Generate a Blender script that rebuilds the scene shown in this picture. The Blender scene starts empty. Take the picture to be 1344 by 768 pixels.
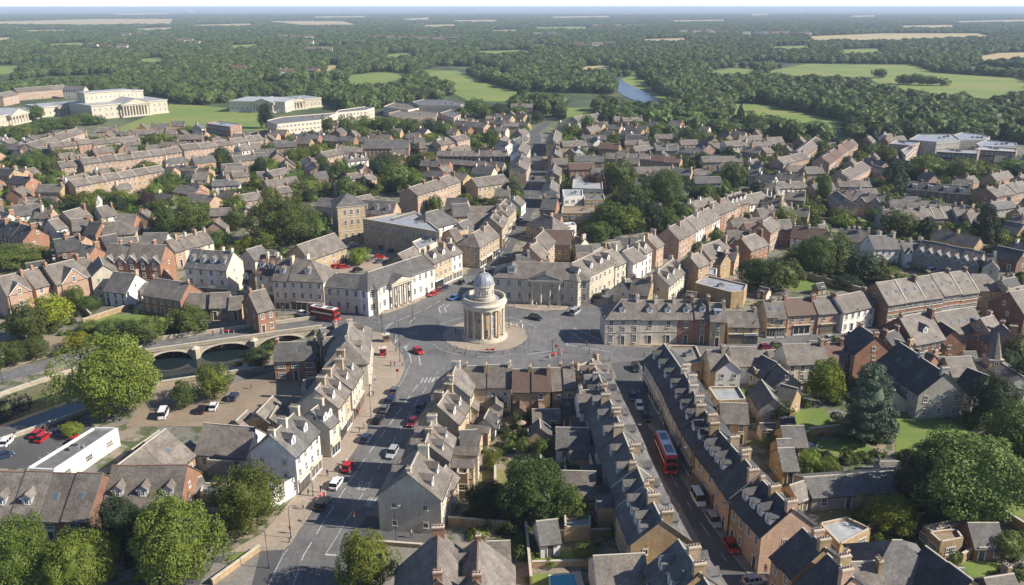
import bpy, bmesh, math, random
from mathutils import Vector, Matrix, noise as mnoise
from mathutils.geometry import tessellate_polygon
random.seed(7)
R_ = math.radians
sc = bpy.context.scene
C = sc.collection

# ------------------------------------------------------------------ camera, sky, sun, exposure
FOC = 1100.0; PITCH = math.atan(374.5 / FOC); H = 90.0
cam_d = bpy.data.cameras.new('camera'); cam = bpy.data.objects.new('camera', cam_d); C.objects.link(cam)
cam.location = (0, 0, H); cam.rotation_euler = (R_(90) - PITCH, 0, 0)
cam_d.sensor_width = 36; cam_d.lens = 36 * FOC / 1344; cam_d.clip_start = 1; cam_d.clip_end = 200000
sc.camera = cam
SUN_EL = 34; SUN_AZ = -9          # azimuth of the sun measured from +X towards +Y
sdir = Vector((math.cos(R_(SUN_EL)) * math.cos(R_(SUN_AZ)), math.cos(R_(SUN_EL)) * math.sin(R_(SUN_AZ)), math.sin(R_(SUN_EL))))
world = bpy.data.worlds.new('World'); sc.world = world; world.use_nodes = True
wn = world.node_tree.nodes; wl = world.node_tree.links
sky = wn.new('ShaderNodeTexSky'); sky.sky_type = 'NISHITA'; sky.sun_disc = False
sky.sun_elevation = R_(SUN_EL); sky.sun_rotation = R_(90 - SUN_AZ)
sky.air_density = 0.6; sky.dust_density = 0.0; sky.ozone_density = 1.0
bg = wn['Background']; bg.inputs['Strength'].default_value = 0.098
tint = wn.new('ShaderNodeMix'); tint.data_type = 'RGBA'; tint.blend_type = 'MULTIPLY'; tint.inputs[0].default_value = 1
tint.inputs[7].default_value = (.92, .96, 1.04, 1); wl.new(sky.outputs[0], tint.inputs[6]); wl.new(tint.outputs[2], bg.inputs[0])
sun_d = bpy.data.lights.new('sun', 'SUN'); sun_d.energy = 4.8; sun_d.angle = R_(0.5); sun_d.color = (1, .92, .80)
sun = bpy.data.objects.new('sun', sun_d); C.objects.link(sun)
sun.rotation_euler = sdir.to_track_quat('Z', 'Y').to_euler(); sun.location = (0, 200, 300)
sc.view_settings.view_transform = 'Standard'; sc.view_settings.look = 'None'
sc.view_settings.exposure = 0.80; sc.view_settings.gamma = 1
sc.cycles.volume_bounces = 0; sc.cycles.max_bounces = 6; sc.cycles.diffuse_bounces = 4
sc.cycles.transparent_max_bounces = 4; sc.cycles.volume_step_rate = 10
HAZE = 9e-5

# ------------------------------------------------------------------ pixel of a sketch -> point of the land
cp, sp_ = math.cos(PITCH), math.sin(PITCH)
VW = dict(T1=(0,80,3.841), T2=(330,80,3.841), T3=(660,80,3.841), T4=(1000,80,3.84), A1=(0,250,4.8), A2=(220,250,4.8),
          A3=(420,250,4.8), A4=(640,250,4.8), A5=(860,250,4.8), A6=(1074,250,4.8), B1=(0,390,4.04), B2=(250,390,4.04),
          B3=(500,370,4.04), B4=(740,370,4.04), B5=(1000,370,3.657), C1=(0,560,3.693), C2=(260,560,3.693),
          C3=(500,550,3.521), C4=(760,550,3.521), C5=(1020,550,3.522), P=(0,0,1.0), D5=(330,150,3.632), D7=(1140,380,6.402))
def px(view, x, y):
    o = VW[view]; return o[0] + x / o[2], o[1] + y / o[2]
def G(u, v, z=0.0):
    a = (u - 672) / FOC; b = (384 - v) / FOC
    d = Vector((a, cp + b * sp_, -sp_ + b * cp))
    t = (z - H) / d.z
    return Vector((d.x * t, d.y * t, z))
def unproj(p):
    d = Vector(p) - Vector((0, 0, H))
    zc = d.y * cp - d.z * sp_; yc = d.y * sp_ + d.z * cp
    return 672 + FOC * d.x / zc, 384 - FOC * yc / zc
def GV(view, x, y, z=0.0): return G(*px(view, x, y), z)
def inpoly(x, y, poly):
    c = False; n = len(poly); j = n - 1
    for i in range(n):
        xi, yi = poly[i][0], poly[i][1]; xj, yj = poly[j][0], poly[j][1]
        if (yi > y) != (yj > y) and x < (xj - xi) * (y - yi) / (yj - yi) + xi: c = not c
        j = i
    return c

# ------------------------------------------------------------------ materials
M = {}
def nmat(name):
    m = bpy.data.materials.new(name); m.use_nodes = True; M[name] = m
    nt = m.node_tree; return m, nt, nt.nodes['Principled BSDF']
def nd(nt, t, **k):
    n = nt.nodes.new(t)
    for a, b in k.items():
        if a in ('operation', 'blend_type', 'data_type', 'noise_dimensions', 'offset', 'feature', 'distance'): setattr(n, a, b)
        else: n.inputs[a].default_value = b
    return n
def rgba(c): return (c[0], c[1], c[2], 1)
def mixc(nt, f, a, b, mode='MIX'):
    n = nt.nodes.new('ShaderNodeMix'); n.data_type = 'RGBA'; n.blend_type = mode
    for s, v in ((0, f), (6, a), (7, b)):
        if isinstance(v, bpy.types.NodeSocket): nt.links.new(v, n.inputs[s])
        elif s == 0: n.inputs[0].default_value = v
        else: n.inputs[s].default_value = rgba(v)
    return n.outputs[2]
def mth(nt, op, a, b=0.0, c=None):
    n = nt.nodes.new('ShaderNodeMath'); n.operation = op
    for i, v in enumerate((a, b) if c is None else (a, b, c)):
        if isinstance(v, bpy.types.NodeSocket): nt.links.new(v, n.inputs[i])
        else: n.inputs[i].default_value = v
    return n.outputs[0]
def ramp(nt, f, a, b, lo=0.0, hi=1.0):
    n = nt.nodes.new('ShaderNodeMapRange'); nt.links.new(f, n.inputs[0])
    n.inputs[1].default_value = a; n.inputs[2].default_value = b; n.inputs[3].default_value = lo; n.inputs[4].default_value = hi
    return n.outputs[0]
def objc(nt): return nt.nodes.new('ShaderNodeTexCoord').outputs['Object']
def noi(nt, vec, scale, detail=3.0, rough=.6):
    n = nt.nodes.new('ShaderNodeTexNoise'); n.inputs['Scale'].default_value = scale
    n.inputs['Detail'].default_value = detail; n.inputs['Roughness'].default_value = rough
    nt.links.new(vec, n.inputs['Vector']); return n.outputs[0]
def scalev(nt, vec, s):
    n = nt.nodes.new('ShaderNodeVectorMath'); n.operation = 'MULTIPLY'; nt.links.new(vec, n.inputs[0]); n.inputs[1].default_value = s
    return n.outputs[0]
def rnd_off(nt, vec):      # different stains on each object that shares a mesh
    oi = nt.nodes.new('ShaderNodeObjectInfo'); m = mth(nt, 'MULTIPLY', oi.outputs['Random'], 317.0)
    n = nt.nodes.new('ShaderNodeVectorMath'); n.operation = 'ADD'; nt.links.new(vec, n.inputs[0]); nt.links.new(m, n.inputs[1])
    return n.outputs[0], oi.outputs['Random']
def bump(nt, bs, h, st, dist):
    b = nt.nodes.new('ShaderNodeBump'); b.inputs['Strength'].default_value = st; b.inputs['Distance'].default_value = dist
    nt.links.new(h, b.inputs['Height']); nt.links.new(b.outputs[0], bs.inputs['Normal'])
def bright(nt, c, f):      # multiply colour by scalar
    n = nt.nodes.new('ShaderNodeVectorMath'); n.operation = 'SCALE'
    nt.links.new(c, n.inputs[0]); nt.links.new(f, n.inputs['Scale']); return n.outputs[0]

def mat_wall(name, a, b, fine=.3, rough=.9, brick=False):
    m, nt, bs = nmat(name); v0 = objc(nt); v, r = rnd_off(nt, v0)
    big = ramp(nt, noi(nt, v, .35, 4), .35, .65)
    c = mixc(nt, big, a, b)
    st = noi(nt, scalev(nt, v, (1.6, 1.6, .25)), 1.0, 4)
    fi = noi(nt, scalev(nt, v, (1, 1, 2.2)), 2.6 if brick else 1.9, 5, .7)
    k = mth(nt, 'MULTIPLY', ramp(nt, st, .3, .7, .84, 1.08), ramp(nt, fi, .3, .7, 1 - fine, 1 + fine * .7))
    k = mth(nt, 'MULTIPLY', k, ramp(nt, r, 0, 1, .86, 1.12))
    nt.links.new(bright(nt, c, k), bs.inputs['Base Color']); bs.inputs['Roughness'].default_value = rough
    bump(nt, bs, fi, .5, .05); return m
def mat_roof(name, a, b, lich=(.3, .28, .2), rough=.75, course=.38, tint=.16):
    m, nt, bs = nmat(name); v0 = objc(nt); v, r = rnd_off(nt, v0)
    s = nt.nodes.new('ShaderNodeSeparateXYZ'); nt.links.new(v0, s.inputs[0])
    co = nt.nodes.new('ShaderNodeCombineXYZ'); nt.links.new(mth(nt, 'ADD', s.outputs[0], mth(nt, 'MULTIPLY', s.outputs[1], .0)), co.inputs[0])
    nt.links.new(mth(nt, 'MULTIPLY', s.outputs[2], 1.6), co.inputs[1])
    br = nt.nodes.new('ShaderNodeTexBrick'); nt.links.new(co.outputs[0], br.inputs[0])
    br.inputs['Scale'].default_value = 1; br.inputs['Row Height'].default_value = course; br.inputs['Brick Width'].default_value = .55
    br.inputs['Mortar Size'].default_value = .035; br.inputs['Color1'].default_value = rgba([x * .84 for x in a])
    br.inputs['Color2'].default_value = rgba(a); br.inputs['Mortar'].default_value = rgba([x * .6 for x in a])
    c = mixc(nt, ramp(nt, noi(nt, v, .4, 5), .4, .66), br.outputs[0], b)
    c = mixc(nt, ramp(nt, noi(nt, v, 1.3, 5, .75), .56, .72, 0, .55), c, lich)
    fi = noi(nt, v, 3.2, 4, .8)
    k = mth(nt, 'MULTIPLY', ramp(nt, fi, .3, .7, .68, 1.3), ramp(nt, r, 0, 1, 1 - tint, 1 + tint))
    st = noi(nt, scalev(nt, v, (2.4, 2.4, .35)), 1.0, 3); k = mth(nt, 'MULTIPLY', k, ramp(nt, st, .3, .7, .82, 1.15))
    nt.links.new(bright(nt, c, k), bs.inputs['Base Color']); bs.inputs['Roughness'].default_value = rough
    bump(nt, bs, fi, .6, .06); return m
def mat_flat(name, a, var=.15, rough=.8, sc_=1.0, metal=0, rnd=0.0):
    m, nt, bs = nmat(name); v, r = rnd_off(nt, objc(nt))
    n = noi(nt, v, sc_, 4); n2 = noi(nt, v, sc_ * 7, 3, .7)
    k = mth(nt, 'MULTIPLY', ramp(nt, n, .3, .7, 1 - var, 1 + var), ramp(nt, n2, .3, .7, 1 - var * .7, 1 + var * .7))
    if rnd: k = mth(nt, 'MULTIPLY', k, ramp(nt, r, 0, 1, 1 - rnd, 1 + rnd))
    cc = nt.nodes.new('ShaderNodeRGB'); cc.outputs[0].default_value = rgba(a)
    nt.links.new(bright(nt, cc.outputs[0], k), bs.inputs['Base Color'])
    bs.inputs['Roughness'].default_value = rough; bs.inputs['Metallic'].default_value = metal; return m
def mat_paint(name):       # paint whose colour is the object's own
    m, nt, bs = nmat(name); oi = nt.nodes.new('ShaderNodeObjectInfo'); nt.links.new(oi.outputs['Color'], bs.inputs['Base Color'])
    bs.inputs['Roughness'].default_value = .3; bs.inputs['Coat Weight'].default_value = .4; bs.inputs['Coat Roughness'].default_value = .12
    return m
mat_wall('wall_L', (.52, .40, .255), (.41, .30, .185), .34)      # golden limestone
mat_wall('wall_C', (.68, .60, .47), (.58, .50, .38), .2)      # cream render
mat_wall('wall_W', (.80, .78, .73), (.68, .64, .57), .14)      # white render
mat_wall('wall_B', (.36, .19, .115), (.27, .14, .085), .34, brick=True)    # orange brick
mat_wall('wall_P', (.50, .34, .24), (.41, .27, .185), .34, brick=True)   # pale pink brick
mat_wall('wall_D', (.20, .105, .07), (.15, .085, .06), .34, brick=True)   # dark brick
mat_wall('wall_G', (.36, .34, .30), (.29, .27, .235), .25)       # grey rubble stone
mat_wall('wall_T', (.46, .325, .18), (.34, .235, .13), .36)       # tan stone
mat_wall('bridge_stone', (.42, .365, .27), (.33, .285, .21), .3)
mat_wall('ashlar', (.60, .53, .42), (.50, .44, .34), .22)
mat_roof('roof_s', (.145, .122, .102), (.195, .170, .143), lich=(.23, .205, .155))                 # brown-grey stone slate
mat_roof('roof_g', (.105, .098, .092), (.145, .135, .124), lich=(.2, .19, .16))                 # grey slate
mat_roof('roof_d', (.042, .042, .044), (.068, .066, .064), lich=(.11, .105, .09), rough=.75)                 # dark slate
mat_roof('roof_t', (.15, .085, .06), (.13, .085, .065), lich=(.2, .17, .12))                   # red-brown tile
mat_flat('lead', (.30, .31, .33), .3, .45, .6)
mat_flat('felt', (.13, .13, .13), .3, .85, .5, rnd=.25)
mat_flat('pale_roof', (.33, .34, .34), .22, .6, .5, rnd=.15)
mat_flat('white', (.70, .69, .66), .08, .55)
mat_flat('trim', (.50, .45, .36), .12, .8)
mat_flat('pot', (.24, .15, .105), .2, .9)
mat_flat('dark', (.03, .03, .032), .2, .6)
mat_flat('metal_grey', (.20, .21, .21), .2, .5)
mat_flat('door_paint', (.08, .07, .07), .2, .5, rnd=.6)
mat_flat('wood', (.20, .13, .075), .3, .8)
mat_flat('bark', (.10, .075, .055), .3, .95, 2)
mat_flat('rubber', (.015, .015, .015), .1, .8)
mat_flat('alloy', (.45, .45, .46), .1, .35, 1, .7)
mat_flat('red_metal', (.45, .02, .02), .1, .35)
mat_flat('yellow', (.65, .45, .05), .1, .6)
mat_flat('skin', (.45, .27, .19), .1, .6)
mat_flat('copper_green', (.20, .33, .28), .2, .6)
mat_flat('hair', (.05, .035, .025), .1, .8)
mat_flat('road_paint', (.44, .44, .42), .35, .7, 1.5)
mat_flat('lamp_white', (.75, .75, .75), .05, .3)
mat_flat('tail_red', (.35, .01, .01), .05, .3)
mat_flat('hedge_g', (.055, .085, .025), .4, .95, 2)
mat_paint('paint')
def mat_glass(name, c, rough=.08, rnd=True):
    m, nt, bs = nmat(name); v, r = rnd_off(nt, objc(nt))
    cc = mixc(nt, ramp(nt, r, .55, 1, 0, .7) if rnd else 0.0, c, (.22, .20, .17))
    nt.links.new(cc, bs.inputs['Base Color']); bs.inputs['Roughness'].default_value = rough
    bs.inputs['Specular IOR Level'].default_value = .6; return m
mat_glass('glass', (.025, .03, .035)); mat_glass('car_glass', (.012, .014, .016), .05, False)
mat_glass('roof_glass', (.10, .13, .15), .15, False)
def mat_leaf(name, a, b):
    m, nt, bs = nmat(name); oi = nt.nodes.new('ShaderNodeObjectInfo')
    v, r = rnd_off(nt, nt.nodes.new('ShaderNodeTexCoord').outputs['Object'])
    f = ramp(nt, noi(nt, v, 2.6, 2), .35, .65); c = mixc(nt, f, a, b)
    ge = nt.nodes.new('ShaderNodeNewGeometry'); c2 = mixc(nt, mth(nt, 'MULTIPLY', ge.outputs['Random Per Island'], .5), c, [x * 1.5 for x in b])
    k = mth(nt, 'MULTIPLY', ramp(nt, r, 0, 1, .62, 1.35), 1.0)
    col = bright(nt, c2, k)
    hs = nt.nodes.new('ShaderNodeHueSaturation'); nt.links.new(col, hs.inputs['Color'])
    nt.links.new(ramp(nt, mth(nt, 'FRACT', mth(nt, 'MULTIPLY', r, 13.7)), 0, 1, .472, .515), hs.inputs['Hue'])
    nt.links.new(hs.outputs[0], bs.inputs['Base Color']); bs.inputs['Roughness'].default_value = .6
    bs.inputs['Specular IOR Level'].default_value = .25
    tr = nt.nodes.new('ShaderNodeBsdfTranslucent'); nt.links.new(hs.outputs[0], tr.inputs[0])
    mx = nt.nodes.new('ShaderNodeMixShader'); mx.inputs[0].default_value = .2
    nt.links.new(bs.outputs[0], mx.inputs[1]); nt.links.new(tr.outputs[0], mx.inputs[2])
    nt.links.new(mx.outputs[0], nt.nodes['Material Output'].inputs[0]); return m
mat_leaf('leaf_green', (.054, .09, .02), (.095, .13, .027))
mat_leaf('leaf_bright', (.085, .125, .018), (.125, .165, .024))
mat_leaf('leaf_yellow', (.19, .20, .015), (.15, .18, .015))
mat_leaf('leaf_dark', (.026, .045, .018), (.04, .06, .022))
mat_leaf('leaf_cedar', (.045, .07, .045), (.07, .095, .055))
mat_leaf('leaf_copper', (.045, .022, .022), (.06, .03, .025))
mat_leaf('leaf_wood', (.042, .076, .021), (.082, .118, .028))

# ------------------------------------------------------------------ mesh building
class MB:
    def __init__(s): s.v = []; s.f = []; s.m = []; s.mats = []
    def mi(s, name):
        if name not in s.mats: s.mats.append(name)
        return s.mats.index(name)
    def face(s, pts, m):
        n = len(s.v); s.v += [tuple(p) for p in pts]; s.f.append(tuple(range(n, n + len(pts)))); s.m.append(s.mi(m))
    def box(s, x0, y0, z0, x1, y1, z1, m, ax=None, org=(0, 0), bottom=True, top=None):
        # ax: rotation angle about z, org: translation
        P = []
        for z in (z0, z1):
            for (x, y) in ((x0, y0), (x1, y0), (x1, y1), (x0, y1)):
                if ax is not None:
                    c, q = math.cos(ax), math.sin(ax); x, y = c * x - q * y, q * x + c * y
                P.append((x + org[0], y + org[1], z))
        F = [(0, 1, 5, 4), (1, 2, 6, 5), (2, 3, 7, 6), (3, 0, 4, 7)]
        for f in F: s.face([P[i] for i in f], m)
        s.face([P[i] for i in (4, 5, 6, 7)], top or m)
        if bottom: s.face([P[i] for i in (3, 2, 1, 0)], m)
    def cyl(s, x, y, z0, z1, r0, r1, m, n=10, cap=True, rot=0.0):
        a = [(math.cos(rot + i * 2 * math.pi / n), math.sin(rot + i * 2 * math.pi / n)) for i in range(n)]
        for i in range(n):
            p, q = a[i], a[(i + 1) % n]
            s.face([(x + p[0] * r0, y + p[1] * r0, z0), (x + q[0] * r0, y + q[1] * r0, z0), (x + q[0] * r1, y + q[1] * r1, z1), (x + p[0] * r1, y + p[1] * r1, z1)], m)
        if cap and r1 > 0: s.face([(x + p[0] * r1, y + p[1] * r1, z1) for p in a], m)
    def lathe(s, prof, m, n=24, x=0, y=0):
        for (r0, z0), (r1, z1) in zip(prof, prof[1:]): s.cyl(x, y, z0, z1, max(r0, 1e-4), max(r1, 1e-4), m, n, cap=False)
    def tube(s, pts, rad, m, n=6):
        rings = []
        for i, p in enumerate(pts):
            p = Vector(p); d = (Vector(pts[min(i + 1, len(pts) - 1)]) - Vector(pts[max(i - 1, 0)])).normalized()
            u = d.cross(Vector((0, 0, 1))); u = Vector((1, 0, 0)) if u.length < 1e-3 else u.normalized(); w = d.cross(u)
            r = rad[i] if hasattr(rad, '__len__') else rad
            rings.append([p + (u * math.cos(k * 2 * math.pi / n) + w * math.sin(k * 2 * math.pi / n)) * r for k in range(n)])
        for a, b in zip(rings, rings[1:]):
            for k in range(n): s.face([a[k], b[k], b[(k + 1) % n], a[(k + 1) % n]], m)
        s.face(list(reversed(rings[-1])), m); s.face(rings[0], m)
    def shell(s, polys, m, t=.18):
        for p in polys:
            q = [(a[0], a[1], a[2] - t) for a in p]
            s.face(p, m); s.face(list(reversed(q)), m)
            for i in range(len(p)):
                j = (i + 1) % len(p); s.face([p[j], p[i], q[i], q[j]], m)
    def prism(s, poly, z0, z1, m, top=None, bottom=False):
        n = len(poly); a = sum(poly[i][0] * poly[(i + 1) % n][1] - poly[(i + 1) % n][0] * poly[i][1] for i in range(n))
        if a < 0: poly = list(reversed(poly))
        for i in range(n):
            p, q = poly[i], poly[(i + 1) % n]
            s.face([(p[0], p[1], z0), (q[0], q[1], z0), (q[0], q[1], z1), (p[0], p[1], z1)], m)
        s.face([(p[0], p[1], z1) for p in poly], top or m)
    def mesh(s, name, smooth=False):
        me = bpy.data.meshes.new(name); me.from_pydata(s.v, [], s.f)
        for x in s.mats: me.materials.append(M[x])
        me.polygons.foreach_set('material_index', s.m)
        if smooth: me.polygons.foreach_set('use_smooth', [True] * len(s.f))
        me.update(); return me
    def obj(s, name, parent=None, loc=(0, 0, 0), rz=0.0, smooth=False):
        return inst(name, s.mesh(name, smooth), parent, loc, rz)
def inst(name, me, parent=None, loc=(0, 0, 0), rz=0.0, scale=None):
    o = bpy.data.objects.new(name, me); C.objects.link(o); o.location = loc; o.rotation_euler = (0, 0, rz)
    if scale: o.scale = scale
    if parent: o.parent = parent
    return o
def empty(name, loc, rz=0.0):
    return inst(name, None, None, loc, rz)
def tag(o, label=None, cat=None, group=None, kind=None):
    for k, v in (('label', label), ('category', cat), ('group', group), ('kind', kind)):
        if v: o[k] = v
    return o
REG = []     # (object, what it looks like, u, v): labels are written at the end
def reg(o, what, cat, group, u=None, v=None):
    if u is None: u, v = unproj(o.location)
    tag(o, None, cat, group); REG.append((o, what, u, v)); return o
FOOT = []    # footprints: (cx, cy, half length, half width, angle)
def blocked(x, y, r, pad=0.0):
    for (cx, cy, hl, hw, a) in FOOT:
        dx, dy = x - cx, y - cy
        if dx * dx + dy * dy > (hl + hw + r + 3) ** 2: continue
        c, q = math.cos(a), math.sin(a); lx = abs(c * dx + q * dy); ly = abs(-q * dx + c * dy)
        if lx < hl + r + pad and ly < hw + r + pad: return True
    return False
# ------------------------------------------------------------------ ground, river, roads
def sheet(name, pts, z, mat, kind='structure', kerb=0.0, side=None):
    P = [(p.x, p.y) for p in pts]
    mb = MB(); tris = tessellate_polygon([[Vector((x, y, 0)) for x, y in P]])
    for t in tris:
        a = [P[i] for i in t]
        if (a[1][0]-a[0][0])*(a[2][1]-a[0][1]) - (a[2][0]-a[0][0])*(a[1][1]-a[0][1]) < 0: a.reverse()
        mb.face([(x, y, z) for x, y in a], mat)
    if kerb:
        n = len(P); ar = sum(P[i][0] * P[(i + 1) % n][1] - P[(i + 1) % n][0] * P[i][1] for i in range(n))
        Q = P if ar > 0 else P[::-1]
        for i in range(n):
            p, q = Q[i], Q[(i + 1) % n]; mb.face([(p[0], p[1], z - kerb), (q[0], q[1], z - kerb), (q[0], q[1], z), (p[0], p[1], z)], side or 'kerb')
    o = mb.obj(name); tag(o, kind=kind); return o
def GP(view, *xy, z=0.0):
    return [GV(view, xy[i], xy[i + 1], z) for i in range(0, len(xy), 2)]
# ground material
def mk_ground():
    m, nt, bs = nmat('ground_mat'); v = objc(nt)
    n1 = noi(nt, v, .035, 5, .6); n2 = noi(nt, v, .25, 5, .65); n3 = noi(nt, v, 2.0, 4, .7)
    c = mixc(nt, ramp(nt, n1, .45, .55), (.27, .22, .165), (.17, .16, .145))
    c = mixc(nt, ramp(nt, n2, .47, .55), c, (.075, .095, .035))
    # beyond the town the land is woods and pasture
    s = nt.nodes.new('ShaderNodeSeparateXYZ'); nt.links.new(v, s.inputs[0])
    far = ramp(nt, s.outputs[1], 620, 720)
    w = noi(nt, v, .012, 6, .7); wc = mixc(nt, ramp(nt, w, .42, .6), (.03, .05, .016), (.09, .12, .035))
    sv = scalev(nt, v, (.00022, .0006, 1)); fl = noi(nt, sv, 1.0, 4, .55)
    wc = mixc(nt, ramp(nt, fl, .58, .60, 0, .9), wc, (.27, .225, .13))
    c = mixc(nt, far, c, wc)
    nt.links.new(bright(nt, c, ramp(nt, n3, .3, .7, .8, 1.2)), bs.inputs['Base Color']); bs.inputs['Roughness'].default_value = .95
mk_ground()
def mk_two(name, a, b, s1, s2, rough=.9, lo=.42, hi=.58, fine=.15, strk=None):
    m, nt, bs = nmat(name); v = objc(nt)
    c = mixc(nt, ramp(nt, noi(nt, v, s1, 5), lo, hi), a, b)
    k = ramp(nt, noi(nt, v, s2, 4, .7), .3, .7, 1 - fine, 1 + fine)
    if strk: k = mth(nt, 'MULTIPLY', k, ramp(nt, noi(nt, scalev(nt, v, strk), 1, 3), .3, .7, .85, 1.12))
    nt.links.new(bright(nt, c, k), bs.inputs['Base Color']); bs.inputs['Roughness'].default_value = rough; return m
mk_two('asphalt', (.125, .123, .122), (.16, .156, .152), .06, 1.4, strk=(1.2, .12, 1))
for nm_ in ('asphalt',):
    nt = M[nm_].node_tree; bs = nt.nodes['Principled BSDF']; src = bs.inputs['Base Color'].links[0].from_socket; v = objc(nt)
    vo = nt.nodes.new('ShaderNodeTexVoronoi'); vo.inputs['Scale'].default_value = .11; vo.distance = 'MANHATTAN'; nt.links.new(v, vo.inputs['Vector'])
    sp3 = nt.nodes.new('ShaderNodeSeparateColor'); nt.links.new(vo.outputs['Color'], sp3.inputs[0])
    k = mth(nt, 'MULTIPLY', ramp(nt, sp3.outputs[0], 0, 1, .86, 1.08), ramp(nt, noi(nt, v, .35, 5, .7), .35, .65, .86, 1.1))
    nt.links.new(bright(nt, src, k), bs.inputs['Base Color'])
mk_two('asphalt_dark', (.075, .075, .075), (.10, .098, .095), .08, 1.4)
mk_two('paving', (.34, .275, .21), (.285, .235, .185), .10, 1.2, fine=.2)
mk_two('paving_grey', (.22, .20, .175), (.185, .17, .15), .10, 1.2, fine=.2)
mk_two('gravel', (.27, .21, .145), (.22, .17, .12), .08, 1.5, fine=.2)
mk_two('kerb', (.33, .30, .26), (.28, .26, .22), .3, 2)
mk_two('bank', (.13, .12, .07), (.07, .085, .03), .3, 2)
mk_two('lawn', (.11, .17, .03), (.15, .195, .035), .12, 1.5)
mk_two('lawn_dry', (.15, .165, .05), (.21, .19, .075), .05, .8)
mk_two('field_green', (.14, .20, .035), (.20, .225, .05), .012, .2, fine=.08)
mk_two('field_gold', (.42, .32, .15), (.36, .29, .14), .008, .1, fine=.08)
def mk_water():
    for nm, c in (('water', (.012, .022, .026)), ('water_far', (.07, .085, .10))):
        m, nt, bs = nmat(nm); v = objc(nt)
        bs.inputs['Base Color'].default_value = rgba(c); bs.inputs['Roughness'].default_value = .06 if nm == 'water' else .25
        bump(nt, bs, noi(nt, v, .5, 3), .15, .1)
    m, nt, bs = nmat('pool_water'); bs.inputs['Base Color'].default_value = (.05, .33, .45, 1); bs.inputs['Roughness'].default_value = .05
mk_water()
far_bank = [(-80, 552), (0, 524), (40, 510), (95, 492), (150, 475), (190, 459), (232, 437), (300, 424), (370, 418), (410, 424)]
near_bank = [(413, 440), (364, 452), (352, 470), (345, 485), (265, 497), (210, 505), (150, 526), (115, 541), (20, 574), (-80, 608)]
hole = [G(u, v) for u, v in far_bank + near_bank]
BIG = 90000
mb = MB()
outer = [(-BIG, -2000), (BIG, -2000), (BIG, BIG), (-BIG, BIG)]
# inner sheet with the river cut in it, outer ring of large faces
inner = [(-420, -60), (420, -60), (700, 900), (-700, 900)]
vs = [[Vector((x, y, 0)) for x, y in inner], [Vector((p.x, p.y, 0)) for p in hole]]
allv = vs[0] + vs[1]
for t in tessellate_polygon(vs):
    a = [allv[i] for i in t]
    if (a[1] - a[0]).cross(a[2] - a[0]).z < 0: a.reverse()
    mb.face(a, 'ground_mat')
for i in range(4):
    j = (i + 1) % 4; mb.face([(*outer[i], 0), (*outer[j], 0), (*inner[j], 0), (*inner[i], 0)], 'ground_mat')
tag(mb.obj('ground'), kind='structure')
WZ = -3.3
mb = MB(); mb.face([(-230, 120, WZ), (-20, 120, WZ), (-20, 270, WZ), (-230, 270, WZ)], 'water'); tag(mb.obj('river'), kind='structure')
mb = MB(); n = len(hole)
for i in range(n - 1):
    a, b = hole[i], hole[i + 1]; nearb = i >= len(far_bank)
    m = 'bridge_stone' if nearb or i > 3 else 'bank'
    mb.face([(a.x, a.y, 0), (b.x, b.y, 0), (b.x, b.y, -4), (a.x, a.y, -4)], m)
tag(mb.obj('river_bank'), kind='structure')

def polyline_wall(name, pts, h, t, mat, label, cat='wall', z0=0.0, cop='trim'):
    mb = MB()
    for a, b in zip(pts, pts[1:]):
        d = (b - a); L = d.length; an = math.atan2(d.y, d.x)
        mb.box(-t / 2, -t / 2, z0, L + t / 2 - .01, t / 2, z0 + h, mat, an, (a.x, a.y), False)
        if cop: mb.box(-t / 2 - .06, -t / 2 - .06, z0 + h + .002, L + t / 2 + .04, t / 2 + .06, z0 + h + .12, cop, an, (a.x, a.y))
    o = mb.obj(name); tag(o, label, cat); return o
polyline_wall('river_wall', [G(u, v) for u, v in near_bank[3:]], .9, .5, 'bridge_stone', 'long tan stone parapet wall on the car park side of the river')
polyline_wall('river_wall', [G(u, v) for u, v in [(-60, 546), (0, 521), (40, 507), (95, 489), (150, 472), (186, 459)]], 1.0, .45, 'bridge_stone', 'tan stone wall between the river and the road left of the bridge')

ASPH = []
def road(pts, z=.012, mat='asphalt', name='road'):
    P = [G(*p) if len(p) == 2 else p for p in pts]; ASPH.append([(p.x, p.y) for p in P]); return sheet(name, P, z, mat)
PAVE = []
def pave(pts, mat='paving', z=.13, name='pavement'):
    P = [G(*p) if len(p) == 2 else p for p in pts]; PAVE.append([(p.x, p.y) for p in P]); return sheet(name, P, z, mat, kerb=.125)
RC = G(637, 440)      # roundabout centre
def arc(r, a0, a1, n=14, c=None, sx=1.0):
    c = c or RC
    return [Vector((c.x + sx * r * math.cos(R_(a0 + (a1 - a0) * i / n)), c.y + r * math.sin(R_(a0 + (a1 - a0) * i / n)), 0)) for i in range(n + 1)]
# each road a sheet of its own, 4 mm apart where they overlap
plaza = [(512, 514), (524, 500), (531, 484), (529, 468), (515, 450), (503, 436), (504, 413), (540, 401), (592, 374), (612, 362), (655, 360), (652, 396), (668, 403), (700, 408), (742, 408),
         (752, 398), (800, 372), (797, 408), (790, 452), (850, 456), (850, 472), (802, 476), (740, 482), (700, 486), (604, 488), (588, 516)]
road(plaza, .016)
road([(330, 800), (352, 768), (371, 725), (379, 717), (414, 666), (470, 586), (512, 514), (530, 480), (604, 486), (588, 514), (567, 548), (531, 592), (512, 622), (482, 676), (463, 702), (452, 735), (440, 800)], .012, name='main_street')
road([(150, 800), (210, 738), (300, 728), (352, 722), (380, 714), (371, 728), (352, 768), (300, 800)], .008, 'asphalt_dark', name='side_road')
road([(463, 704), (482, 676), (505, 688), (574, 690), (578, 712), (515, 712), (480, 716)], .008, 'asphalt_dark', 'side_road')
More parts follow.
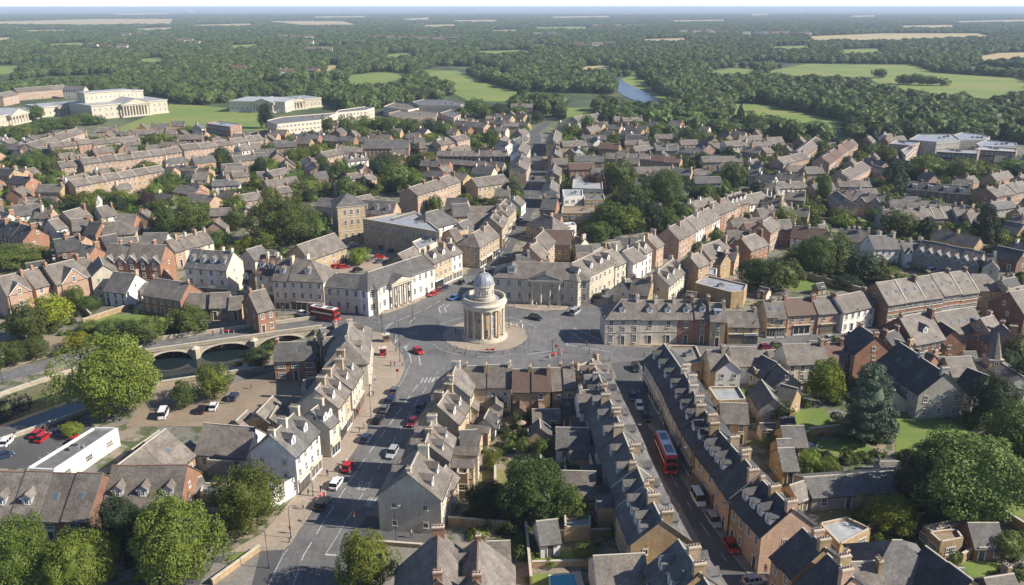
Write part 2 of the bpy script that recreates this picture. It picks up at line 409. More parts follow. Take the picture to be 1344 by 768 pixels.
road([(-60, 514), (0, 489), (111, 458), (173, 449), (250, 439), (369, 424), (420, 412), (506, 412), (508, 436), (408, 432), (250, 455), (190, 464), (111, 471), (0, 503), (-60, 524)], .020, name='bridge_road')
road([(506, 430), (506, 411), (455, 406), (380, 396), (300, 385), (240, 375), (240, 381), (300, 393), (372, 404), (410, 412), (420, 432)], .024, name='side_street')
road([(655, 362), (592, 376), (647, 332), (667, 310), (682, 271), (689, 225), (694, 176), (709, 176), (715, 225), (709, 255), (702, 275), (682, 310), (660, 350)], .012, 'asphalt_dark', 'high_street')
road([(742, 408), (750, 398), (800, 370), (850, 345), (885, 322), (930, 290), (960, 262), (985, 240), (1000, 243), (975, 268), (945, 298), (895, 335), (840, 372), (797, 412)], .012, 'asphalt_dark', 'side_street')
road([(760, 455), (850, 456), (1000, 445), (1080, 436), (1160, 420), (1290, 398), (1400, 376), (1400, 388), (1300, 410), (1170, 434), (1085, 447), (1000, 456), (850, 472), (790, 478)], .020, name='east_road')
road([(802, 476), (852, 470), (849, 552), (858, 572), (891, 625), (942, 705), (990, 768), (1010, 800), (975, 800), (950, 768), (910, 692), (874, 632), (831, 556), (818, 520)], .012, 'asphalt_dark', 'terrace_street')
road([(0, 560), (40, 560), (100, 550), (125, 560), (70, 615), (0, 615)], .03, 'asphalt_dark', 'car_park')
road([(690, 176), (706, 176), (724, 160), (735, 150), (728, 150), (716, 160)], .03, 'asphalt_dark', 'road')
road([(0, 345), (60, 350), (90, 340), (60, 330), (0, 325)], .03, 'asphalt_dark', 'car_park')
road([(1290, 330), (1240, 365), (1180, 352), (1150, 335), (1165, 328), (1230, 345)], .03, 'asphalt_dark', 'car_park')
# pavements
pave([(512, 514), (524, 500), (531, 484), (529, 468), (515, 450), (506, 438), (480, 434), (485, 490), (478, 510), (430, 590), (384, 655), (345, 700), (300, 726), (372, 722), (379, 715), (414, 664), (470, 584)])
pave([(503, 412), (540, 400), (592, 373), (616, 352), (597, 350), (560, 378), (520, 400), (484, 413)])
pave([(652, 396), (668, 403), (700, 408), (742, 407), (750, 397), (786, 380), (765, 380), (755, 388), (650, 380)])
pave([(790, 450), (850, 454), (960, 448), (1080, 434), (1160, 418), (1285, 396), (1285, 388), (1160, 410), (1060, 424), (940, 436), (860, 440), (791, 438), (800, 408), (795, 408)])
pave([(588, 516), (604, 488), (700, 486), (740, 482), (802, 476), (804, 486), (740, 496), (610, 500), (573, 546), (520, 622), (505, 684), (487, 674), (514, 622), (533, 592)], 'paving_grey')
pave([(852, 472), (1000, 458), (1085, 449), (1170, 436), (1170, 448), (1080, 462), (900, 478), (880, 500), (902, 560), (959, 650), (1012, 722), (1040, 768), (990, 766), (944, 703), (893, 623), (860, 570), (853, 552)], 'paving_grey')
pave([(800, 480), (816, 520), (829, 556), (872, 632), (908, 692), (948, 768), (940, 768), (900, 700), (866, 640), (820, 560)], 'paving_grey')
pave([(463, 706), (475, 720), (515, 716), (560, 716), (560, 768), (470, 800), (444, 800), (455, 736)], 'paving_grey')
sheet('pavement', arc(12.2, 0, 360, 40, sx=1.0)[:-1], .13, 'paving', kerb=.125)
pave([(250, 520), (365, 486), (440, 490), (420, 540), (380, 575), (300, 560), (215, 560)], 'gravel', .06, 'yard')
pave([(165, 560), (200, 505), (265, 500), (260, 560)], 'gravel', .05, 'yard')
pave([(470, 330), (560, 300), (600, 325), (540, 350), (430, 360), (420, 335)], 'paving', .05, 'yard')
pave([(280, 740), (340, 728), (330, 768), (300, 800), (240, 800)], 'paving_grey', .10)
pave([(0, 485), (60, 440), (110, 445), (108, 456), (0, 486)], 'gravel', .05, 'yard')
pave([(845, 330), (885, 318), (960, 262), (950, 300), (880, 350), (840, 375)], 'paving_grey', .05, 'yard')
# lawns, fields
def green(view, *xy, mat='lawn', z=.04, name='lawn'):
    return sheet(name, GP(view, *xy), z, mat)
LAWNS = []
def lawn(view, *xy, mat='lawn', z=.045, name='lawn'):
    LAWNS.append([(p.x, p.y) for p in GP(view, *xy)]); return green(view, *xy, mat=mat, z=z, name=name)
lawn('P', 128, 412, 205, 414, 232, 420, 225, 432, 175, 428, 150, 440, 125, 425)
lawn('P', 58, 450, 95, 438, 98, 455, 70, 462)
lawn('P', 620, 618, 662, 615, 668, 640, 625, 645, mat='lawn_dry')
lawn('P', 715, 610, 740, 608, 742, 640, 716, 620)
lawn('B5', 640, 620, 780, 588, 830, 640, 960, 690, 1050, 768, 1258, 830, 640, 830, z=.05)
lawn('P', 1036, 540, 1080, 535, 1100, 560, 1040, 565)
lawn('P', 1066, 578, 1120, 578, 1150, 590, 1098, 604, 1070, 600)
lawn('P', 1060, 668, 1105, 655, 1125, 680, 1075, 682, mat='lawn_dry')
lawn('P', 1110, 655, 1160, 650, 1150, 690, 1135, 680)
lawn('P', 1260, 740, 1300, 730, 1320, 745, 1280, 768)
lawn('P', 700, 730, 760, 720, 770, 735, 700, 745)
lawn('P', 695, 755, 725, 752, 725, 775, 695, 775)
lawn('P', 300, 735, 320, 720, 326, 735, 300, 775, 285, 768)
lawn('P', 1040, 350, 1090, 372, 1150, 368, 1145, 380, 1040, 382, 1000, 362)
lawn('P', 1300, 655, 1344, 660, 1370, 690, 1320, 672)
lawn('P', 868, 280, 892, 278, 895, 288, 868, 290)
lawn('P', 385, 210, 420, 205, 425, 222, 390, 226)
lawn('P', 1115, 285, 1200, 300, 1190, 318, 1110, 300)
FIELDS = []
def field(mat, *xy, z=.3):
    pts = [(xy[i], xy[i + 1]) for i in range(0, len(xy), 2)]; FIELDS.append(pts)
    sheet('field', [G(*p) for p in pts], z, mat)
field('field_green', 150, 170, 205, 148, 225, 136, 300, 142, 350, 150, 352, 172, 260, 170, 175, 178, z=.1)
field('field_green', 452, 112, 458, 99, 500, 95, 535, 97, 540, 102, 500, 110)
field('field_green', 545, 93, 600, 93, 628, 106, 680, 120, 670, 134, 615, 133, 585, 118, 600, 110, 560, 103)
field('field_green', 735, 142, 785, 142, 783, 152, 740, 155)
field('field_green', 815, 104, 830, 99, 850, 108, 860, 122, 885, 132, 858, 134, 838, 122, 815, 112)
field('field_green', 990, 97, 1060, 84, 1200, 86, 1225, 96, 1344, 104, 1370, 118, 1290, 131, 1225, 126, 1165, 116, 1140, 104, 1040, 100)
field('field_green', 905, 97, 960, 90, 1000, 92, 985, 100)
for q in ((620, 68, 690, 66, 700, 70, 630, 72), (760, 88, 800, 86, 806, 92, 770, 94), (180, 78, 215, 76, 220, 82, 190, 84), (60, 58, 110, 56, 118, 60, 70, 62), (300, 60, 340, 58, 345, 62, 305, 64), (500, 72, 540, 70, 548, 75, 505, 77), (1010, 62, 1060, 60, 1070, 64, 1015, 66), (840, 52, 900, 50, 905, 54, 845, 55), (1100, 66, 1150, 64, 1160, 69, 1105, 71), (700, 36, 770, 35, 772, 38, 705, 39)):
    field('field_green' if q[0] % 40 else 'field_gold', *q)
for q in ((880, 27, 950, 26, 955, 28, 885, 29), (720, 22, 800, 21, 802, 23, 725, 24), (1180, 34, 1250, 33, 1255, 36, 1185, 37), (640, 40, 680, 39, 684, 41, 645, 42), (30, 40, 90, 39, 92, 41, 35, 42), (410, 22, 480, 21, 482, 23, 415, 24), (150, 18, 220, 17, 222, 19, 155, 20)):
    field('field_gold', *q)
field('field_green', 960, 137, 1010, 138, 1050, 148, 1120, 162, 1105, 172, 1030, 158, 950, 150)
field('field_gold', 1060, 48, 1160, 44, 1285, 44, 1300, 48, 1180, 53, 1065, 54)
field('field_gold', 1275, 76, 1310, 70, 1390, 68, 1390, 76, 1290, 80)
field('field_gold', -20, 29, 130, 25, 230, 25, 225, 32, 100, 33, -20, 32)
field('field_gold', 175, 38, 228, 36, 228, 39, 180, 40)
field('field_gold', 250, 33, 330, 31, 332, 34, 260, 35)
field('field_gold', 345, 28, 450, 28, 470, 33, 400, 34)
field('field_gold', 525, 25, 565, 23, 566, 26, 530, 27)
field('field_gold', 590, 27, 655, 26, 652, 29, 600, 29)
field('field_gold', 555, 33, 600, 32, 598, 35, 560, 36)
field('field_green', -10, 88, 28, 87, 30, 95, -10, 99)
field('field_gold', -10, 50, 18, 49, 16, 53, -10, 54)
field('field_gold', 425, 88, 440, 85, 450, 92, 430, 101)
field('field_gold', 1250, 28, 1344, 26, 1350, 29, 1260, 30)
field('field_gold', 1115, 21, 1150, 20, 1150, 22, 1118, 23)
field('field_gold', 985, 19, 1010, 18, 1010, 20, 985, 21)
rv = [(803, 103), (812, 102), (822, 110), (846, 121), (868, 131), (872, 138), (856, 139), (838, 134), (820, 127), (806, 117)]
sheet('river', [G(*p) for p in rv], .35, 'water_far'); FIELDS.append(rv)
rv = [(645, 95), (660, 92), (672, 98), (655, 100)]
sheet('river', [G(*p) for p in rv], .35, 'water_far'); FIELDS.append(rv)
sheet('terrace_paving', [G(*p) for p in [(640, 553), (700, 553), (705, 580), (660, 600), (645, 590)]], .05, 'gravel')

# road markings (one flat structure sheet)
mk = MB()
def stripe(a, b, w, z=.031):
    d = b - a; L = d.length; an = math.atan2(d.y, d.x)
    c, q = math.cos(an), math.sin(an)
    P = [(0, -w / 2), (L, -w / 2), (L, w / 2), (0, w / 2)]
    mk.face([(a.x + c * x - q * y, a.y + q * x + c * y, z) for x, y in P], 'road_paint')
def dashes(p, on=2.5, off=3.5, w=.16):
    P = [G(*a) if not isinstance(a, Vector) else a for a in p]
    for a, b in zip(P, P[1:]):
        d = b - a; L = d.length; t = 0; d.normalize()
        while t < L: stripe(a + d * t, a + d * min(t + on, L), w); t += on + off
def line(p, w=.12): dashes(p, 1e6, 0, w)
dashes([(385, 768), (398, 730), (428, 680), (470, 615), (520, 545), (552, 500)], 4, 2.5, .2)
dashes([(456, 682), (505, 600), (545, 530), (575, 488)], 3, 3, .16)
line([(352, 768), (372, 728), (378, 721)]); line([(428, 727), (440, 708), (454, 684)])
line([(427, 728), (445, 729)], .35)
line([(519, 515), (530, 497), (536, 483), (540, 474)])
for r, a0, a1 in ((16, 205, 250), (16, 262, 300), (16, 20, 70), (16, 110, 150)): dashes(arc(r, a0, a1, 10), 1.2, 1.0, .14)
dashes([(540, 477), (538, 466), (530, 455)], 99, 0, .3); dashes([(552, 480), (550, 468), (543, 458)], 99, 0, .3)
line([(578, 411), (576, 404), (584, 399)], .3); line([(586, 410), (583, 404), (590, 400)], .3)
dashes([(504, 428), (530, 418), (560, 405), (580, 394)], 3, 2, .2); dashes([(503, 434), (516, 423)], 99, 0, .3)
line([(537, 424), (545, 417)], .3); dashes([(523, 444), (518, 452), (520, 440)], 99, 0, .25)
dashes([(250, 447), (369, 428), (440, 422), (500, 423)], 2, 4, .14); dashes([(0, 496), (111, 465), (200, 454), (250, 447)], 2, 4, .14)
dashes([(630, 380), (655, 340), (675, 305), (695, 260), (703, 200)], 3, 5, .16)
dashes([(842, 480), (838, 520), (850, 556), (885, 632), (925, 695), (975, 768)], 2.2, 5, .12)
dashes([(852, 464), (1000, 450), (1080, 441), (1165, 427), (1295, 403)], 2, 4, .14)
line([(752, 430), (788, 446)], .25); line([(748, 436), (775, 452)], .25); line([(742, 452), (800, 462)], .2); line([(690, 466), (740, 458)], .2)
for i in range(6): stripe(G(50 + i * 12, 600 - i * 6), G(62 + i * 12, 605 - i * 6), .1, .036)
for k in range(7): stripe(G(556 + k * 5, 496 - k * .3), G(552 + k * 5, 503 - k * .3), .3, .032)   # zebra bars
# the words painted on the lane of the main street
def word_marks(u, v, ang_pts, s):
    a, b = G(*ang_pts[0]), G(*ang_pts[1]); d = (b - a).normalized(); r = Vector((d.y, -d.x, 0)); o = G(u, v)
    glyph = {'S': [(0,0,1,0),(1,0,1,1),(1,1,0,1),(0,1,0,2),(0,2,1,2)], 'L': [(0,0,0,2),(0,0,1,0)], 'O': [(0,0,1,0),(1,0,1,2),(1,2,0,2),(0,2,0,0)], 'W': [(0,2,.25,0),(.25,0,.5,1.2),(.5,1.2,.75,0),(.75,0,1,2)],
             'B': [(0,0,0,2),(0,0,1,.2),(1,.2,1,.9),(1,.9,0,1),(0,1,1,1.2),(1,1.2,1,1.9),(1,1.9,0,2)], 'U': [(0,0,1,0),(0,0,0,2),(1,0,1,2)]}
    for i, ch in enumerate(s):
        for x0, y0, x1, y1 in glyph[ch]:
            p = o + r * (i * .75 + x0 * .5) + d * y0 * 1.4; q = o + r * (i * .75 + x1 * .5) + d * y1 * 1.4
            stripe(p, q, .16, .033)
word_marks(466, 642, ((470, 615), (520, 545)), 'SLOW'); word_marks(478, 664, ((470, 615), (520, 545)), 'BUS')
o = mk.obj('road_markings'); tag(o, kind='structure')

# ------------------------------------------------------------------ bridge
def make_bridge():
    a = G(186, 464); b = G(414, 432); d = b - a; L = d.length; an = math.atan2(d.y, d.x); W = 8.6
    root = empty('stone_bridge', a, an); tag(root, 'tan stone road bridge of three arches over the river', 'bridge')
    arches = [(L * .03, L * .265), (L * .315, L * .60), (L * .65, L * .93)]
    def lo(s):
        for x0, x1 in arches:
            if x0 < s < x1:
                t = (s - (x0 + x1) / 2) / ((x1 - x0) / 2); return -3.6 + 3.0 * math.sqrt(max(0, 1 - t * t))
        return -4.2
    S = [0.0]
    for x0, x1 in arches:
        S += [x0 - .001] + [x0 + (x1 - x0) * (1 - math.cos(math.pi * i / 18)) / 2 for i in range(19)] + [x1 + .001]
    S.append(L); mb = MB()
    for s0, s1 in zip(S, S[1:]):
        z0, z1 = lo(s0 if s0 != S[0] else 0), lo(s1)
        for y, fl in ((0, False), (W, True)):
            p = [(s0, y, z0), (s1, y, z1), (s1, y, -.06), (s0, y, -.06)]
            mb.face(p[::-1] if fl else p, 'bridge_stone')
        mb.face([(s0, 0, z0), (s0, W, z0), (s1, W, z1), (s1, 0, z1)], 'bridge_stone')
    mb.box(-.3, .3, -.3, L + .3, W - .3, -.06, 'asphalt_dark'); mb.obj('arch_span', root)
    for (x0, x1) in arches:        # raised ring of voussoirs round each arch
        r = MB(); N = 16
        for i in range(N):
            t0, t1 = math.pi * i / N, math.pi * (i + 1) / N; cx, hw = (x0 + x1) / 2, (x1 - x0) / 2
            f = lambda t, k: (cx - (hw + k) * math.cos(t), -3.6 + (3.0 + k) * math.sin(t))
            q = [f(t0, .0), f(t1, .0), f(t1, .55), f(t0, .55)]
            r.face([(x, -.12, z) for x, z in q][::-1], 'trim'); r.face([(q[3][0], -.12, q[3][1]), (q[2][0], -.12, q[2][1]), (q[2][0], 0, q[2][1]), (q[3][0], 0, q[3][1])], 'trim')
            r.face([(q[0][0], -.12, q[0][1]), (q[0][0], .0, q[0][1]), (q[1][0], 0, q[1][1]), (q[1][0], -.12, q[1][1])], 'trim')
        r.obj('arch_ring', root)
    for y in (.0, W):
        p = MB(); p.box(-6, y - .2, -.055, L + 2, y + .2, .95, 'bridge_stone'); p.box(-6, y - .27, .952, L + 2, y + .27, 1.1, 'trim'); p.obj('parapet', root)
    for x in (arches[0][1] + arches[1][0], arches[1][1] + arches[2][0]):
        p = MB(); x /= 2
        pr = [(x - 1.3, .1), (x - .9, -1.3), (x, -1.9), (x + .9, -1.3), (x + 1.3, .1)]
        p.prism(pr, -4.2, -.5, 'bridge_stone'); 
        n = len(pr)
        for i in range(n - 1): p.face([(*pr[i], -.5), (*pr[i + 1], -.5), (x, .05, .2)], 'trim')
        p.obj('pier', root)
make_bridge()
# ------------------------------------------------------------------ shared house pieces
def mk_window(w, h, bars=(1, 1), frame='white', sill=True, arch=False):
    mb = MB(); t = .09
    mb.face([(-w / 2, -.02, 0), (w / 2, -.02, 0), (w / 2, -.02, h), (-w / 2, -.02, h)], 'glass')
    for x0, z0, x1, z1 in ((-w / 2, 0, -w / 2 + t, h), (w / 2 - t, 0, w / 2, h), (-w / 2 + t, h - t, w / 2 - t, h), (-w / 2 + t, 0, w / 2 - t, t)):
        mb.box(x0, -.07, z0, x1, 0, z1, frame)
    for i in range(bars[0]):
        x = -w / 2 + w * (i + 1) / (bars[0] + 1); mb.box(x - .03, -.05, t, x + .03, -.021, h - t, frame)
    for i in range(bars[1]):
        z = h * (i + 1) / (bars[1] + 1); mb.box(-w / 2 + t, -.055, z - .035, w / 2 - t, -.022, z + .035, frame)
    if sill: mb.box(-w / 2 - .1, -.16, -.14, w / 2 + .1, 0, -.002, 'trim'); mb.box(-w / 2 - .1, -.06, h + .002, w / 2 + .1, 0, h + .2, 'trim')
    return mb.mesh('window')
WIN = {'sash': mk_window(1.05, 1.65), 'small': mk_window(.9, 1.05, (1, 0)), 'wide': mk_window(1.9, 1.3, (3, 1)), 'tall': mk_window(1.15, 2.1, (1, 2)),
       'gab': mk_window(.8, 1.1, (1, 1))}
def mk_door():
    mb = MB(); mb.box(-.5, -.05, 0, .5, 0, 2.1, 'door_paint'); mb.box(-.5, -.06, 2.102, .5, 0, 2.5, 'glass')
    mb.box(-.66, -.12, 0, -.502, 0, 2.6, 'white'); mb.box(.502, -.12, 0, .66, 0, 2.6, 'white'); mb.box(-.75, -.22, 2.602, .75, 0, 2.8, 'trim')
    return mb.mesh('door')
DOOR = mk_door()
def mk_shop(w, frame='white', fascia='dark'):
    mb = MB(); mb.box(-w / 2, -.14, .45, w / 2, 0, 2.55, 'glass'); mb.box(-w / 2, -.18, 0, w / 2, 0, .448, frame)
    mb.box(-w / 2 - .1, -.35, 2.552, w / 2 + .1, 0, 3.1, fascia); mb.box(-w / 2 - .15, -.5, 3.102, w / 2 + .15, 0, 3.2, 'trim')
    n = max(2, int(w / 1.2))
    for i in range(n + 1):
        x = -w / 2 + w * i / n; mb.box(x - .06, -.17, .45, x + .06, -.142, 2.55, frame)
    return mb.mesh('shopfront')
SHOP = [mk_shop(4.6, 'white', 'dark'), mk_shop(4.6, 'dark', 'white'), mk_shop(4.6, 'wood', 'door_paint'), mk_shop(4.6, 'white', 'trim')]
def mk_chimney(m, w=1.5, d=.75, h=2.5, pots=3):
    mb = MB(); mb.box(-d / 2, -w / 2, -1.4, d / 2, w / 2, h - .35, m); mb.box(-d / 2 - .1, -w / 2 - .1, h - .352, d / 2 + .1, w / 2 + .1, h - .1, m)
    mb.box(-d / 2 - .03, -w / 2 - .03, h - .098, d / 2 + .03, w / 2 + .03, h, 'trim')
    for i in range(pots):
        y = -w / 2 + w * (i + .5) / pots; mb.cyl(0, y, h, h + .45, .14, .11, 'pot', 7)
    return mb.mesh('chimney')
CHIM = {k: [mk_chimney('wall_' + k, 1.3, .65, 1.35, 3), mk_chimney('wall_' + k, 1.9, .8, 1.7, 4), mk_chimney('wall_' + k, .8, .65, 1.2, 2)] for k in 'LCBPDGT'}
CHIM['W'] = CHIM['C']
def mk_dormer(roof, cheek, w=1.7, h=1.5, L=3.2, flat=False):
    mb = MB(); rz = .75 if not flat else .15
    mb.face([(-w / 2, 0, -.9), (w / 2, 0, -.9), (w / 2, 0, h), (0, 0, h + rz * .92), (-w / 2, 0, h)] if not flat else [(-w / 2, 0, -.9), (w / 2, 0, -.9), (w / 2, 0, h), (-w / 2, 0, h)], cheek)
    mb.face([(-w / 2, L, -.9), (-w / 2, 0, -.9), (-w / 2, 0, h), (-w / 2, L, h)], 'lead'); mb.face([(w / 2, 0, -.9), (w / 2, L, -.9), (w / 2, L, h), (w / 2, 0, h)], 'lead')
    o = .18
    if flat: mb.box(-w / 2 - o, -o, h, w / 2 + o, L, h + .16, 'lead')
    else:
        mb.shell([[(-w / 2 - o, -o, h - o * .8), (0, -o, h + rz), (0, L, h + rz), (-w / 2 - o, L, h - o * .8)][::-1], [(w / 2 + o, -o, h - o * .8), (w / 2 + o, L, h - o * .8), (0, L, h + rz), (0, -o, h + rz)][::-1][::-1]], roof, .12)
        mb.box(-w / 2 - o, -o - .03, h - .32, -w / 2 - .0, -o + .03, h - .1, 'white')
    return mb.mesh('dormer')
DORM = {k: mk_dormer('roof_' + k, 'white') for k in 'sgdt'}
DORMF = {k: mk_dormer('roof_' + k, 'white', 2.0, 1.25, 2.6, True) for k in 'sgdt'}
def mk_sky():
    mb = MB(); mb.box(-.45, -.03, -.65, .45, .03, .65, 'metal_grey'); mb.box(-.37, -.05, -.57, .37, .031, .57, 'roof_glass'); return mb.mesh('skylight')
SKYL = mk_sky()
WCOL = {'L': 'golden stone', 'C': 'cream', 'W': 'white', 'B': 'orange brick', 'P': 'pink brick', 'D': 'dark brick', 'G': 'grey stone', 'T': 'tan stone'}
RCOL = {'s': 'brown slate roof', 'g': 'grey slate roof', 'd': 'dark slate roof', 't': 'red-brown tiled roof'}
CAMP = Vector((0, 0, H))
NH = [0]
STUFF = MB()
def wmesh(part, n, name='wall'): return part.obj(name, n)

def unit(cx, cy, an, L, w, e, W, r, first, last, o, flip):
    """one house; local x along the ridge, local -y towards the camera"""
    tp = o.get('p', .84); h2 = w / 2; zr = e + h2 * tp; hl = L / 2
    hipa = o.get('hip', '') in ('a', 'ab') and first; hipb = o.get('hip', '') in ('b', 'ab') and last
    if flip: hipa, hipb = (o.get('hip', '') in ('b', 'ab') and last), (o.get('hip', '') in ('a', 'ab') and first)
    enda, endb = (first, last) if not flip else (last, first)
    xa, xb = -hl + (.0 if enda else .008), hl - (.0 if endb else .008)
    root = empty(o.get('nm', 'terraced_house' if o.get('n', 1) > 1 else 'house'), (cx, cy, 0), an)
    wa = xa - (h2 if hipa else 0); wb = xb + (h2 if hipb else 0)
    mb = MB(); wm = 'wall_' + W if W != 'A' else 'ashlar'
    zb = -.3
    mb.face([(wa, -h2, zb), (wb, -h2, zb), (wb, -h2, e), (wa, -h2, e)], wm)
    mb.face([(wb, h2, zb), (wa, h2, zb), (wa, h2, e), (wb, h2, e)], wm)
    g = .13
    mb.face([(wa, h2, zb), (wa, -h2, zb), (wa, -h2, e - (0 if hipa else g)), *([] if hipa else [(wa, 0, zr - g)]), (wa, h2, e - (0 if hipa else g))], wm)
    mb.face([(wb, -h2, zb), (wb, h2, zb), (wb, h2, e - (0 if hipb else g)), *([] if hipb else [(wb, 0, zr - g)]), (wb, -h2, e - (0 if hipb else g))], wm)
    if o.get('band'):
        for z in o['band']: mb.box(wa, -h2 - .09, z, wb, -h2, z + .22, 'trim'); mb.box(wb, -h2 - .09, z, wb + .08, h2, z + .22, 'trim'); mb.box(wa - .08, -h2 - .09, z, wa, h2, z + .22, 'trim')
    if o.get('cor'): mb.box(wa - .25, -h2 - .3, e - .42, wb + .25, -h2 - .002, e - .12, 'trim'); mb.box(wb + .002, -h2 - .3, e - .42, wb + .3, h2 + .2, e - .12, 'trim')
    mb.obj('wall', root)
    # roof
    ov = .32; ro = .22
    ze = e - ov * tp; he = h2 + ov
    ra = -hl if not enda else -hl - ro; rb = hl if not endb else hl + ro
    top_a = xa if hipa else ra; top_b = xb if hipb else rb
    ea = wa - ov if hipa else ra; eb = wb + ov if hipb else rb
    P = [[(ea, -he, ze), (eb, -he, ze), (top_b, 0, zr), (top_a, 0, zr)], [(eb, he, ze), (ea, he, ze), (top_a, 0, zr), (top_b, 0, zr)]]
    if hipa: P.append([(ea, he, ze), (ea, -he, ze), (top_a, 0, zr)])
    if hipb: P.append([(eb, -he, ze), (eb, he, ze), (top_b, 0, zr)])
    rm = MB(); rm.shell(P, 'roof_' + r, .16)
    rm.box(top_a + .01, -.13, zr - .06, top_b - .01, .13, zr + .09, 'pot' if o.get('rt') else 'trim')
    rm.box(ea, -he - .1, ze - .2, eb, -he + .02, ze - .04, 'dark'); rm.box(ea, he - .02, ze - .2, eb, he + .1, ze - .04, 'dark')
    if o.get('cop') and not hipb:       # raised stone coping at the party wall
        x = hl - .16
        for s in (-1, 1):
            a = [(x, s * (h2 + .1), e + .05), (x, 0, zr + .28), (x + .3, 0, zr + .28), (x + .3, s * (h2 + .1), e + .05)]
            if s < 0: a = a[::-1]
            rm.shell([a], 'trim', .35)
    roof = rm.obj('roof', root)
    # chimneys
    ck = o.get('ck', W if W in CHIM else 'L'); cm = CHIM[ck]
    nch = o.get('ch', 1)
    if nch and not (hipb and L < 5) and (nch > 1 or o.get('n', 1) < 3 or random.random() < .8):
        inst('chimney', cm[o.get('cs', random.choice((0, 0, 1)))], roof, (hl - .45 if not hipb else hl - 1.5, random.choice((-.9, 0, .0, .9)) * (w > 7), zr - .3))
    if (enda and nch and not hipa and L > 5 and random.random() < .7) or nch > 1:
        inst('chimney', cm[random.choice((0, 2))], roof, (-hl + .5, 0, zr - .3))
    n_ = Vector((math.sin(an), -math.cos(an), 0)); e_ = Vector((math.cos(an), math.sin(an), 0)); ctr = Vector((cx, cy, 0))
    toc = (CAMP - ctr); toc.z = 0; toc.normalize()
    # dormers and skylights
    for s in (-1, 1):
        if toc.dot(n_ * -s) < -.45: continue
        k = o.get('dm', 0) if (s == -1) == (not o.get('dback')) else o.get('dm2', 0)
        y = h2 * o.get('dy', .68); z = e + (h2 - y) * tp
        for i in range(k):
            x = wa + (wb - wa) * (i + .5) / k if (hipa or hipb) else -hl + L * (i + .5) / k
            dd = inst('dormer', (DORMF if o.get('dflat') else DORM)[r], root, (x, s * y, z), 0 if s < 0 else math.pi)
            inst('window', WIN['gab'], dd, (0, -.0, .1))
        for i in range(o.get('sk', 0)):
            x = -hl + L * (i + .5) / o['sk']; y2 = h2 * .5; 
            q = inst('skylight', SKYL, roof, (x, s * y2, e + h2 * .5 * tp + .04)); q.rotation_euler = (-(math.pi / 2 - math.atan(tp)) if s < 0 else (math.pi / 2 - math.atan(tp)), 0, 0)
    # gables facing front
    gw = o.get('gb', 0)
    if gw:
        sgn = -1; gm = MB(); gt = o.get('gt', 1.0); gz = min(gw / 2 * gt, zr - e + .6); yf = sgn * (h2 + .35)
        gm.face([(-gw / 2, yf, zb), (gw / 2, yf, zb), (gw / 2, yf, e), (0, yf, e + gz), (-gw / 2, yf, e)], wm)
        gm.face([(-gw / 2, -h2 + .1, zb), (-gw / 2, yf, zb), (-gw / 2, yf, e), (-gw / 2, -h2 + .1, e)], wm); gm.face([(gw / 2, yf, zb), (gw / 2, -h2 + .1, zb), (gw / 2, -h2 + .1, e), (gw / 2, yf, e)], wm)
        gl = 0.0; oo = .2
        gm.shell([[(-gw / 2 - oo, yf - oo, e - oo * gt), (0, yf - oo, e + gz + .05), (0, gl, e + gz + .05), (-gw / 2 - oo, gl, e - oo * gt)][::-1],
                  [(gw / 2 + oo, yf - oo, e - oo * gt), (gw / 2 + oo, gl, e - oo * gt), (0, gl, e + gz + .05), (0, yf - oo, e + gz + .05)]], 'roof_' + r, .14)
        for s in (-1, 1):
            gm.shell([[(s * (gw / 2 + oo), yf - oo - .04, e - oo * gt + .04), (0, yf - oo - .04, e + gz + .1), (0, yf - oo + .1, e + gz + .1), (s * (gw / 2 + oo), yf - oo + .1, e - oo * gt + .04)][::s]], 'white', .22)
        gg = gm.obj('front_gable', root)
        inst('window', WIN['sash'], gg, (0, yf, e - .3))
        for f in range(max(1, int(e / 3))): inst('window', WIN['wide' if f == 0 else 'sash'], gg, (0, yf, 1.0 + f * 2.9))
    # windows, doors, shopfronts
    det = o.get('det', 1)
    fl = o.get('fl') or max(1, int(round((e - .4) / 2.85))); fh = e / fl
    wt = o.get('wt', 'sash')
    for s in (-1, 1):
        if toc.dot(n_ * -s) < -.12: continue
        front = (s == -1) != bool(o.get('back'))
        nx = max(1, int((wb - wa) / o.get('ws', 2.5)))
        sh = o.get('shop') and front and det
        door_i = random.randrange(nx) if front and not sh and det else -1
        if sh: 
            for i in range(max(1, int((wb - wa) / 5.6))):
                k = max(1, int((wb - wa) / 5.6)); x = wa + (wb - wa) * (i + .5) / k
                q = inst('shopfront', random.choice(SHOP), root, (x, s * h2, 0), 0 if s < 0 else math.pi); q.scale = (min(1.1, (wb - wa) / k / 5.2), 1, 1)
        for f in range(fl):
            if sh and f == 0: continue
            for i in range(nx):
                x = wa + (wb - wa) * (i + .5) / nx
                if gw and s == -1 and abs(x) < gw / 2 + .4: continue
                if f == 0 and i == door_i: inst('door', DOOR, root, (x, s * h2, 0.0), 0 if s < 0 else math.pi); continue
                if not front and random.random() < .22: continue
                if wm in ('wall_W', 'wall_C', 'ashlar') or not (f == 0 and random.random() < .1):
                    k = wt if front or random.random() < .5 else 'small'
                    z = f * fh + (fh - 1.65) * .55 + (.15 if f == 0 else 0)
                    inst('window', WIN[k], root, (x, s * h2, z), 0 if s < 0 else math.pi)
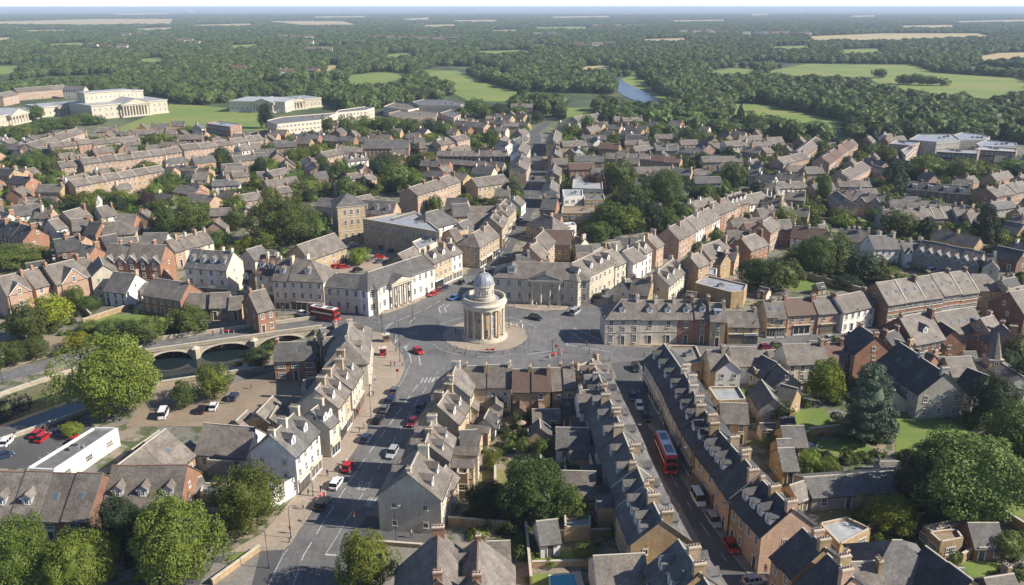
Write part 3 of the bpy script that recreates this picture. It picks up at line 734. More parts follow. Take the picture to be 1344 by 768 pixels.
    for x, vis, hp in ((-1, enda, hipa), (1, endb, hipb)):
        if not vis or toc.dot(e_ * x) < -.12: continue
        X = wb if x > 0 else wa
        k = o.get('gw', 1 if not hp else 3)
        for f in range(fl + (0 if hp or k > 1 else random.choice((0, 1)))):
            for j in range(k):
                y = -h2 + w * (j + .5) / k + (random.uniform(-1, 1) if k == 1 else 0)
                inst('window', WIN['small' if k < 3 else wt], root, (X, y, f * fh + (fh - 1.5) * .55), math.pi / 2 if x > 0 else -math.pi / 2)
    # rear extension
    ext = o.get('ext', 0)
    if ext and (NH[0] % ext == 0 or ext == 1):
        s = -1 if o.get('back') else 1
        D = random.uniform(3.0, 5.5); ew = min(L * .6, 4.2); x0 = -hl + .3; x1 = x0 + ew; eh = e * random.choice((.45, .5, .8)); xm = MB()
        y0, y1 = sorted((s * (h2 - .05), s * (h2 + D)))
        xm.box(x0, y0, -.3, x1, y1, eh, wm, bottom=False)
        zt = eh + ew / 2 * .75; xc = (x0 + x1) / 2
        for yy in (y0, y1): xm.face([(x0, yy, eh), (x1, yy, eh), (xc, yy, zt - .1)] if yy == y0 else [(x1, yy, eh), (x0, yy, eh), (xc, yy, zt - .1)], wm)
        Y0, Y1 = (y0 - .2, y1) if s < 0 else (y0, y1 + .2)
        xm.shell([[(x0 - .2, Y0, eh - .15), (xc, Y0, zt), (xc, Y1, zt), (x0 - .2, Y1, eh - .15)], [(x1 + .2, Y0, eh - .15), (x1 + .2, Y1, eh - .15), (xc, Y1, zt), (xc, Y0, zt)]], 'roof_' + r, .14)
        ex = xm.obj('rear_extension', root)
        if toc.dot(n_ * -s) > .1:
            for f in range(max(1, int(eh / 2.6))): inst('window', WIN['small'], ex, (xc, s * (h2 + D), .9 + f * 2.5), 0 if s < 0 else math.pi)
    NH[0] += 1
    return root

LM = [('round monument', 636, 420), ('stone bridge', 300, 450), ('double decker bus', 876, 596), ('red bus', 427, 409), ('columned bank', 705, 380), ('white corner block', 500, 370), ('stone tower', 457, 290), ('long museum', 540, 300), ('huge oak', 372, 290),
      ('red brick office', 293, 170), ('long cream palace', 170, 145), ('columned palace', 340, 135), ('pale flats', 410, 155), ('curved arena', 575, 138), ('huge riverside tree', 152, 500), ('white flat-roofed store', 110, 595), ('corner cafe', 350, 630),
      ('blue-green cedar', 1135, 530), ('huge right-hand tree', 1260, 630), ('grey hall by lawn', 1200, 480), ('stone spire', 1298, 470), ('swimming pool', 740, 760), ('two big brown roofs', 600, 730), ('pale stone terrace', 850, 420), ('long brick terrace', 1215, 380),
      ('gabled row', 1240, 330), ('dark Victorian shops', 180, 330), ('gabled brick villa', 80, 350), ('tall cream terrace', 275, 350), ('second pink terrace', 170, 205), ('lower pink terrace', 150, 228), ('stepping brick terrace', 905, 290), ('modern offices', 1250, 190),
      ('curved brick terrace', 1315, 240), ('long pink building', 560, 245), ('high street', 695, 240), ('wide grey flat roof', 950, 380), ('riverside yard', 300, 520), ('large parkland field', 1200, 110), ('central park field', 620, 115), ('far river bend', 840, 120),
      ('bottom right walled yard', 1270, 700), ('metal-roofed stable', 1120, 630), ('big garden tree', 700, 650), ('yellow tree', 70, 410), ('steep brick terrace', 1095, 190), ('dark slate terrace', 1230, 245), ('bright white villa', 465, 205), ('red-roofed shop', 1045, 410),
      ('big trees group', 840, 255), ('slate-roofed brick building', 510, 190), ('dark brick terrace', 620, 205), ('market car park', 480, 345), ('tall pointed conifer', 1290, 300), ('long stable wall', 1040, 580), ('bottom left brick terrace', 60, 645), ('far end of high street', 703, 180)]
def relation(u, v):
    n = min((math.hypot((u - a) , (v - b) * 1.6), nm, a, b) for nm, a, b in LM); du, dv = u - n[2], (v - n[3]) * 1.6
    if abs(du) > 2.2 * abs(dv): dr = 'right of' if du > 0 else 'left of'
    elif abs(dv) > 2.2 * abs(du): dr = 'in front of' if dv > 0 else 'behind'
    else: dr = ('in front right of' if du > 0 else 'in front left of') if dv > 0 else ('behind and right of' if du > 0 else 'behind and left of')
    return n[0], dr, n[1]
ORD = 'first second third fourth fifth sixth seventh eighth ninth tenth eleventh twelfth'.split()
def row(view, x1, y1, x2, y2, d=None, e=6.2, w=8.6, n=None, W='L', r='s', fr='left', jit=.25, fw=True, **o):
    u1, v1 = px(view, x1, y1); u2, v2 = px(view, x2, y2)
    if view[0] == 'T': o.setdefault('p', .6); w *= .92; e += .7
    zr = e + w / 2 * o.get('p', .84)
    A, B = G(u1, v1, zr), G(u2, v2, zr); D = B - A; Lt = D.length
    if n is None: n = max(1, int(round(Lt / 7.5)))
    o['n'] = n
    D.normalize(); mid = (A + B) / 2; nrm = Vector((D.y, -D.x, 0))
    flip = nrm.dot(Vector((0, 0, 0)) - mid) < 0
    if o.get('turn'): flip = not flip
    an = math.atan2(D.y, D.x) + (math.pi if flip else 0)
    FOOT.append((mid.x, mid.y, Lt / 2 + (w / 2 if o.get('hip') else 0), w / 2, an))
    grp = None
    if n > 1: grp = 'houses of the ' + (d or 'terrace')
    L = Lt / n; out = []
    if d and len(d.split()) <= 5:
        q_ = relation((u1 + u2) / 2, (v1 + v2) / 2)
        if q_[0] > 25: d = f"{d} {q_[1]} the {q_[2]}"
    for i in range(n):
        c = A + D * (L * (i + .5)); k = W if len(W) == 1 else W[i % len(W)]; rr = r if len(r) == 1 else r[i % len(r)]
        root = unit(c.x, c.y, an, L, w + (random.uniform(-.1, .1) if n > 1 else 0), e + (random.uniform(-jit, jit) if n > 1 else 0), k, rr, i == 0, i == n - 1, o, flip)
        u, v = unproj((c.x, c.y, e)); feat = f"{WCOL.get(k, 'pale ashlar')} house with {RCOL[rr]}"
        if o.get('gb'): feat = feat.replace(' with ', ' with front gable and ')
        elif o.get('dm'): feat = f"{WCOL.get(k, 'pale ashlar')} dormered house with {RCOL[rr]}"
        if d and n == 1: tag(root, d if len(d.split()) > 3 else f"{d} with {RCOL[rr]}", o.get('cat', 'house'))
        elif d and n <= 12:
            lb = f"{WCOL.get(k, 'pale ashlar')} house, {ORD[i]} from {fr} in the {d}"
            if len(lb.split()) > 16: lb = f"{ORD[i]} house from {fr}, {d}"
            if len(lb.split()) > 16: lb = ' '.join(lb.replace(' the ', ' ').split()[:16])
            tag(root, lb, 'house', grp)
        else: reg(root, feat, 'house', 'terraced houses of the town', u, v)
        out.append(root)
    return out

def stuff_house(cx, cy, an, L, w, e, W, r, tp=.8):
    mb = STUFF; h2 = w / 2; zr = e + h2 * tp; c, q = math.cos(an), math.sin(an)
    T = lambda p: (cx + c * p[0] - q * p[1], cy + q * p[0] + c * p[1], p[2])
    F = lambda pts, m: mb.face([T(p) for p in pts], m)
    hl = L / 2; wm = 'wall_' + W
    F([(-hl, -h2, 0), (hl, -h2, 0), (hl, -h2, e), (-hl, -h2, e)], wm); F([(hl, h2, 0), (-hl, h2, 0), (-hl, h2, e), (hl, h2, e)], wm)
    F([(-hl, h2, 0), (-hl, -h2, 0), (-hl, -h2, e), (-hl, 0, zr - .1), (-hl, h2, e)], wm); F([(hl, -h2, 0), (hl, h2, 0), (hl, h2, e), (hl, 0, zr - .1), (hl, -h2, e)], wm)
    o = .3
    F([(-hl - o, -h2 - o, e - o * tp), (hl + o, -h2 - o, e - o * tp), (hl + o, 0, zr), (-hl - o, 0, zr)], 'roof_' + r); F([(hl + o, h2 + o, e - o * tp), (-hl - o, h2 + o, e - o * tp), (-hl - o, 0, zr), (hl + o, 0, zr)], 'roof_' + r)
    for k in range(max(1, int(L / 8))):
        x = -hl + 1 + k * 7.5; ck = W if W in CHIM else 'L'
        for (a, b) in (((x - .4, -.7), (x + .4, -.7)), ((x + .4, -.7), (x + .4, .7)), ((x + .4, .7), (x - .4, .7)), ((x - .4, .7), (x - .4, -.7))): F([(*a, zr - 1), (*b, zr - 1), (*b, zr + 1.2), (*a, zr + 1.2)], 'wall_' + ck)
        F([(x - .4, -.7, zr + 1.2), (x + .4, -.7, zr + 1.2), (x + .4, .7, zr + 1.2), (x - .4, .7, zr + 1.2)], 'pot')
    for s in (-1, 1):
        n_ = Vector((math.sin(an), -math.cos(an), 0)) * -s
        if n_.dot(Vector((-cx, -cy, 0))) < 0: continue
        nx = max(1, int(L / 2.8))
        for f in range(max(1, int(e / 2.8))):
            for i in range(nx):
                x = -hl + L * (i + .5) / nx; z = .9 + f * 2.8; y = s * (h2 + .04)
                p = [(x - .5, y, z), (x + .5, y, z), (x + .5, y, z + 1.3), (x - .5, y, z + 1.3)]; F(p if s < 0 else p[::-1], 'glass')
                y = s * (h2 + .03); p = [(x - .62, y, z - .12), (x + .62, y, z - .12), (x + .62, y, z + 1.42), (x - .62, y, z + 1.42)]; F(p if s < 0 else p[::-1], 'white')

def flat(view, pts, h, label, W='C', roof='felt', par=.5, cat='building', nm='flat_roofed_building', win=True, wt='wide', at='base', ws=3.0, units=2, fl=None):
    """flat roofed building on a footprint polygon given at its roof line (at='roof') or base"""
    P = [G(*px(view, pts[i], pts[i + 1]), h if at == 'roof' else 0) for i in range(0, len(pts), 2)]
    P = [Vector((p.x, p.y, 0)) for p in P]; n = len(P)
    if sum(P[i].x * P[(i + 1) % n].y - P[(i + 1) % n].x * P[i].y for i in range(n)) < 0: P.reverse()
    c = sum(P, Vector()) / n; root = empty(nm, c); q = [(p.x - c.x, p.y - c.y) for p in P]
    wm = 'wall_' + W if len(W) == 1 else W
    mb = MB(); mb.prism(q, -.3, h, wm, top=roof); mb.obj('wall', root)
    rf = MB()
    for i in range(n):
        a, b = Vector((*q[i], 0)), Vector((*q[(i + 1) % n], 0)); d = b - a; L = d.length; an = math.atan2(d.y, d.x)
        rf.box(.0, 0, h + .002, L, .35, h + par, wm, an, (a.x, a.y), False, top='trim' if W != 'W' else 'white')
    pr = rf.obj('parapet', root)
    for k in range(units):
        t = Vector((q[0][0] * .3 + q[2][0] * .3 * (k + 1), q[0][1] * .3 + q[2][1] * .3 * (k + 1))) * .8
        m2 = MB(); m2.box(-.9, -.6, 0, .9, .6, .9, 'metal_grey'); m2.box(-.7, -.4, .902, .7, .4, 1.0, 'dark'); m2.cyl(1.6, .2, 0, .7, .2, .2, 'lead', 8); m2.obj('roof_vent', root, (t.x, t.y, h), .3 + k)
    fl = fl or max(1, int(h / 3)); fh = h / fl
    for i in range(n):
        a, b = Vector((*q[i], 0)), Vector((*q[(i + 1) % n], 0)); d = b - a; L = d.length; an = math.atan2(d.y, d.x)
        nn = Vector((d.y, -d.x, 0)).normalized()
        if nn.dot(Vector((-c.x, -c.y, 0)).normalized()) < -.1 or not win: continue
        k = max(1, int(L / ws))
        for f in range(fl):
            for j in range(k):
                p = a + d * ((j + .5) / k); inst('window', WIN[wt], root, (p.x, p.y, f * fh + (fh - 1.3) * .5), an)
    D = (P[1] - P[0]); an = math.atan2(D.y, D.x); ls = [abs((p - c).dot(D.normalized())) for p in P]; ws_ = [abs((p - c).dot(Vector((-D.y, D.x, 0)).normalized())) for p in P]
    FOOT.append((c.x, c.y, max(ls), max(ws_), an))
    tag(root, label, cat); return root
# ------------------------------------------------------------------ rows of houses (ridge lines in the sketch views)
# left side of the main street
row('B2', 845, 125, 828, 225, 'cream stone block with hipped roofs nearest the roundabout left of the main street', e=9, w=10, n=1, W='C', r='s', hip='ab', dm=2, ch=2, shop=1, ws=2.2)
row('B2', 800, 305, 738, 398, 'sunlit block at the top of the main street', e=8.2, w=9.5, n=2, W='CC', r='s', dm=1, shop=1, fr='the roundabout', ck='L', cs=1)
row('B2', 730, 405, 662, 488, 'sunlit block half way down the main street', e=8.2, w=9.5, n=2, W='LC', r='s', dm=1, shop=1, fr='the roundabout', ck='L', cs=1)
row('B2', 690, 560, 640, 600, 'small cream dormered house between tall stone block and white gable house', e=7.2, w=8, n=1, W='C', r='g', dm=2, shop=1, ext=1)
row('B2', 560, 608, 425, 735, 'pale grey gabled house with dormers above the cafe terrace', e=8.4, w=9.5, n=2, W='WW', r='g', dm=1, shop=1, gw=2, fr='the top', cs=1)
row('B2', 450, 240, 668, 232, 'orange brick house with white windows on the river bank', e=5.6, w=8, n=1, W='B', r='g', wt='wide', ws=3.4, ch=2, sk=1, gw=1)
row('B2', 690, 165, 770, 150, 'grey stone building behind the river brick house', e=6, w=8, n=1, W='L', r='g', sk=1)
row('B2', 700, 215, 820, 200, 'low stone wing between river brick house and main street block', e=7, w=8, n=1, W='L', r='g')
row('B2', 600, 440, 690, 420, 'low stone rear wing with pale lead roof behind main street block', e=4.5, w=6, n=1, W='G', r='g', ch=0)
row('B2', 435, 525, 350, 612, 'small brown-roofed cottage in the riverside yard', e=4.2, w=7, n=1, W='T', r='s', ch=0)
row('B2', 470, 560, 420, 640, 'brown-roofed outbuilding beside the riverside yard cottage', e=3.4, w=6, n=1, W='T', r='s', ch=0)
row('B2', 300, 600, 240, 655, 'lowest brown-roofed outbuilding in the riverside yard', e=3.2, w=6, n=1, W='T', r='s', ch=0)
row('B2', 75, 668, 340, 690, 'long low white-walled house with grey roof behind the green garages', e=4, w=10, n=1, W='W', r='s', ch=0, ws=3.5, gw=1)
row('C1', 800, 8, 565, 183, 'long tan building with brown roof beside the white flat-roofed store', e=4.2, w=12, n=2, W='T', r='s', ch=0, sk=1, fr='the river')
row('C1', 770, 20, 640, 110, 'dark-roofed shed right of the white flat-roofed store', e=3.2, w=6, n=1, W='G', r='g', ch=0)
row('C1', 0, 215, 250, 222, 'dormered brick terrace at the bottom left corner', e=5, w=13, n=2, W='DB', r='s', dm=1, dy=.72, wt='wide', ws=3.4, rt=1, fr='the left', ch=0)
row('C1', 252, 222, 496, 233, 'brick terrace with skylights at the bottom left', e=5, w=13, n=2, W='BD', r='s', sk=1, wt='wide', ws=3.4, rt=1, ch=0)
row('C1', 547, 188, 905, 184, 'large house with three pointed dormers and a sunlit cream gable', e=5, w=12.5, n=1, W='B', r='s', dm=3, dy=.72, wt='wide', ws=3.2, rt=1, ch=0, gw=1)
row('C1', 920, 262, 975, 240, 'low lean-to beside the sunlit cream gable', e=2.8, w=5, n=1, W='C', r='g', ch=0)
# middle block
row('C3', 125, 250, 178, 140, 'rendered gabled house at the bottom of the middle terrace', e=7.4, w=11.5, n=1, W='C', r='s', dm=2, dm2=1, gw=2, back=1, fr='the bottom', ch=1, turn=0)
row('C3', 205, 108, 238, 8, 'middle terrace beside the main street', e=7.2, w=9, n=2, W='LC', r='s', dm=1, dm2=1, fr='the bottom', ext=1, back=1)
row('B3', 300, 655, 362, 568, 'middle terrace with steep gables', e=7.0, w=9, n=2, W='LL', r='s', dm=1, fr='the bottom', ext=1, back=1, cs=1)
row('B3', 366, 520, 400, 442, 'steep grey-roofed house at the tip of the middle terrace by the roundabout', e=7.0, w=9, n=1, W='C', r='s', cs=1, sk=1)
row('B3', 440, 441, 690, 441, 'terrace that backs on to the roundabout', e=6.6, w=8.6, n=2, W='LC', r='s', back=1, ext=1, cs=0)
row('B3', 700, 462, 896, 463, 'brown-roofed terrace south of the roundabout', e=6.4, w=8.6, n=2, W='TT', r='t', back=1, ext=1, cs=0)
row('B3', 903, 452, 1022, 450, 'tan terrace south of the roundabout at its right', e=6.4, w=8.6, n=2, W='TL', r='s', back=1, ext=2, cs=0)
row('B4', 60, 455, 175, 400, 'corner house beside the top of the terrace street', e=6.4, w=8, n=1, W='L', r='s')
row('B4', 75, 575, 200, 570, 'white rear house with brown roof left of the terrace street', e=6.5, w=7.5, n=1, W='W', r='s', gw=2)
row('C3', 300, 215, 250, 300, 'rear wing of the rendered gabled house', e=5, w=5, n=1, W='L', r='s', ch=0)
row('C3', 365, 52, 440, 48, 'grey-roofed rear building with conservatory behind the middle terrace', e=5, w=7, n=1, W='G', r='g', ch=0)
row('C3', 355, 195, 410, 192, 'low stone rear building above the lawn', e=4, w=5, n=1, W='T', r='s', ch=0)
row('C3', 265, 522, 262, 740, 'left one of two big parallel brown roofs at the bottom', e=6.5, w=13, n=1, W='B', r='s', rt=1, dm=2, dm2=0, p=.95, cs=1, gw=2)
row('C3', 450, 548, 444, 750, 'right one of two big parallel brown roofs at the bottom', e=6.5, w=11, n=1, W='B', r='s', rt=1, p=.95, cs=2, gw=2)
row('C3', 490, 566, 592, 562, 'side wing of the big brown roofs with olive edge', e=5, w=7, n=1, W='T', r='s', ch=0)
row('C3', 722, 472, 812, 462, 'small white gabled outhouse with grey roof in the back gardens', e=3, w=6, n=1, W='W', r='g', ch=0, gw=1)
row('C3', 835, 238, 990, 242, 'single storey cream annexe with brown roof left of terrace street', e=3.8, w=8, n=1, W='C', r='s', ch=0)
row('C3', 810, 38, 960, 40, 'low grey house beside the turquoise flat roof', e=3.6, w=7, n=1, W='W', r='g', ch=0)
row('C4', 70, 632, 300, 620, 'low brown-roofed house with white sash windows at bottom centre', e=4, w=9, n=1, W='C', r='s', ch=0, wt='wide', gw=1)
# left side of the terrace street (dark slopes to the left)
row('P', 777, 471, 793, 508, 'upper part of the terrace left of the double decker bus', e=6.6, w=9.2, n=3, W='LGL', r='sgd', dm=1, dm2=1, fr='the top', ext=1, back=1, cs=0, jit=.12)
row('P', 793, 508, 809, 544, 'brown-roofed part of the terrace left of the bus', e=6.6, w=9.2, n=2, W='LL', r='g', dm=1, dm2=1, fr='the top', ext=1, back=1, cs=1, jit=.12)
row('P', 809, 544, 828, 591, 'slate part of the terrace beside the double decker bus', e=6.6, w=9.3, n=2, W='LL', r='g', dm=1, dm2=1, fr='the top', ext=1, back=1, cs=1, jit=.15)
row('P', 828, 591, 847, 637, 'lower slate part of the terrace facing the parked cars', e=6.6, w=9.4, n=2, W='LT', r='g', dm=1, dm2=1, fr='the top', cop=1, ext=1, back=1, cs=0, jit=.15)
row('P', 847, 637, 869, 682, 'dormered end of the upper terrace with a tan gable', e=6.7, w=10, n=2, W='LT', r='g', dm=2, dm2=1, fr='the top', cs=1, gw=2, back=1, jit=.1)
row('C4', 462, 552, 560, 705, 'lowest terrace left of the red parked car', e=6.8, w=11, n=2, W='LT', r='g', dm=1, dm2=1, fr='the top', cs=1)
row('C4', 580, 735, 640, 830, 'terrace end at the bottom edge left of the terrace street', e=6.8, w=11, n=1, W='L', r='g', dm=1, dm2=1)
# right side of the terrace street
RK = dict(w=9.6, r='d', shop=1, cs=1)
row('P', 872, 451, 896, 486, 'tall dark-roofed block on the corner right of the terrace street', e=7.2, n=3, W='CCC', dm=1, fr='the roundabout', jit=.1, **RK)
row('P', 897, 488, 911, 513, 'block right of the terrace street below the flat roof', e=7.1, n=2, W='CC', dm=1, fr='the top', jit=.1, **RK)
row('P', 911, 514, 926, 540, 'dormered block below the pale square roof', e=7.0, n=2, W='CL', dm=1, fr='the top', jit=.15, **RK)
row('P', 927, 541, 944, 564, 'golden stone block opposite the red bus', e=7.0, n=2, W='LT', dm=1, fr='the top', jit=.15, **RK)
row('P', 945, 566, 974, 598, 'pair with bright dormers right of the lamp post', e=7.0, n=2, W='LL', dm=2, fr='the top', **RK)
row('P', 976, 600, 996, 625, 'brick house with purple-black slate roof', e=7.2, w=10, n=1, W='P', r='d', cop=1, gw=2, ch=1)
row('P', 998, 627, 1040, 669, 'long brown brick block with three white dormers', e=7.2, w=10.4, n=2, W='TP', r='d', dm=2, fr='the top', cs=1)
row('C5', 122, 498, 222, 600, 'dark slate block opposite the bottom of the street', e=7.0, w=10.4, n=2, W='PT', r='d', fr='the top', cs=1)
row('C5', 236, 622, 350, 730, 'last dark slate block at the bottom edge', e=7.0, w=10.4, n=2, W='TP', r='d', fr='the top', cs=1)
# behind that row
row('B4', 760, 362, 850, 360, 'brown-roofed house with rounded corner behind the corner block', e=5.4, w=8, n=1, W='L', r='s')
row('B4', 850, 372, 880, 420, 'white gabled extension behind the cream corner terrace', e=5.4, w=6, n=1, W='W', r='s', ch=0, gw=2)
row('B4', 880, 345, 1020, 345, 'long white-walled house with brown roof facing the back gardens', e=5, w=8, n=1, W='W', r='s', ch=0)
row('B4', 830, 640, 970, 645, 'tan house with brown roof below the pale square roof', e=5.4, w=7, n=1, W='T', r='s', ch=0)
row('C5', 20, 32, 120, 30, 'small grey-roofed garden building with car beside it', e=3, w=7, n=1, W='T', r='g', ch=0)
row('C5', 0, 92, 60, 90, 'grey lean-to left of the small garden building', e=3, w=6, n=1, W='T', r='g', ch=0)
row('C5', 5, 135, 75, 132, 'square brown-walled garage with grey roof', e=3.2, w=7, n=1, W='T', r='g', ch=0)
row('C5', 125, 268, 565, 236, 'long low stable building with blue-grey metal roof', e=3.2, w=8, n=2, W='G', r='g', ch=0, p=.45, ws=4, fr='the left', det=1)
row('C5', 60, 305, 120, 285, 'small outhouse at the left end of the stable building', e=2.8, w=5, n=1, W='T', r='s', ch=0)
row('C5', 470, 196, 560, 196, 'tiny white-roofed shed behind the stable building', e=2.4, w=3.5, n=1, W='G', r='g', ch=0, p=.3)
row('C5', 530, 560, 580, 560, 'square stone house with hipped roof at bottom right', e=5.4, w=10, n=1, W='T', r='g', hip='ab', ch=0)
row('C5', 690, 588, 900, 745, 'long dark slate house running off the bottom right', e=5, w=10, n=2, W='TT', r='d', ch=0, fr='the top')
row('C5', 330, 662, 470, 655, 'stone house with tan chimney at the bottom between slate roofs', e=5, w=9, n=1, W='T', r='s')
row('C5', 240, 605, 330, 640, 'brown slate rear wing at the bottom right', e=5, w=7, n=1, W='T', r='s')
row('C5', 885, 480, 1020, 480, 'red brick shed with a dark roof and white bargeboards', e=2.6, w=6.5, n=1, W='B', r='g', ch=0)
row('C5', 960, 735, 1090, 715, 'brown-roofed cottage in the bottom right corner', e=4, w=8, n=1, W='T', r='s')
row('C5', 780, 690, 860, 690, 'small slate house behind the long dark slate house', e=3.6, w=6, n=1, W='T', r='s', ch=0)
# right of the roundabout, facing the camera
row('B4', 300, 97, 590, 93, 'pale stone terrace right of the roundabout', e=7.6, w=9.5, n=3, W='CCC', r='s', dm=1, ws=3.0, band=(3.6,), hip='a', fr='the left', cs=1, wt='tall', rnd=1)
row('B4', 600, 93, 770, 95, 'brick part of the terrace facing the east road', e=7.6, w=9.5, n=2, W='BB', r='s', dm=1, ws=2.4, fr='the left', cs=1)
row('B4', 772, 110, 852, 112, 'stone house with a flat-roofed dormer at the end of the terrace', e=7.6, w=9, n=1, W='L', r='s', dm=1, dflat=1)
row('B4', 858, 150, 1018, 148, 'low golden cottages facing the east road', e=5.4, w=8, n=2, W='LL', r='s', shop=1, fr='the left')
row('B5', 8, 92, 98, 90, 'brown-roofed shops on the east road', e=6.2, w=8.5, n=2, W='LL', r='s', sk=1, shop=1, fr='the left')
row('B5', 100, 80, 240, 72, 'red-roofed shop with porch on the east road', e=6.4, w=8.5, n=1, W='P', r='t', shop=1, ch=2, ck='B')
row('B5', 242, 74, 345, 66, 'shop with white bay window on the east road', e=6.4, w=8.5, n=1, W='P', r='s', shop=1, ck='B')
row('B5', 347, 70, 495, 40, 'white-walled shop at the right end of the row', e=6.6, w=8.5, n=1, W='W', r='s', ck='B')
row('A6', 365, 575, 930, 500, 'long brick terrace with round skylights on the east road', e=8, w=12, n=5, W='BBBBB', r='s', sk=2, ws=2.0, wt='wide', cop=1, fr='the left', ck='D', gw=1)
row('A6', 965, 528, 1060, 528, 'small brown hipped house at the end of the brick terrace', e=6, w=9, n=1, W='T', r='s', hip='b')
row('A6', 1180, 628, 1330, 590, 'large brown house at the right edge of the east road', e=8, w=11, n=1, W='T', r='s', wt='wide')
row('A6', 1150, 560, 1240, 545, 'dark slate house behind the east road at the right edge', e=6, w=8, n=1, W='G', r='d')
row('A6', 0, 215, 45, 210, 'end house', e=5, w=8, n=1, W='W', r='s')
# south of the east road
row('B5', 100, 300, 290, 293, 'cream house with grey-brown roof beside the yellow-green tree', e=5.4, w=8.6, n=1, W='C', r='s', ck='L')
row('B5', 293, 292, 385, 290, 'brown-roofed rear house left of the tall brick gable', e=5.4, w=8, n=1, W='B', r='t')
row('B5', 378, 305, 415, 345, 'small dark gabled brick cottage behind the cedar', e=4, w=6.5, n=1, W='B', r='d', ch=0)
row('B5', 470, 208, 552, 262, 'tall brown brick house with dark roof and round gable window', e=7.6, w=10.5, n=1, W='B', r='d', ch=2)
row('B5', 585, 250, 650, 225, 'dark-roofed house squeezed beside the tall brick house', e=6, w=8, n=1, W='D', r='d')
row('B5', 660, 168, 800, 143, 'brick house with wide brown roof and dark left gable', e=6.6, w=13, n=1, W='D', r='s', dm=1)
row('B5', 775, 203, 832, 262, 'left of a pair of small brick gables', e=4.6, w=6.5, n=1, W='B', r='d', ch=0)
row('B5', 860, 190, 925, 232, 'right of a pair of small brick gables with black roof', e=5.4, w=8, n=1, W='B', r='d', ch=0)
row('B5', 600, 262, 720, 300, 'low dark-roofed annexe above the grey hall', e=5, w=7, n=1, W='T', r='s', ch=1)
row('B5', 665, 292, 882, 433, 'grey rendered hall with long black slate roof by the lawn', e=6.8, w=11.5, n=2, W='GG', r='d', ch=1, sk=1, gw=3, fr='the top')
row('B5', 740, 320, 830, 350, 'brown brick annexe behind the black slate roof', e=5, w=8, n=1, W='B', r='t')
row('B5', 820, 150, 1012, 118, 'tan house with five roof lights south of the east road', e=5.6, w=11, n=1, W='P', r='s', sk=5, ch=0)
row('B5', 1050, 175, 1110, 160, 'brick house with white-framed gable right of the roof lights', e=5.4, w=10, n=1, W='P', r='s')
row('B5', 1150, 200, 1190, 235, 'round-windowed brick cottage at the right edge', e=5, w=9, n=1, W='B', r='s')
row('B5', 990, 412, 1088, 450, 'dark-roofed chapel beside the stone spire', e=5, w=9, n=1, W='G', r='d', ch=0)
row('B5', 880, 362, 1000, 355, 'low house with pale brown roof above the chapel', e=3.6, w=8, n=1, W='G', r='s', ch=0)
row('B5', 1090, 350, 1258, 455, 'long flat brown roof behind the spire', e=4, w=7, n=1, W='G', r='s', ch=0, p=.4)
row('B5', 1190, 46, 1300, 30, 'large brick house at the right edge above the trees', e=8, w=12, n=1, W='D', r='s')
row('B5', 590, 465, 640, 520, 'small brown-roofed pavilion right of the cedar', e=3, w=6, n=1, W='C', r='s', ch=0)
row('B5', 60, 380, 130, 440, 'low grey building left of the yellow-green tree', e=4, w=7, n=1, W='G', r='g', ch=0)
row('B5', 0, 350, 70, 385, 'pale-roofed workshop behind the square flat roof', e=4, w=8, n=1, W='G', r='g', ch=0)
row('B5', 95, 490, 170, 510, 'small slate cottage left of the yellow-green tree', e=4, w=7, n=1, W='T', r='s', ch=0)
row('B5', 0, 470, 60, 560, 'narrow grey back building', e=4, w=6, n=1, W='G', r='g', ch=0)
# behind the pale terrace, between the bank and the big trees
row('A4', 918, 548, 1035, 562, 'tan gabled house behind the pale stone terrace', e=5.6, w=9, n=1, W='T', r='s', gw=1, ch=1)
row('A4', 850, 570, 915, 548, 'small cream gable left of the tan gabled house', e=5, w=7, n=1, W='C', r='s')
row('A4', 1062, 512, 1172, 428, 'cream house with two dormers behind the pale terrace', e=7, w=9, n=1, W='C', r='s', dm=3)
row('A5', 215, 412, 283, 385, 'tall narrow tan house left of the flat grey roof', e=9, w=7.5, n=1, W='T', r='s')
row('A5', 285, 352, 425, 302, 'long tan house with small dark dormer above the grey roof', e=7.5, w=9, n=1, W='T', r='s', dm=1)
row('A5', 380, 380, 450, 395, 'lower brick wing of the long tan house', e=6, w=7, n=1, W='T', r='d')
row('A5', 420, 360, 520, 372, 'brick house with tall side chimney', e=5, w=8, n=1, W='P', r='s')
row('A5', 450, 255, 600, 255, 'many-gabled pinkish villa', e=6, w=9, n=2, W='PP', r='s', fr='the left', gb=4)
row('A5', 540, 300, 650, 262, 'brown brick block left of the round tree', e=7, w=9, n=1, W='B', r='s')
row('A5', 560, 205, 660, 200, 'brown-roofed house above the pinkish villa', e=6, w=8, n=1, W='P', r='t')
row('A5', 668, 205, 735, 160, 'tall narrow brick house with white gable edges', e=8, w=8, n=1, W='P', r='s', cs=1)
row('A5', 750, 185, 850, 182, 'brown brick house with four tall chimneys', e=6.5, w=8, n=1, W='B', r='s', ch=2)
row('A5', 868, 222, 1085, 243, 'long white-walled house with dark brown roof behind the big trees', e=5, w=8.5, n=2, W='WW', r='t', fr='the left')
row('A5', 640, 112, 860, 95, 'terrace behind the tall narrow brick house', e=6, w=8.5, n=3, W='PTP', r='s', fr='the left')
row('A5', 1160, 243, 1290, 255, 'cream terrace with dark roofs behind the right-hand trees', e=5.6, w=8, n=2, W='CC', r='s', fr='the left')
row('A6', 140, 240, 325, 258, 'pale rendered terrace left of the small gables', e=5.6, w=8, n=2, W='CC', r='s', fr='the left')
row('A6', 320, 285, 478, 278, 'grey-white terrace with many sash windows', e=7, w=9, n=2, W='WW', r='g', ws=2, fr='the left')
row('A6', 520, 322, 650, 320, 'white pair at the left end of the gabled row', e=5.4, w=8, n=2, W='WW', r='g', gb=3, fr='the left')
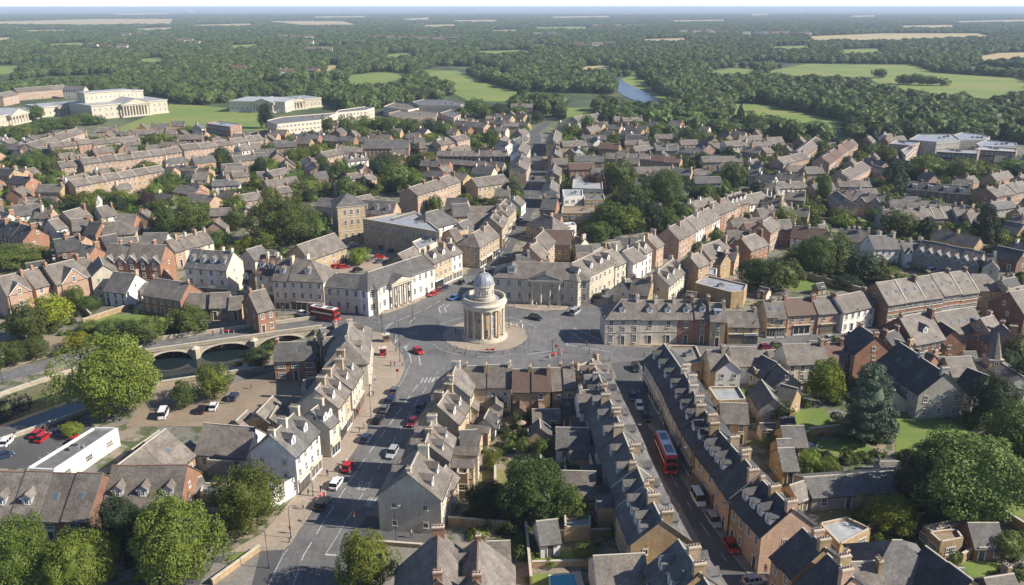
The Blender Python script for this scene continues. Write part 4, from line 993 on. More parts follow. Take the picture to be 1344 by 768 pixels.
row('A6', 655, 312, 1045, 385, 'row of small front gables above the car park', e=6, w=9, n=7, W='GGGGGGG', r='s', gb=4.2, ch=0, fr='the left')
row('A6', 1070, 400, 1120, 405, 'right end house with blue gable of the gabled row', e=6, w=9, n=1, W='C', r='s', gb=5)
row('A6', 1130, 350, 1296, 385, 'low dark brick range with pale roof edge at the right edge', e=4, w=8, n=2, W='DD', r='d', ch=0, fr='the left')
# north side of the east street: terraces going up to the right
row('A4', 735, 388, 802, 362, 'sunlit terrace', e=7.6, w=9.5, n=1, W='C', r='s')
EL = dict(r='s', fr='the bottom', cs=0)
row('A4', 818, 372, 880, 368, 'brown round-roofed house behind the sunlit terrace', e=5, w=8, n=1, W='P', r='s')
row('A4', 850, 385, 932, 345, 'white sunlit terrace beyond the bank', e=7, w=8.5, n=2, W='WW', **EL)
row('A4', 930, 328, 975, 306, 'dormered house in the sunlit terrace beyond the bank', e=8, w=8, n=1, W='W', r='s', dm=1)
row('A4', 998, 292, 1045, 266, 'cream tall house at the upper end of the sunlit terrace', e=8, w=8.5, n=1, W='P', r='s')
row('A5', 80, 238, 345, 98, 'brick terrace stepping up the hill past the parked cars', e=7.5, w=9.5, n=5, W='PPWPW', **EL)
row('A5', 335, 85, 450, 42, 'next brick terrace up the street', e=8, w=9.5, n=2, W='BP', **EL)
row('A5', 440, 32, 540, 8, 'round-gabled brick terrace at the top of the street', e=8, w=9.5, n=2, W='PB', dm=2, r='s', fr='the bottom')
row('A5', 560, 30, 612, 22, 'white gabled pair at the top of the street', e=6, w=8, n=1, W='W', r='s')
row('A5', 600, 22, 690, 2, 'last white house at the top of the street', e=6, w=8, n=1, W='W', r='s')
# high street
HS = dict(r='s', shop=1, fr='the bottom')
row('A3', 965, 268, 1062, 212, 'stone block on the left corner of the high street', e=8, w=9, n=2, W='LL', hip='a', **HS)
row('A3', 1074, 175, 1112, 118, 'golden block on the left of the high street', e=8, w=9, n=2, W='LL', dm=1, **HS)
row('A3', 1118, 105, 1176, 45, 'upper golden block on the left of the high street', e=8, w=8.5, n=2, W='LL', dm=1, **HS)
row('T3', 75, 525, 98, 470, 'stone shops on the left far up the high street', e=8, w=10, n=2, W='LL', **HS)
row('T3', 78, 448, 103, 405, 'white shops on the left far up the high street', e=8, w=10, n=2, W='WC', **HS)
row('T3', 50, 400, 90, 380, 'white block left of the far end of the high street', e=7, w=9, n=1, W='W', r='g')
row('T3', 252, 400, 268, 345, 'pitched houses at the far end of the high street', e=7, w=9, n=2, W='TT', **HS)
row('T3', 262, 470, 272, 425, 'brick houses on the right far up the high street', e=7, w=8, n=2, W='BT', **HS)
row('T3', 250, 560, 262, 520, 'tan building on the right of the high street', e=7, w=8, n=1, W='T', **HS)
row('T3', 238, 640, 248, 600, 'white building on the right of the high street', e=7, w=8, n=1, W='C', **HS)
row('A4', 300, 300, 355, 250, 'pink gabled building right of the high street', e=7.5, w=9, n=1, W='P', r='s', gb=0)
row('A4', 262, 352, 315, 320, 'lower pink gabled building right of the high street', e=7, w=9, n=1, W='P', r='s')
row('A4', 345, 245, 528, 250, 'brown-roofed hall with tan wall right of the high street', e=6.5, w=10, n=1, W='T', r='t', ch=0)
row('A4', 180, 405, 262, 400, 'low grey building behind the bank', e=5.5, w=8, n=1, W='G', r='g')
row('A4', 350, 40, 440, 45, 'red-brown brick block with tall windows by the high street', e=8, w=10, n=1, W='B', r='g')
row('A4', 350, 150, 410, 165, 'hipped stone building with curved white wing', e=5.5, w=10, n=1, W='T', r='s', hip='ab', ch=1)
row('A4', 395, 145, 465, 150, 'brown-roofed wing beside the curved white wing', e=5, w=8, n=1, W='B', r='t', ch=0)
# left of the high street
row('A4', 555, 345, 650, 342, 'low grey slate outbuilding in the yard behind the bank', e=3.4, w=7, n=1, W='G', r='g', ch=0)
row('A4', 560, 395, 640, 392, 'second low outbuilding behind the bank, nearest its right wing', e=3.2, w=6, n=1, W='T', r='s', ch=0)
row('A4', 665, 385, 735, 350, 'brown-roofed rear wing behind the dormered bank wing', e=4.5, w=7, n=1, W='T', r='s', ch=1)
row('A4', 815, 292, 985, 300, 'long low slate roof below the big dark trees', e=3.6, w=8, n=2, W='GT', r='g', ch=0, fr='the left')
row('A4', 540, 285, 610, 300, 'small house with grey roof beside the tan-walled hall', e=4.5, w=7, n=1, W='C', r='g')
row('A4', 760, 330, 830, 318, 'small brown-roofed store below the big trees', e=3.4, w=6, n=1, W='T', r='s', ch=0)
row('A3', 800, 45, 930, 50, 'long stone hall with gable by the high street', e=8, w=10, n=1, W='L', r='g', ch=0)
row('A3', 830, 85, 930, 80, 'stone building left of the high street', e=7, w=10, n=1, W='L', r='g', ch=0)
row('A3', 930, 150, 1090, 145, 'dark low roof behind the high street block', e=5, w=12, n=1, W='T', r='s', ch=0)
row('A3', 940, 100, 1100, 98, 'second dark low roof behind the high street block', e=5, w=9, n=1, W='T', r='s', ch=0)
row('A3', 905, 275, 985, 268, 'small brown-roofed building behind the corner block', e=6, w=8, n=1, W='T', r='s', ch=0)
row('A3', 810, 245, 860, 235, 'sunlit stone building at the right end of the museum', e=8, w=9, n=1, W='L', r='s', ch=0)
row('A3', 870, 205, 930, 180, 'stone building with flat top at the museum end', e=7, w=8, n=1, W='L', r='g', ch=0)
row('A3', 455, 175, 600, 130, 'long white hall with slate roof behind the museum', e=8, w=9, n=1, W='W', r='g', ch=0, hip='b', ws=5)
row('A3', 665, 138, 745, 118, 'white hall with hipped slate roof behind the museum', e=9, w=12, n=1, W='W', r='g', ch=0, hip='ab', ws=6)
row('A3', 265, 60, 480, 70, 'dormered stone building with mansard roof behind the stone tower', e=7, w=11, n=3, W='LLL', r='g', dm=1, ch=0, fr='the left')
row('T2', 790, 640, 1010, 572, 'long pink brick building above the white halls', e=8.5, w=11, n=3, W='PPP', r='s', fr='the left', ck='B')
row('T2', 345, 690, 465, 700, 'dark slate low house beside the stone tower', e=4, w=10, n=1, W='G', r='g', ch=0)
row('A2', 815, 343, 1050, 267, 'chapel-like hall with long brown roof and arched windows', e=6, w=11, n=1, W='L', r='s', ch=0, wt='tall', ws=4.5, hip='')
row('A3', 490, 400, 590, 352, 'brown-roofed rear building behind the white corner block', e=7, w=9, n=1, W='T', r='s', ch=0)
# cream terraces north of the bridge road
row('A2', 155, 367, 412, 382, 'tall cream terrace north of the bridge road', e=9.4, w=11, n=4, W='WCWC', r='g', dm=1, shop=1, fr='the left', cs=0, band=(3.5,))
row('A2', 490, 500, 520, 500, 'narrow dark mansard house between two cream terraces', e=6.5, w=8, n=1, W='T', r='d', dm=1, ch=0)
row('A2', 590, 405, 700, 408, 'left pair of the pale stone terrace behind the bus', e=10, w=11, n=2, W='CC', r='t', dm=1, shop=1, fr='the left', cs=0)
row('A2', 702, 428, 902, 438, 'right part of the pale stone terrace behind the bus', e=10, w=12, n=2, W='CC', r='s', dm=1, shop=1, hip='b', fr='the left', band=(3.6,))
row('A2', 495, 372, 590, 345, 'small cream house with grey roof behind the tall cream terrace', e=6, w=8, n=1, W='C', r='g', ch=0)
row('A2', 610, 372, 680, 378, 'low pinkish rear wing beneath the yellow tree', e=5, w=6, n=1, W='P', r='s', ch=0)
row('A2', 130, 645, 270, 648, 'left one of two dark-roofed cottages by the bridge road', e=3.6, w=8, n=1, W='T', r='s', ch=0)
row('A2', 272, 645, 392, 640, 'right one of two dark-roofed cottages by the bridge road', e=4, w=8, n=1, W='T', r='s', ch=0)
row('A2', 392, 668, 470, 665, 'low link building beside the corner brick house', e=3.6, w=7, n=1, W='T', r='s', ch=0)
row('A2', 508, 640, 612, 618, 'gabled orange brick corner house by the bridge road', e=7, w=11, n=1, W='B', r='s', ch=2, gw=2)
row('A1', 958, 550, 1192, 582, 'dark brick villa with two chimneys north of the gardens', e=6, w=9.5, n=1, W='B', r='s', ch=2, cs=2)
row('A1', 1205, 645, 1265, 650, 'low extension right of the dark brick villa', e=3.6, w=7, n=1, W='B', r='s', ch=0)
row('A1', 716, 512, 855, 526, 'white house with big white sunlit gable', e=4.8, w=11, n=1, W='W', r='g', ck='P', gw=1)
row('A1', 860, 590, 930, 575, 'low slate-roofed wing of the white gable house', e=3, w=6, n=1, W='W', r='g', ch=0)
row('A1', -20, 545, 135, 512, 'brick terrace with stone gables', e=8, w=11, n=1, W='P', r='s', gb=6, ck='B')
row('A1', 137, 508, 272, 472, 'brick terrace beside the yellow tree', e=8, w=11, n=2, W='PP', r='s', fr='the left', cs=0, ck='B')
row('A1', 275, 476, 490, 425, 'long gabled brick villa above the yellow tree', e=8, w=12, n=1, W='P', r='s', gb=8, ck='B')
row('A1', 500, 425, 560, 415, 'stone link with brown chimney', e=7, w=9, n=1, W='P', r='s')
row('A1', 625, 412, 650, 470, 'cream stone gabled house with greenish roof', e=8, w=8, n=1, W='C', r='s', ch=0, gw=2)
row('A1', 690, 332, 1042, 338, 'dark Victorian shops with pointed front gables', e=9.5, w=11, n=5, W='DDDDB', r='s', gb=4, shop=1, fr='the left', ck='B', gw=1)
row('A1', 1045, 312, 1290, 252, 'long pale terrace running to the dark trees', e=6, w=9, n=4, W='PCPC', r='s', fr='the left')
row('A1', 335, 305, 505, 282, 'dark brick gabled shop with white bargeboards', e=7.5, w=9, n=2, W='DB', r='d', fr='the left', ck='B', shop=1)
row('A1', 510, 335, 600, 352, 'brick house with small orange gable beside it', e=7, w=9, n=1, W='B', r='s', ck='B')
row('A1', -10, 175, 212, 228, 'long dark brick row ending in a sunlit orange gable', e=7.5, w=10, n=3, W='DDB', r='d', sk=1, fr='the left', ck='B')
row('A1', 302, 188, 400, 165, 'small white cottage with brown roof', e=6, w=8, n=1, W='W', r='s', ck='B')
row('A1', 395, 135, 520, 102, 'tall tan house behind the small white cottage', e=8, w=9, n=1, W='T', r='s', ck='B')
row('A1', 450, 180, 560, 170, 'dark-roofed brick house with striped front', e=7, w=9, n=1, W='D', r='s', ck='B')
row('A1', 565, 195, 640, 200, 'brick gable house with white bargeboards', e=6.5, w=9, n=1, W='B', r='d', ck='B')
row('A1', 645, 200, 760, 192, 'brown-roofed tan house with hipped end', e=5.5, w=10, n=1, W='T', r='s', hip='b', ch=0)
row('A1', 740, 150, 860, 150, 'low house with wide orange brick gable', e=4.5, w=9, n=1, W='B', r='s', ch=0)
row('A1', 605, 105, 700, 88, 'white gabled house among the small trees', e=5.5, w=9, n=1, W='W', r='s', ck='B')
row('A1', 70, 95, 265, 75, 'white long house at the left edge', e=6, w=9, n=2, W='WW', r='g', fr='the left', ck='B')
row('A1', -10, 125, 60, 145, 'cream gabled house at the far left', e=6, w=9, n=1, W='C', r='s', ck='B')
row('A1', 225, 110, 330, 108, 'white gables below the tan terrace end', e=5, w=8, n=2, W='WP', r='s', fr='the left')
row('A1', 630, 290, 730, 270, 'dark slate roof beside the orange gable', e=5, w=9, n=1, W='D', r='d', ch=0)
row('A1', 740, 300, 855, 290, 'greenish slate house behind the Victorian shops', e=6, w=9, n=1, W='W', r='g', ch=0)
row('A1', 905, 268, 1055, 265, 'low house with copper-green roof', e=4.5, w=8, n=1, W='W', r='g', ch=0)
row('A1', 535, 390, 600, 360, 'small brick house with cream gable behind the brick villa', e=5, w=8, n=1, W='B', r='s', ck='B')
# middle distance, left
MD = dict(r='s', ck='B', fr='the left')
row('T1', 290, 510, 395, 498, 'end block of the second long pink terrace', e=7, w=9, n=2, W='PP', **MD)
row('T1', 400, 492, 895, 432, 'second long pink terrace', e=8, w=9.5, n=6, W='PPPPPP', cop=1, **MD)
row('T1', 905, 425, 1306, 372, 'pink terrace running right from the tall party wall', e=8, w=9.5, n=5, W='PPPPP', cop=1, **MD)
row('T1', 350, 602, 800, 525, 'lower long pink terrace', e=8, w=9, n=6, W='PTPPTP', cop=1, **MD)
row('T1', 195, 622, 320, 622, 'tan rounded gable house at the end of the pink terrace', e=6, w=10, n=1, W='T', r='s')
row('T1', 65, 578, 160, 585, 'dark house with orange gable left of the pink terrace', e=6.5, w=10, n=1, W='B', r='d')
row('T1', -10, 540, 75, 545, 'dark house with tan gable at the left edge', e=6.5, w=10, n=1, W='T', r='d')
row('T1', 130, 415, 388, 338, 'long pink terrace below the palace', e=7.5, w=10, n=4, W='PPPP', **MD)
row('T1', 30, 415, 130, 425, 'dark brick wing at the left end of the terrace below the palace', e=6, w=9, n=1, W='D', r='s')
row('T1', 245, 412, 375, 400, 'brick block with four chimneys below the pink terrace', e=8, w=9, n=2, W='PP', **MD)
row('T1', 380, 397, 445, 390, 'narrow dark brick block', e=8, w=9, n=1, W='B', r='s')
row('T1', 150, 440, 240, 430, 'low brick wing beside the four chimneys', e=5, w=8, n=1, W='P', r='s')
row('T1', 455, 400, 690, 375, 'pale pink terrace right of the brick block', e=6.5, w=9, n=3, W='PPP', **MD)
row('T1', 490, 335, 585, 332, 'tan house with chimneys near the palace lawn', e=5, w=9, n=1, W='T', r='s')
row('T1', 605, 352, 790, 345, 'row of low brown roofs near the palace lawn', e=5, w=9, n=3, W='PTP', **MD)
row('T1', 605, 408, 705, 402, 'small brown-roofed house among the trees', e=5, w=8, n=1, W='P', r='s')
row('T1', 805, 375, 1020, 372, 'dark roofs left of the red brick block', e=5, w=9, n=3, W='DTD', **MD)
row('T1', 885, 525, 1060, 540, 'low white and brick terrace', e=4.5, w=7, n=3, W='PWP', **MD)
row('T1', 1165, 480, 1280, 468, 'cream house at the end of the terrace', e=6, w=9, n=1, W='T', r='g')
row('T1', 1115, 520, 1215, 512, 'white villa with grey roof', e=5, w=8, n=1, W='W', r='g')
row('T1', 1070, 602, 1170, 598, 'small white bungalow', e=4, w=8, n=1, W='W', r='g', hip='b')
row('T1', 1165, 560, 1245, 552, 'tan house with brown roof', e=6, w=8, n=1, W='T', r='s')
row('T1', 1200, 675, 1300, 660, 'brick house with pink gable', e=6, w=9, n=1, W='P', r='s')
row('T1', 905, 625, 1005, 642, 'dark brick house with gable beside the poplar', e=6, w=9, n=1, W='B', r='s')
row('T1', 960, 665, 1085, 680, 'brick house with two gables beside the poplar', e=5.5, w=9, n=1, W='P', r='s')
row('T1', 1060, 742, 1190, 738, 'brown-roofed bungalow', e=4, w=9, n=1, W='T', r='s')
row('T2', 210, 368, 345, 372, 'slate-roofed hall with round brick gable', e=5, w=9, n=2, W='DB', r='g', fr='the left')
row('T2', 375, 376, 525, 382, 'slate-roofed hall with arched brick gable', e=5, w=9, n=2, W='DB', r='g', fr='the left')
row('T2', 570, 398, 795, 397, 'large slate-roofed building with tall brick end', e=7, w=15, n=1, W='B', r='g', ch=2)
row('T2', 0, 385, 75, 385, 'pink house with brown roof', e=6, w=9, n=1, W='P', r='s')
row('T2', 85, 410, 225, 405, 'grey-fronted pair', e=6, w=9, n=2, W='PP', r='g', fr='the left')
row('T2', 0, 465, 85, 460, 'slate-roofed cottages', e=5, w=8, n=1, W='P', r='g')
row('T2', 345, 460, 445, 442, 'pale pink house with large brown roof', e=8, w=9, n=1, W='P', r='s')
row('T2', 285, 480, 335, 530, 'pair with steep brown roofs', e=6, w=9, n=2, W='PP', r='s', fr='the left')
row('T2', 470, 480, 575, 470, 'bright white villa with three dormers', e=6, w=9, n=2, W='WW', r='s', dm=1, fr='the left')
row('T2', 455, 435, 560, 432, 'pink house behind the bright white villa', e=6, w=9, n=1, W='P', r='s')
row('T2', 480, 568, 555, 560, 'small white house with slate roof', e=5, w=8, n=1, W='W', r='s')
row('T2', 425, 605, 500, 592, 'cream cottage beside the small white house', e=4.5, w=8, n=1, W='C', r='s')
row('T2', 565, 580, 605, 568, 'pink cottage beside the small white house', e=4.5, w=7, n=1, W='P', r='s')
row('T2', 25, 560, 85, 555, 'grey house with tan wall', e=5, w=8, n=1, W='C', r='g')
row('T2', 80, 555, 180, 535, 'tan house with arched window', e=5.5, w=9, n=1, W='T', r='s')
row('T2', 120, 640, 185, 630, 'brown house beside the oak trees', e=5, w=8, n=1, W='D', r='s')
row('T2', 40, 660, 100, 655, 'small house with pink gable', e=4, w=8, n=1, W='P', r='s')
row('T2', 0, 668, 40, 668, 'pink house by the big oak', e=5, w=8, n=1, W='P', r='s')
row('T2', 480, 695, 600, 670, 'low white garden building', e=3, w=6, n=1, W='W', r='s', ch=0)
row('T2', 845, 415, 930, 412, 'brown-roofed stone house', e=6, w=9, n=1, W='T', r='s')
row('T2', 930, 402, 1010, 388, 'pink stone terrace', e=8, w=9, n=2, W='PP', r='s', fr='the left')
row('T2', 1010, 382, 1075, 368, 'tall end of the pink stone terrace', e=9, w=9, n=1, W='P', r='s')
row('T2', 940, 450, 1290, 455, 'dark brick terrace with pale party walls', e=6, w=9, n=5, W='DDDDD', r='s', cop=1, fr='the left')
row('T2', 920, 492, 1190, 512, 'low dark range below the dark brick terrace', e=4, w=7, n=3, W='DDD', r='s', ch=0, fr='the left')
row('T2', 1030, 298, 1190, 315, 'grey-roofed houses', e=6, w=10, n=3, W='TTP', r='s', fr='the left')
row('T2', 1190, 290, 1300, 300, 'cluster of pink cottages', e=6, w=9, n=3, W='PPP', r='s', fr='the left')
row('T2', 1200, 330, 1290, 335, 'pink cottages in a cluster', e=6, w=9, n=3, W='PPC', r='s', fr='the left')
row('T2', 1255, 400, 1306, 410, 'white and grey house', e=6, w=9, n=1, W='W', r='g')
row('T2', 1000, 560, 1090, 570, 'brown roof with hipped end', e=5, w=10, n=1, W='T', r='s', ch=0)
row('T2', 1110, 592, 1270, 570, 'grey-brown hall', e=6, w=12, n=1, W='L', r='s', ch=0)
row('T2', 1130, 520, 1240, 530, 'low brown roofs', e=4, w=8, n=2, W='TT', r='s', fr='the left')
# middle distance, right of the high street
row('T3', 295, 405, 418, 400, 'brown-roofed house by the round tree', e=5, w=10, n=1, W='T', r='s')
row('T3', 490, 412, 590, 418, 'red-roofed house', e=5, w=10, n=1, W='B', r='t')
row('T3', 360, 478, 508, 478, 'grey-roofed hall with tall chimney', e=6, w=9, n=1, W='T', r='g', ch=1)
row('T3', 330, 515, 460, 512, 'red-brown brick hall', e=5, w=10, n=1, W='B', r='t', ch=0)
row('T3', 245, 490, 325, 490, 'tan hall', e=6, w=10, n=1, W='T', r='s', ch=1)
row('T3', 615, 372, 722, 372, 'slate-roofed house with a big white chimney', e=6, w=10, n=1, W='D', r='d', ch=2)
row('T3', 655, 430, 765, 425, 'house with arched glass front', e=5, w=9, n=1, W='T', r='s')
row('T3', 770, 425, 880, 425, 'grey terrace with tall party chimneys', e=6, w=9, n=2, W='GG', r='g', fr='the left', cop=1)
row('T3', 880, 432, 1015, 440, 'grey cottage row', e=5, w=9, n=3, W='GGG', r='g', fr='the left')
row('T3', 520, 462, 745, 470, 'brown terrace with pale party walls', e=5.5, w=9, n=4, W='TTTT', r='s', cop=1, fr='the left')
row('T3', 745, 475, 900, 485, 'brown terrace in shade', e=5, w=9, n=2, W='TT', r='t', fr='the left')
row('T3', 845, 300, 905, 305, 'dark hall with rounded orange gable', e=6, w=11, n=1, W='B', r='s', ch=1)
row('T3', 1115, 405, 1225, 400, 'house with tall arched gable', e=6, w=10, n=1, W='C', r='s', ch=1)
row('T3', 1000, 480, 1200, 478, 'brown-roofed terrace', e=5.5, w=9, n=3, W='TWT', r='s', fr='the left')
row('T3', 600, 285, 700, 282, 'pink chimneys house by the wood', e=6, w=9, n=2, W='PP', r='s', fr='the left')
row('T3', 355, 285, 480, 265, 'long pink brick range by the green field', e=5, w=9, n=2, W='PP', r='s', fr='the left')
row('T3', 40, 215, 150, 215, 'pink brick range at the end of the high street', e=5, w=10, n=2, W='PP', r='s', fr='the left')
row('T3', 0, 310, 80, 310, 'pink cottages', e=6, w=9, n=2, W='PP', r='s', fr='the left')
row('T3', 660, 535, 845, 535, 'long brown roof behind the big trees', e=5, w=10, n=2, W='TT', r='s', ch=0, fr='the left')
row('T3', 850, 540, 955, 548, 'stone gable building', e=5.5, w=9, n=1, W='L', r='g')
row('T3', 960, 585, 1095, 582, 'dark-roofed long shed', e=4, w=9, n=1, W='G', r='g', ch=0)
row('T3', 960, 545, 1040, 545, 'brick house with chimney by the round tree', e=5, w=9, n=1, W='B', r='s')
row('T3', 1235, 545, 1300, 552, 'grey-roofed terrace', e=5, w=9, n=1, W='C', r='g')
row('T3', 1215, 430, 1306, 440, 'brown-roofed terrace by the tall tree', e=5, w=9, n=2, W='TP', r='s', fr='the left')
row('T3', 540, 320, 600, 325, 'small pink house', e=5, w=9, n=1, W='P', r='s')
row('T4', 75, 490, 205, 462, 'brown-roofed terrace with stone chimneys', e=6, w=10, n=2, W='PP', r='s', fr='the left')
row('T4', 175, 455, 275, 378, 'brick houses stepping up to the wood', e=7, w=10, n=3, W='PBP', r='s', fr='the left')
row('T4', 300, 485, 430, 398, 'steep brick terrace with tall orange end', e=8, w=10, n=4, W='PBPB', r='t', fr='the left')
row('T4', 395, 562, 505, 505, 'pink-gabled house beside the street', e=6, w=11, n=2, W='PP', r='s', fr='the left')
row('T4', 80, 562, 210, 578, 'low terrace with white walls', e=5, w=9, n=2, W='WT', r='s', fr='the left')
row('T4', 210, 535, 300, 532, 'large tan-gabled house', e=6, w=10, n=1, W='T', r='s')
row('T4', 65, 612, 210, 602, 'white terrace with chimneys', e=5, w=9, n=2, W='WC', r='s', fr='the left')
row('T4', 120, 660, 220, 668, 'brown-roofed house beside the tall tree', e=5, w=9, n=1, W='P', r='s')
row('T4', 20, 685, 110, 700, 'pinkish terrace', e=5, w=9, n=2, W='PP', r='s', fr='the left')
row('T4', -20, 615, 55, 620, 'white cottages', e=5, w=9, n=1, W='W', r='s')
row('T4', 380, 600, 540, 600, 'row with one blue front', e=5, w=9, n=3, W='PWP', r='s', fr='the left')
row('T4', 470, 660, 620, 672, 'large gabled houses', e=6, w=11, n=2, W='PP', r='s', gb=4, fr='the left')
row('T4', 380, 655, 440, 700, 'steep gable facing the camera', e=5, w=9, n=1, W='P', r='s')
row('T4', 640, 700, 880, 705, 'slate-roofed backs', e=5, w=9, n=3, W='GWG', r='s', fr='the left')
row('T4', 735, 608, 1050, 632, 'dark slate terrace with red brick and white ground floors', e=5.5, w=11, n=4, W='BBBB', r='d', dm=1, dflat=1, fr='the left', ck='P')
row('T4', 1130, 640, 1321, 602, 'curved brick terrace with round dormers', e=7.5, w=12, n=4, W='BPPP', r='s', sk=1, fr='the left', ck='P')
row('T4', 1150, 712, 1250, 698, 'grey house below the curved brick terrace', e=5, w=9, n=1, W='G', r='g')
row('T4', 1000, 720, 1060, 735, 'tan cottage', e=4, w=8, n=1, W='T', r='s')
row('T4', 890, 715, 980, 725, 'grey slate cottage', e=4, w=8, n=1, W='G', r='s')
row('T4', 0, 440, 40, 435, 'brown-roofed house', e=5, w=9, n=1, W='P', r='s')
row('T4', 550, 520, 640, 545, 'dark house below the cypress', e=4, w=9, n=1, W='D', r='s')
row('T4', 0, 730, 110, 742, 'white and grey backs', e=5, w=9, n=2, W='WT', r='g', fr='the left')
row('T4', 130, 735, 240, 745, 'grey-roofed backs', e=5, w=9, n=2, W='GT', r='g', fr='the left')
row('A6', 400, 118, 560, 112, 'dark slate cottages with tall chimneys', e=5, w=9, n=2, W='GG', r='s', fr='the left')
row('A6', 570, 112, 830, 100, 'slate cottages in shade', e=5, w=9, n=4, W='GGGT', r='s', fr='the left', cop=1)
row('A6', 850, 110, 920, 108, 'blue-fronted house', e=5, w=9, n=1, W='G', r='g')
row('A6', 930, 135, 1010, 132, 'tan cottage with tall orange chimney', e=4.5, w=9, n=1, W='T', r='s', ck='B')
row('A6', 1190, 190, 1296, 210, 'brown shed range', e=4, w=9, n=1, W='T', r='s', ch=0)
row('A6', 1230, 150, 1296, 158, 'brown slate house at the right edge', e=5, w=9, n=1, W='T', r='s', ch=1)

# ------------------------------------------------------------------ flat-roofed buildings
flat('C1', (130, 212, 455, 12, 572, 14, 262, 219), 3.8, 'white flat-roofed store with dark felt roof beside the car park', W='W', at='roof', cat='store', units=1, ws=6, fl=1)
flat('C2', (38, 172, 95, 112, 230, 115, 175, 178), 3, 'pair of garages with green glazed doors under flat roofs', W='G', at='roof', cat='garage', win=False, units=0, nm='garage')
flat('C2', (10, 335, 20, 280, 140, 285, 120, 350), 3.2, 'low flat-roofed shed left of the bright tree on the corner', W='C', at='roof', cat='shed', units=1, roof='pale_roof')
flat('C2', (270, 205, 475, 222, 500, 240, 375, 312, 300, 330, 250, 250), 3.4, 'single storey cafe with roof terrace on the street corner', W='W', at='roof', cat='cafe', wt='tall', ws=2.4, units=2)
flat('B4', (548, 345, 700, 345, 740, 430, 625, 452), 4.5, 'low building with brown flat roof behind the tall corner block', W='T', at='roof', roof='paving_grey', units=2)
flat('B4', (765, 565, 925, 562, 968, 632, 815, 640), 6, 'tan house with pale square flat roof', W='T', at='roof', roof='pale_roof', units=0)
flat('B4', (975, 425, 1060, 405, 1115, 460, 1020, 480), 4.5, 'tan block with greenish flat roof behind the back gardens', W='T', at='roof', roof='felt', units=1)
flat('C3', (955, 150, 985, 148, 1010, 225, 975, 232), 3.2, 'small flat turquoise glass roof left of the terrace', W='C', at='roof', roof='roof_glass', units=0, win=False)
flat('C3', (845, 432, 965, 430, 970, 505, 850, 510), 2.6, 'flat grey garage roof next to the small white outhouse', W='T', at='roof', roof='pale_roof', units=0, win=False)
flat('C3', (345, 100, 440, 105, 430, 165, 340, 150), 4.6, 'white glazed rear extension behind the middle terrace', W='W', at='roof', roof='roof_glass', units=0)
flat('C3', (355, 215, 415, 215, 400, 265, 350, 262), 5, 'mossy flat-roofed rear extension above the lawn', W='T', at='roof', roof='hedge_g', units=0)
flat('C5', (195, 490, 320, 462, 432, 515, 290, 590), 3, 'single storey workshop with pale metal flat roofs', W='T', at='roof', roof='pale_roof', units=0)
flat('C5', (668, 505, 830, 470, 880, 490, 700, 528), 2.8, 'long shed with pale flat roof left of the red brick shed', W='T', at='roof', roof='pale_roof', units=0)
flat('C5', (700, 530, 830, 515, 860, 560, 755, 580), 3.4, 'square stone building with tan flat roof at bottom right', W='T', at='roof', roof='gravel', units=0)
flat('A5', (290, 555, 340, 545, 580, 600, 560, 640, 480, 650, 250, 590), 5, 'tan building with large curved grey flat roof', W='T', at='roof', roof='lead', units=1, win=False)
flat('A5', (320, 490, 390, 500, 385, 540, 310, 530), 5, 'small white flat-roofed annexe below the tall narrow tan house', W='W', at='roof', roof='pale_roof', units=0)
flat('A4', (280, 380, 380, 385, 390, 440, 285, 440), 6, 'small block with pale flat roof behind the bank', W='C', at='roof', roof='pale_roof', units=1)
flat('A4', (470, 105, 740, 105, 750, 150, 465, 148), 6, 'tan block with long flat roof right of the high street', W='T', at='roof', roof='gravel', units=1)
flat('A4', (470, 0, 600, 0, 600, 40, 480, 50), 7, 'white block with flat roof terrace right of the high street', W='W', at='roof', roof='pale_roof', units=2)
flat('A4', (600, 30, 730, 28, 740, 62, 610, 65), 6, 'grey flat-roofed block right of the white roof terrace', W='T', at='roof', roof='felt', units=1)
flat('A4', (415, 215, 540, 205, 560, 225, 420, 240), 4, 'curved white single storey wing right of the high street', W='W', at='roof', roof='lead', units=0)
flat('T3', (355, 600, 500, 598, 505, 650, 350, 645), 7, 'building with big pale blue-grey flat roof by the high street', W='C', at='roof', roof='pale_roof', units=1)
flat('T1', (1040, 318, 1095, 305, 1218, 322, 1160, 335), 10, 'red brick office block with flat roof near the palace lawn', W='B', at='roof', roof='lead', units=2, fl=3)
flat('A3', (270, 185, 480, 150, 620, 150, 760, 262, 750, 268), 11, 'long stone museum with parapet and rows of tall windows', W='L', at='roof', roof='lead', cat='museum', nm='museum', wt='tall', ws=3.2, units=3, fl=2)
flat('A3', (580, 330, 650, 300, 735, 285, 740, 330, 620, 380), 8, 'low building with light metal roof behind the corner block', W='C', at='roof', roof='pale_roof', units=2)
flat('A3', (880, 200, 935, 185, 935, 250, 850, 280), 8, 'sunlit stone block with flat roof beside the museum', W='L', at='roof', roof='lead', units=1)
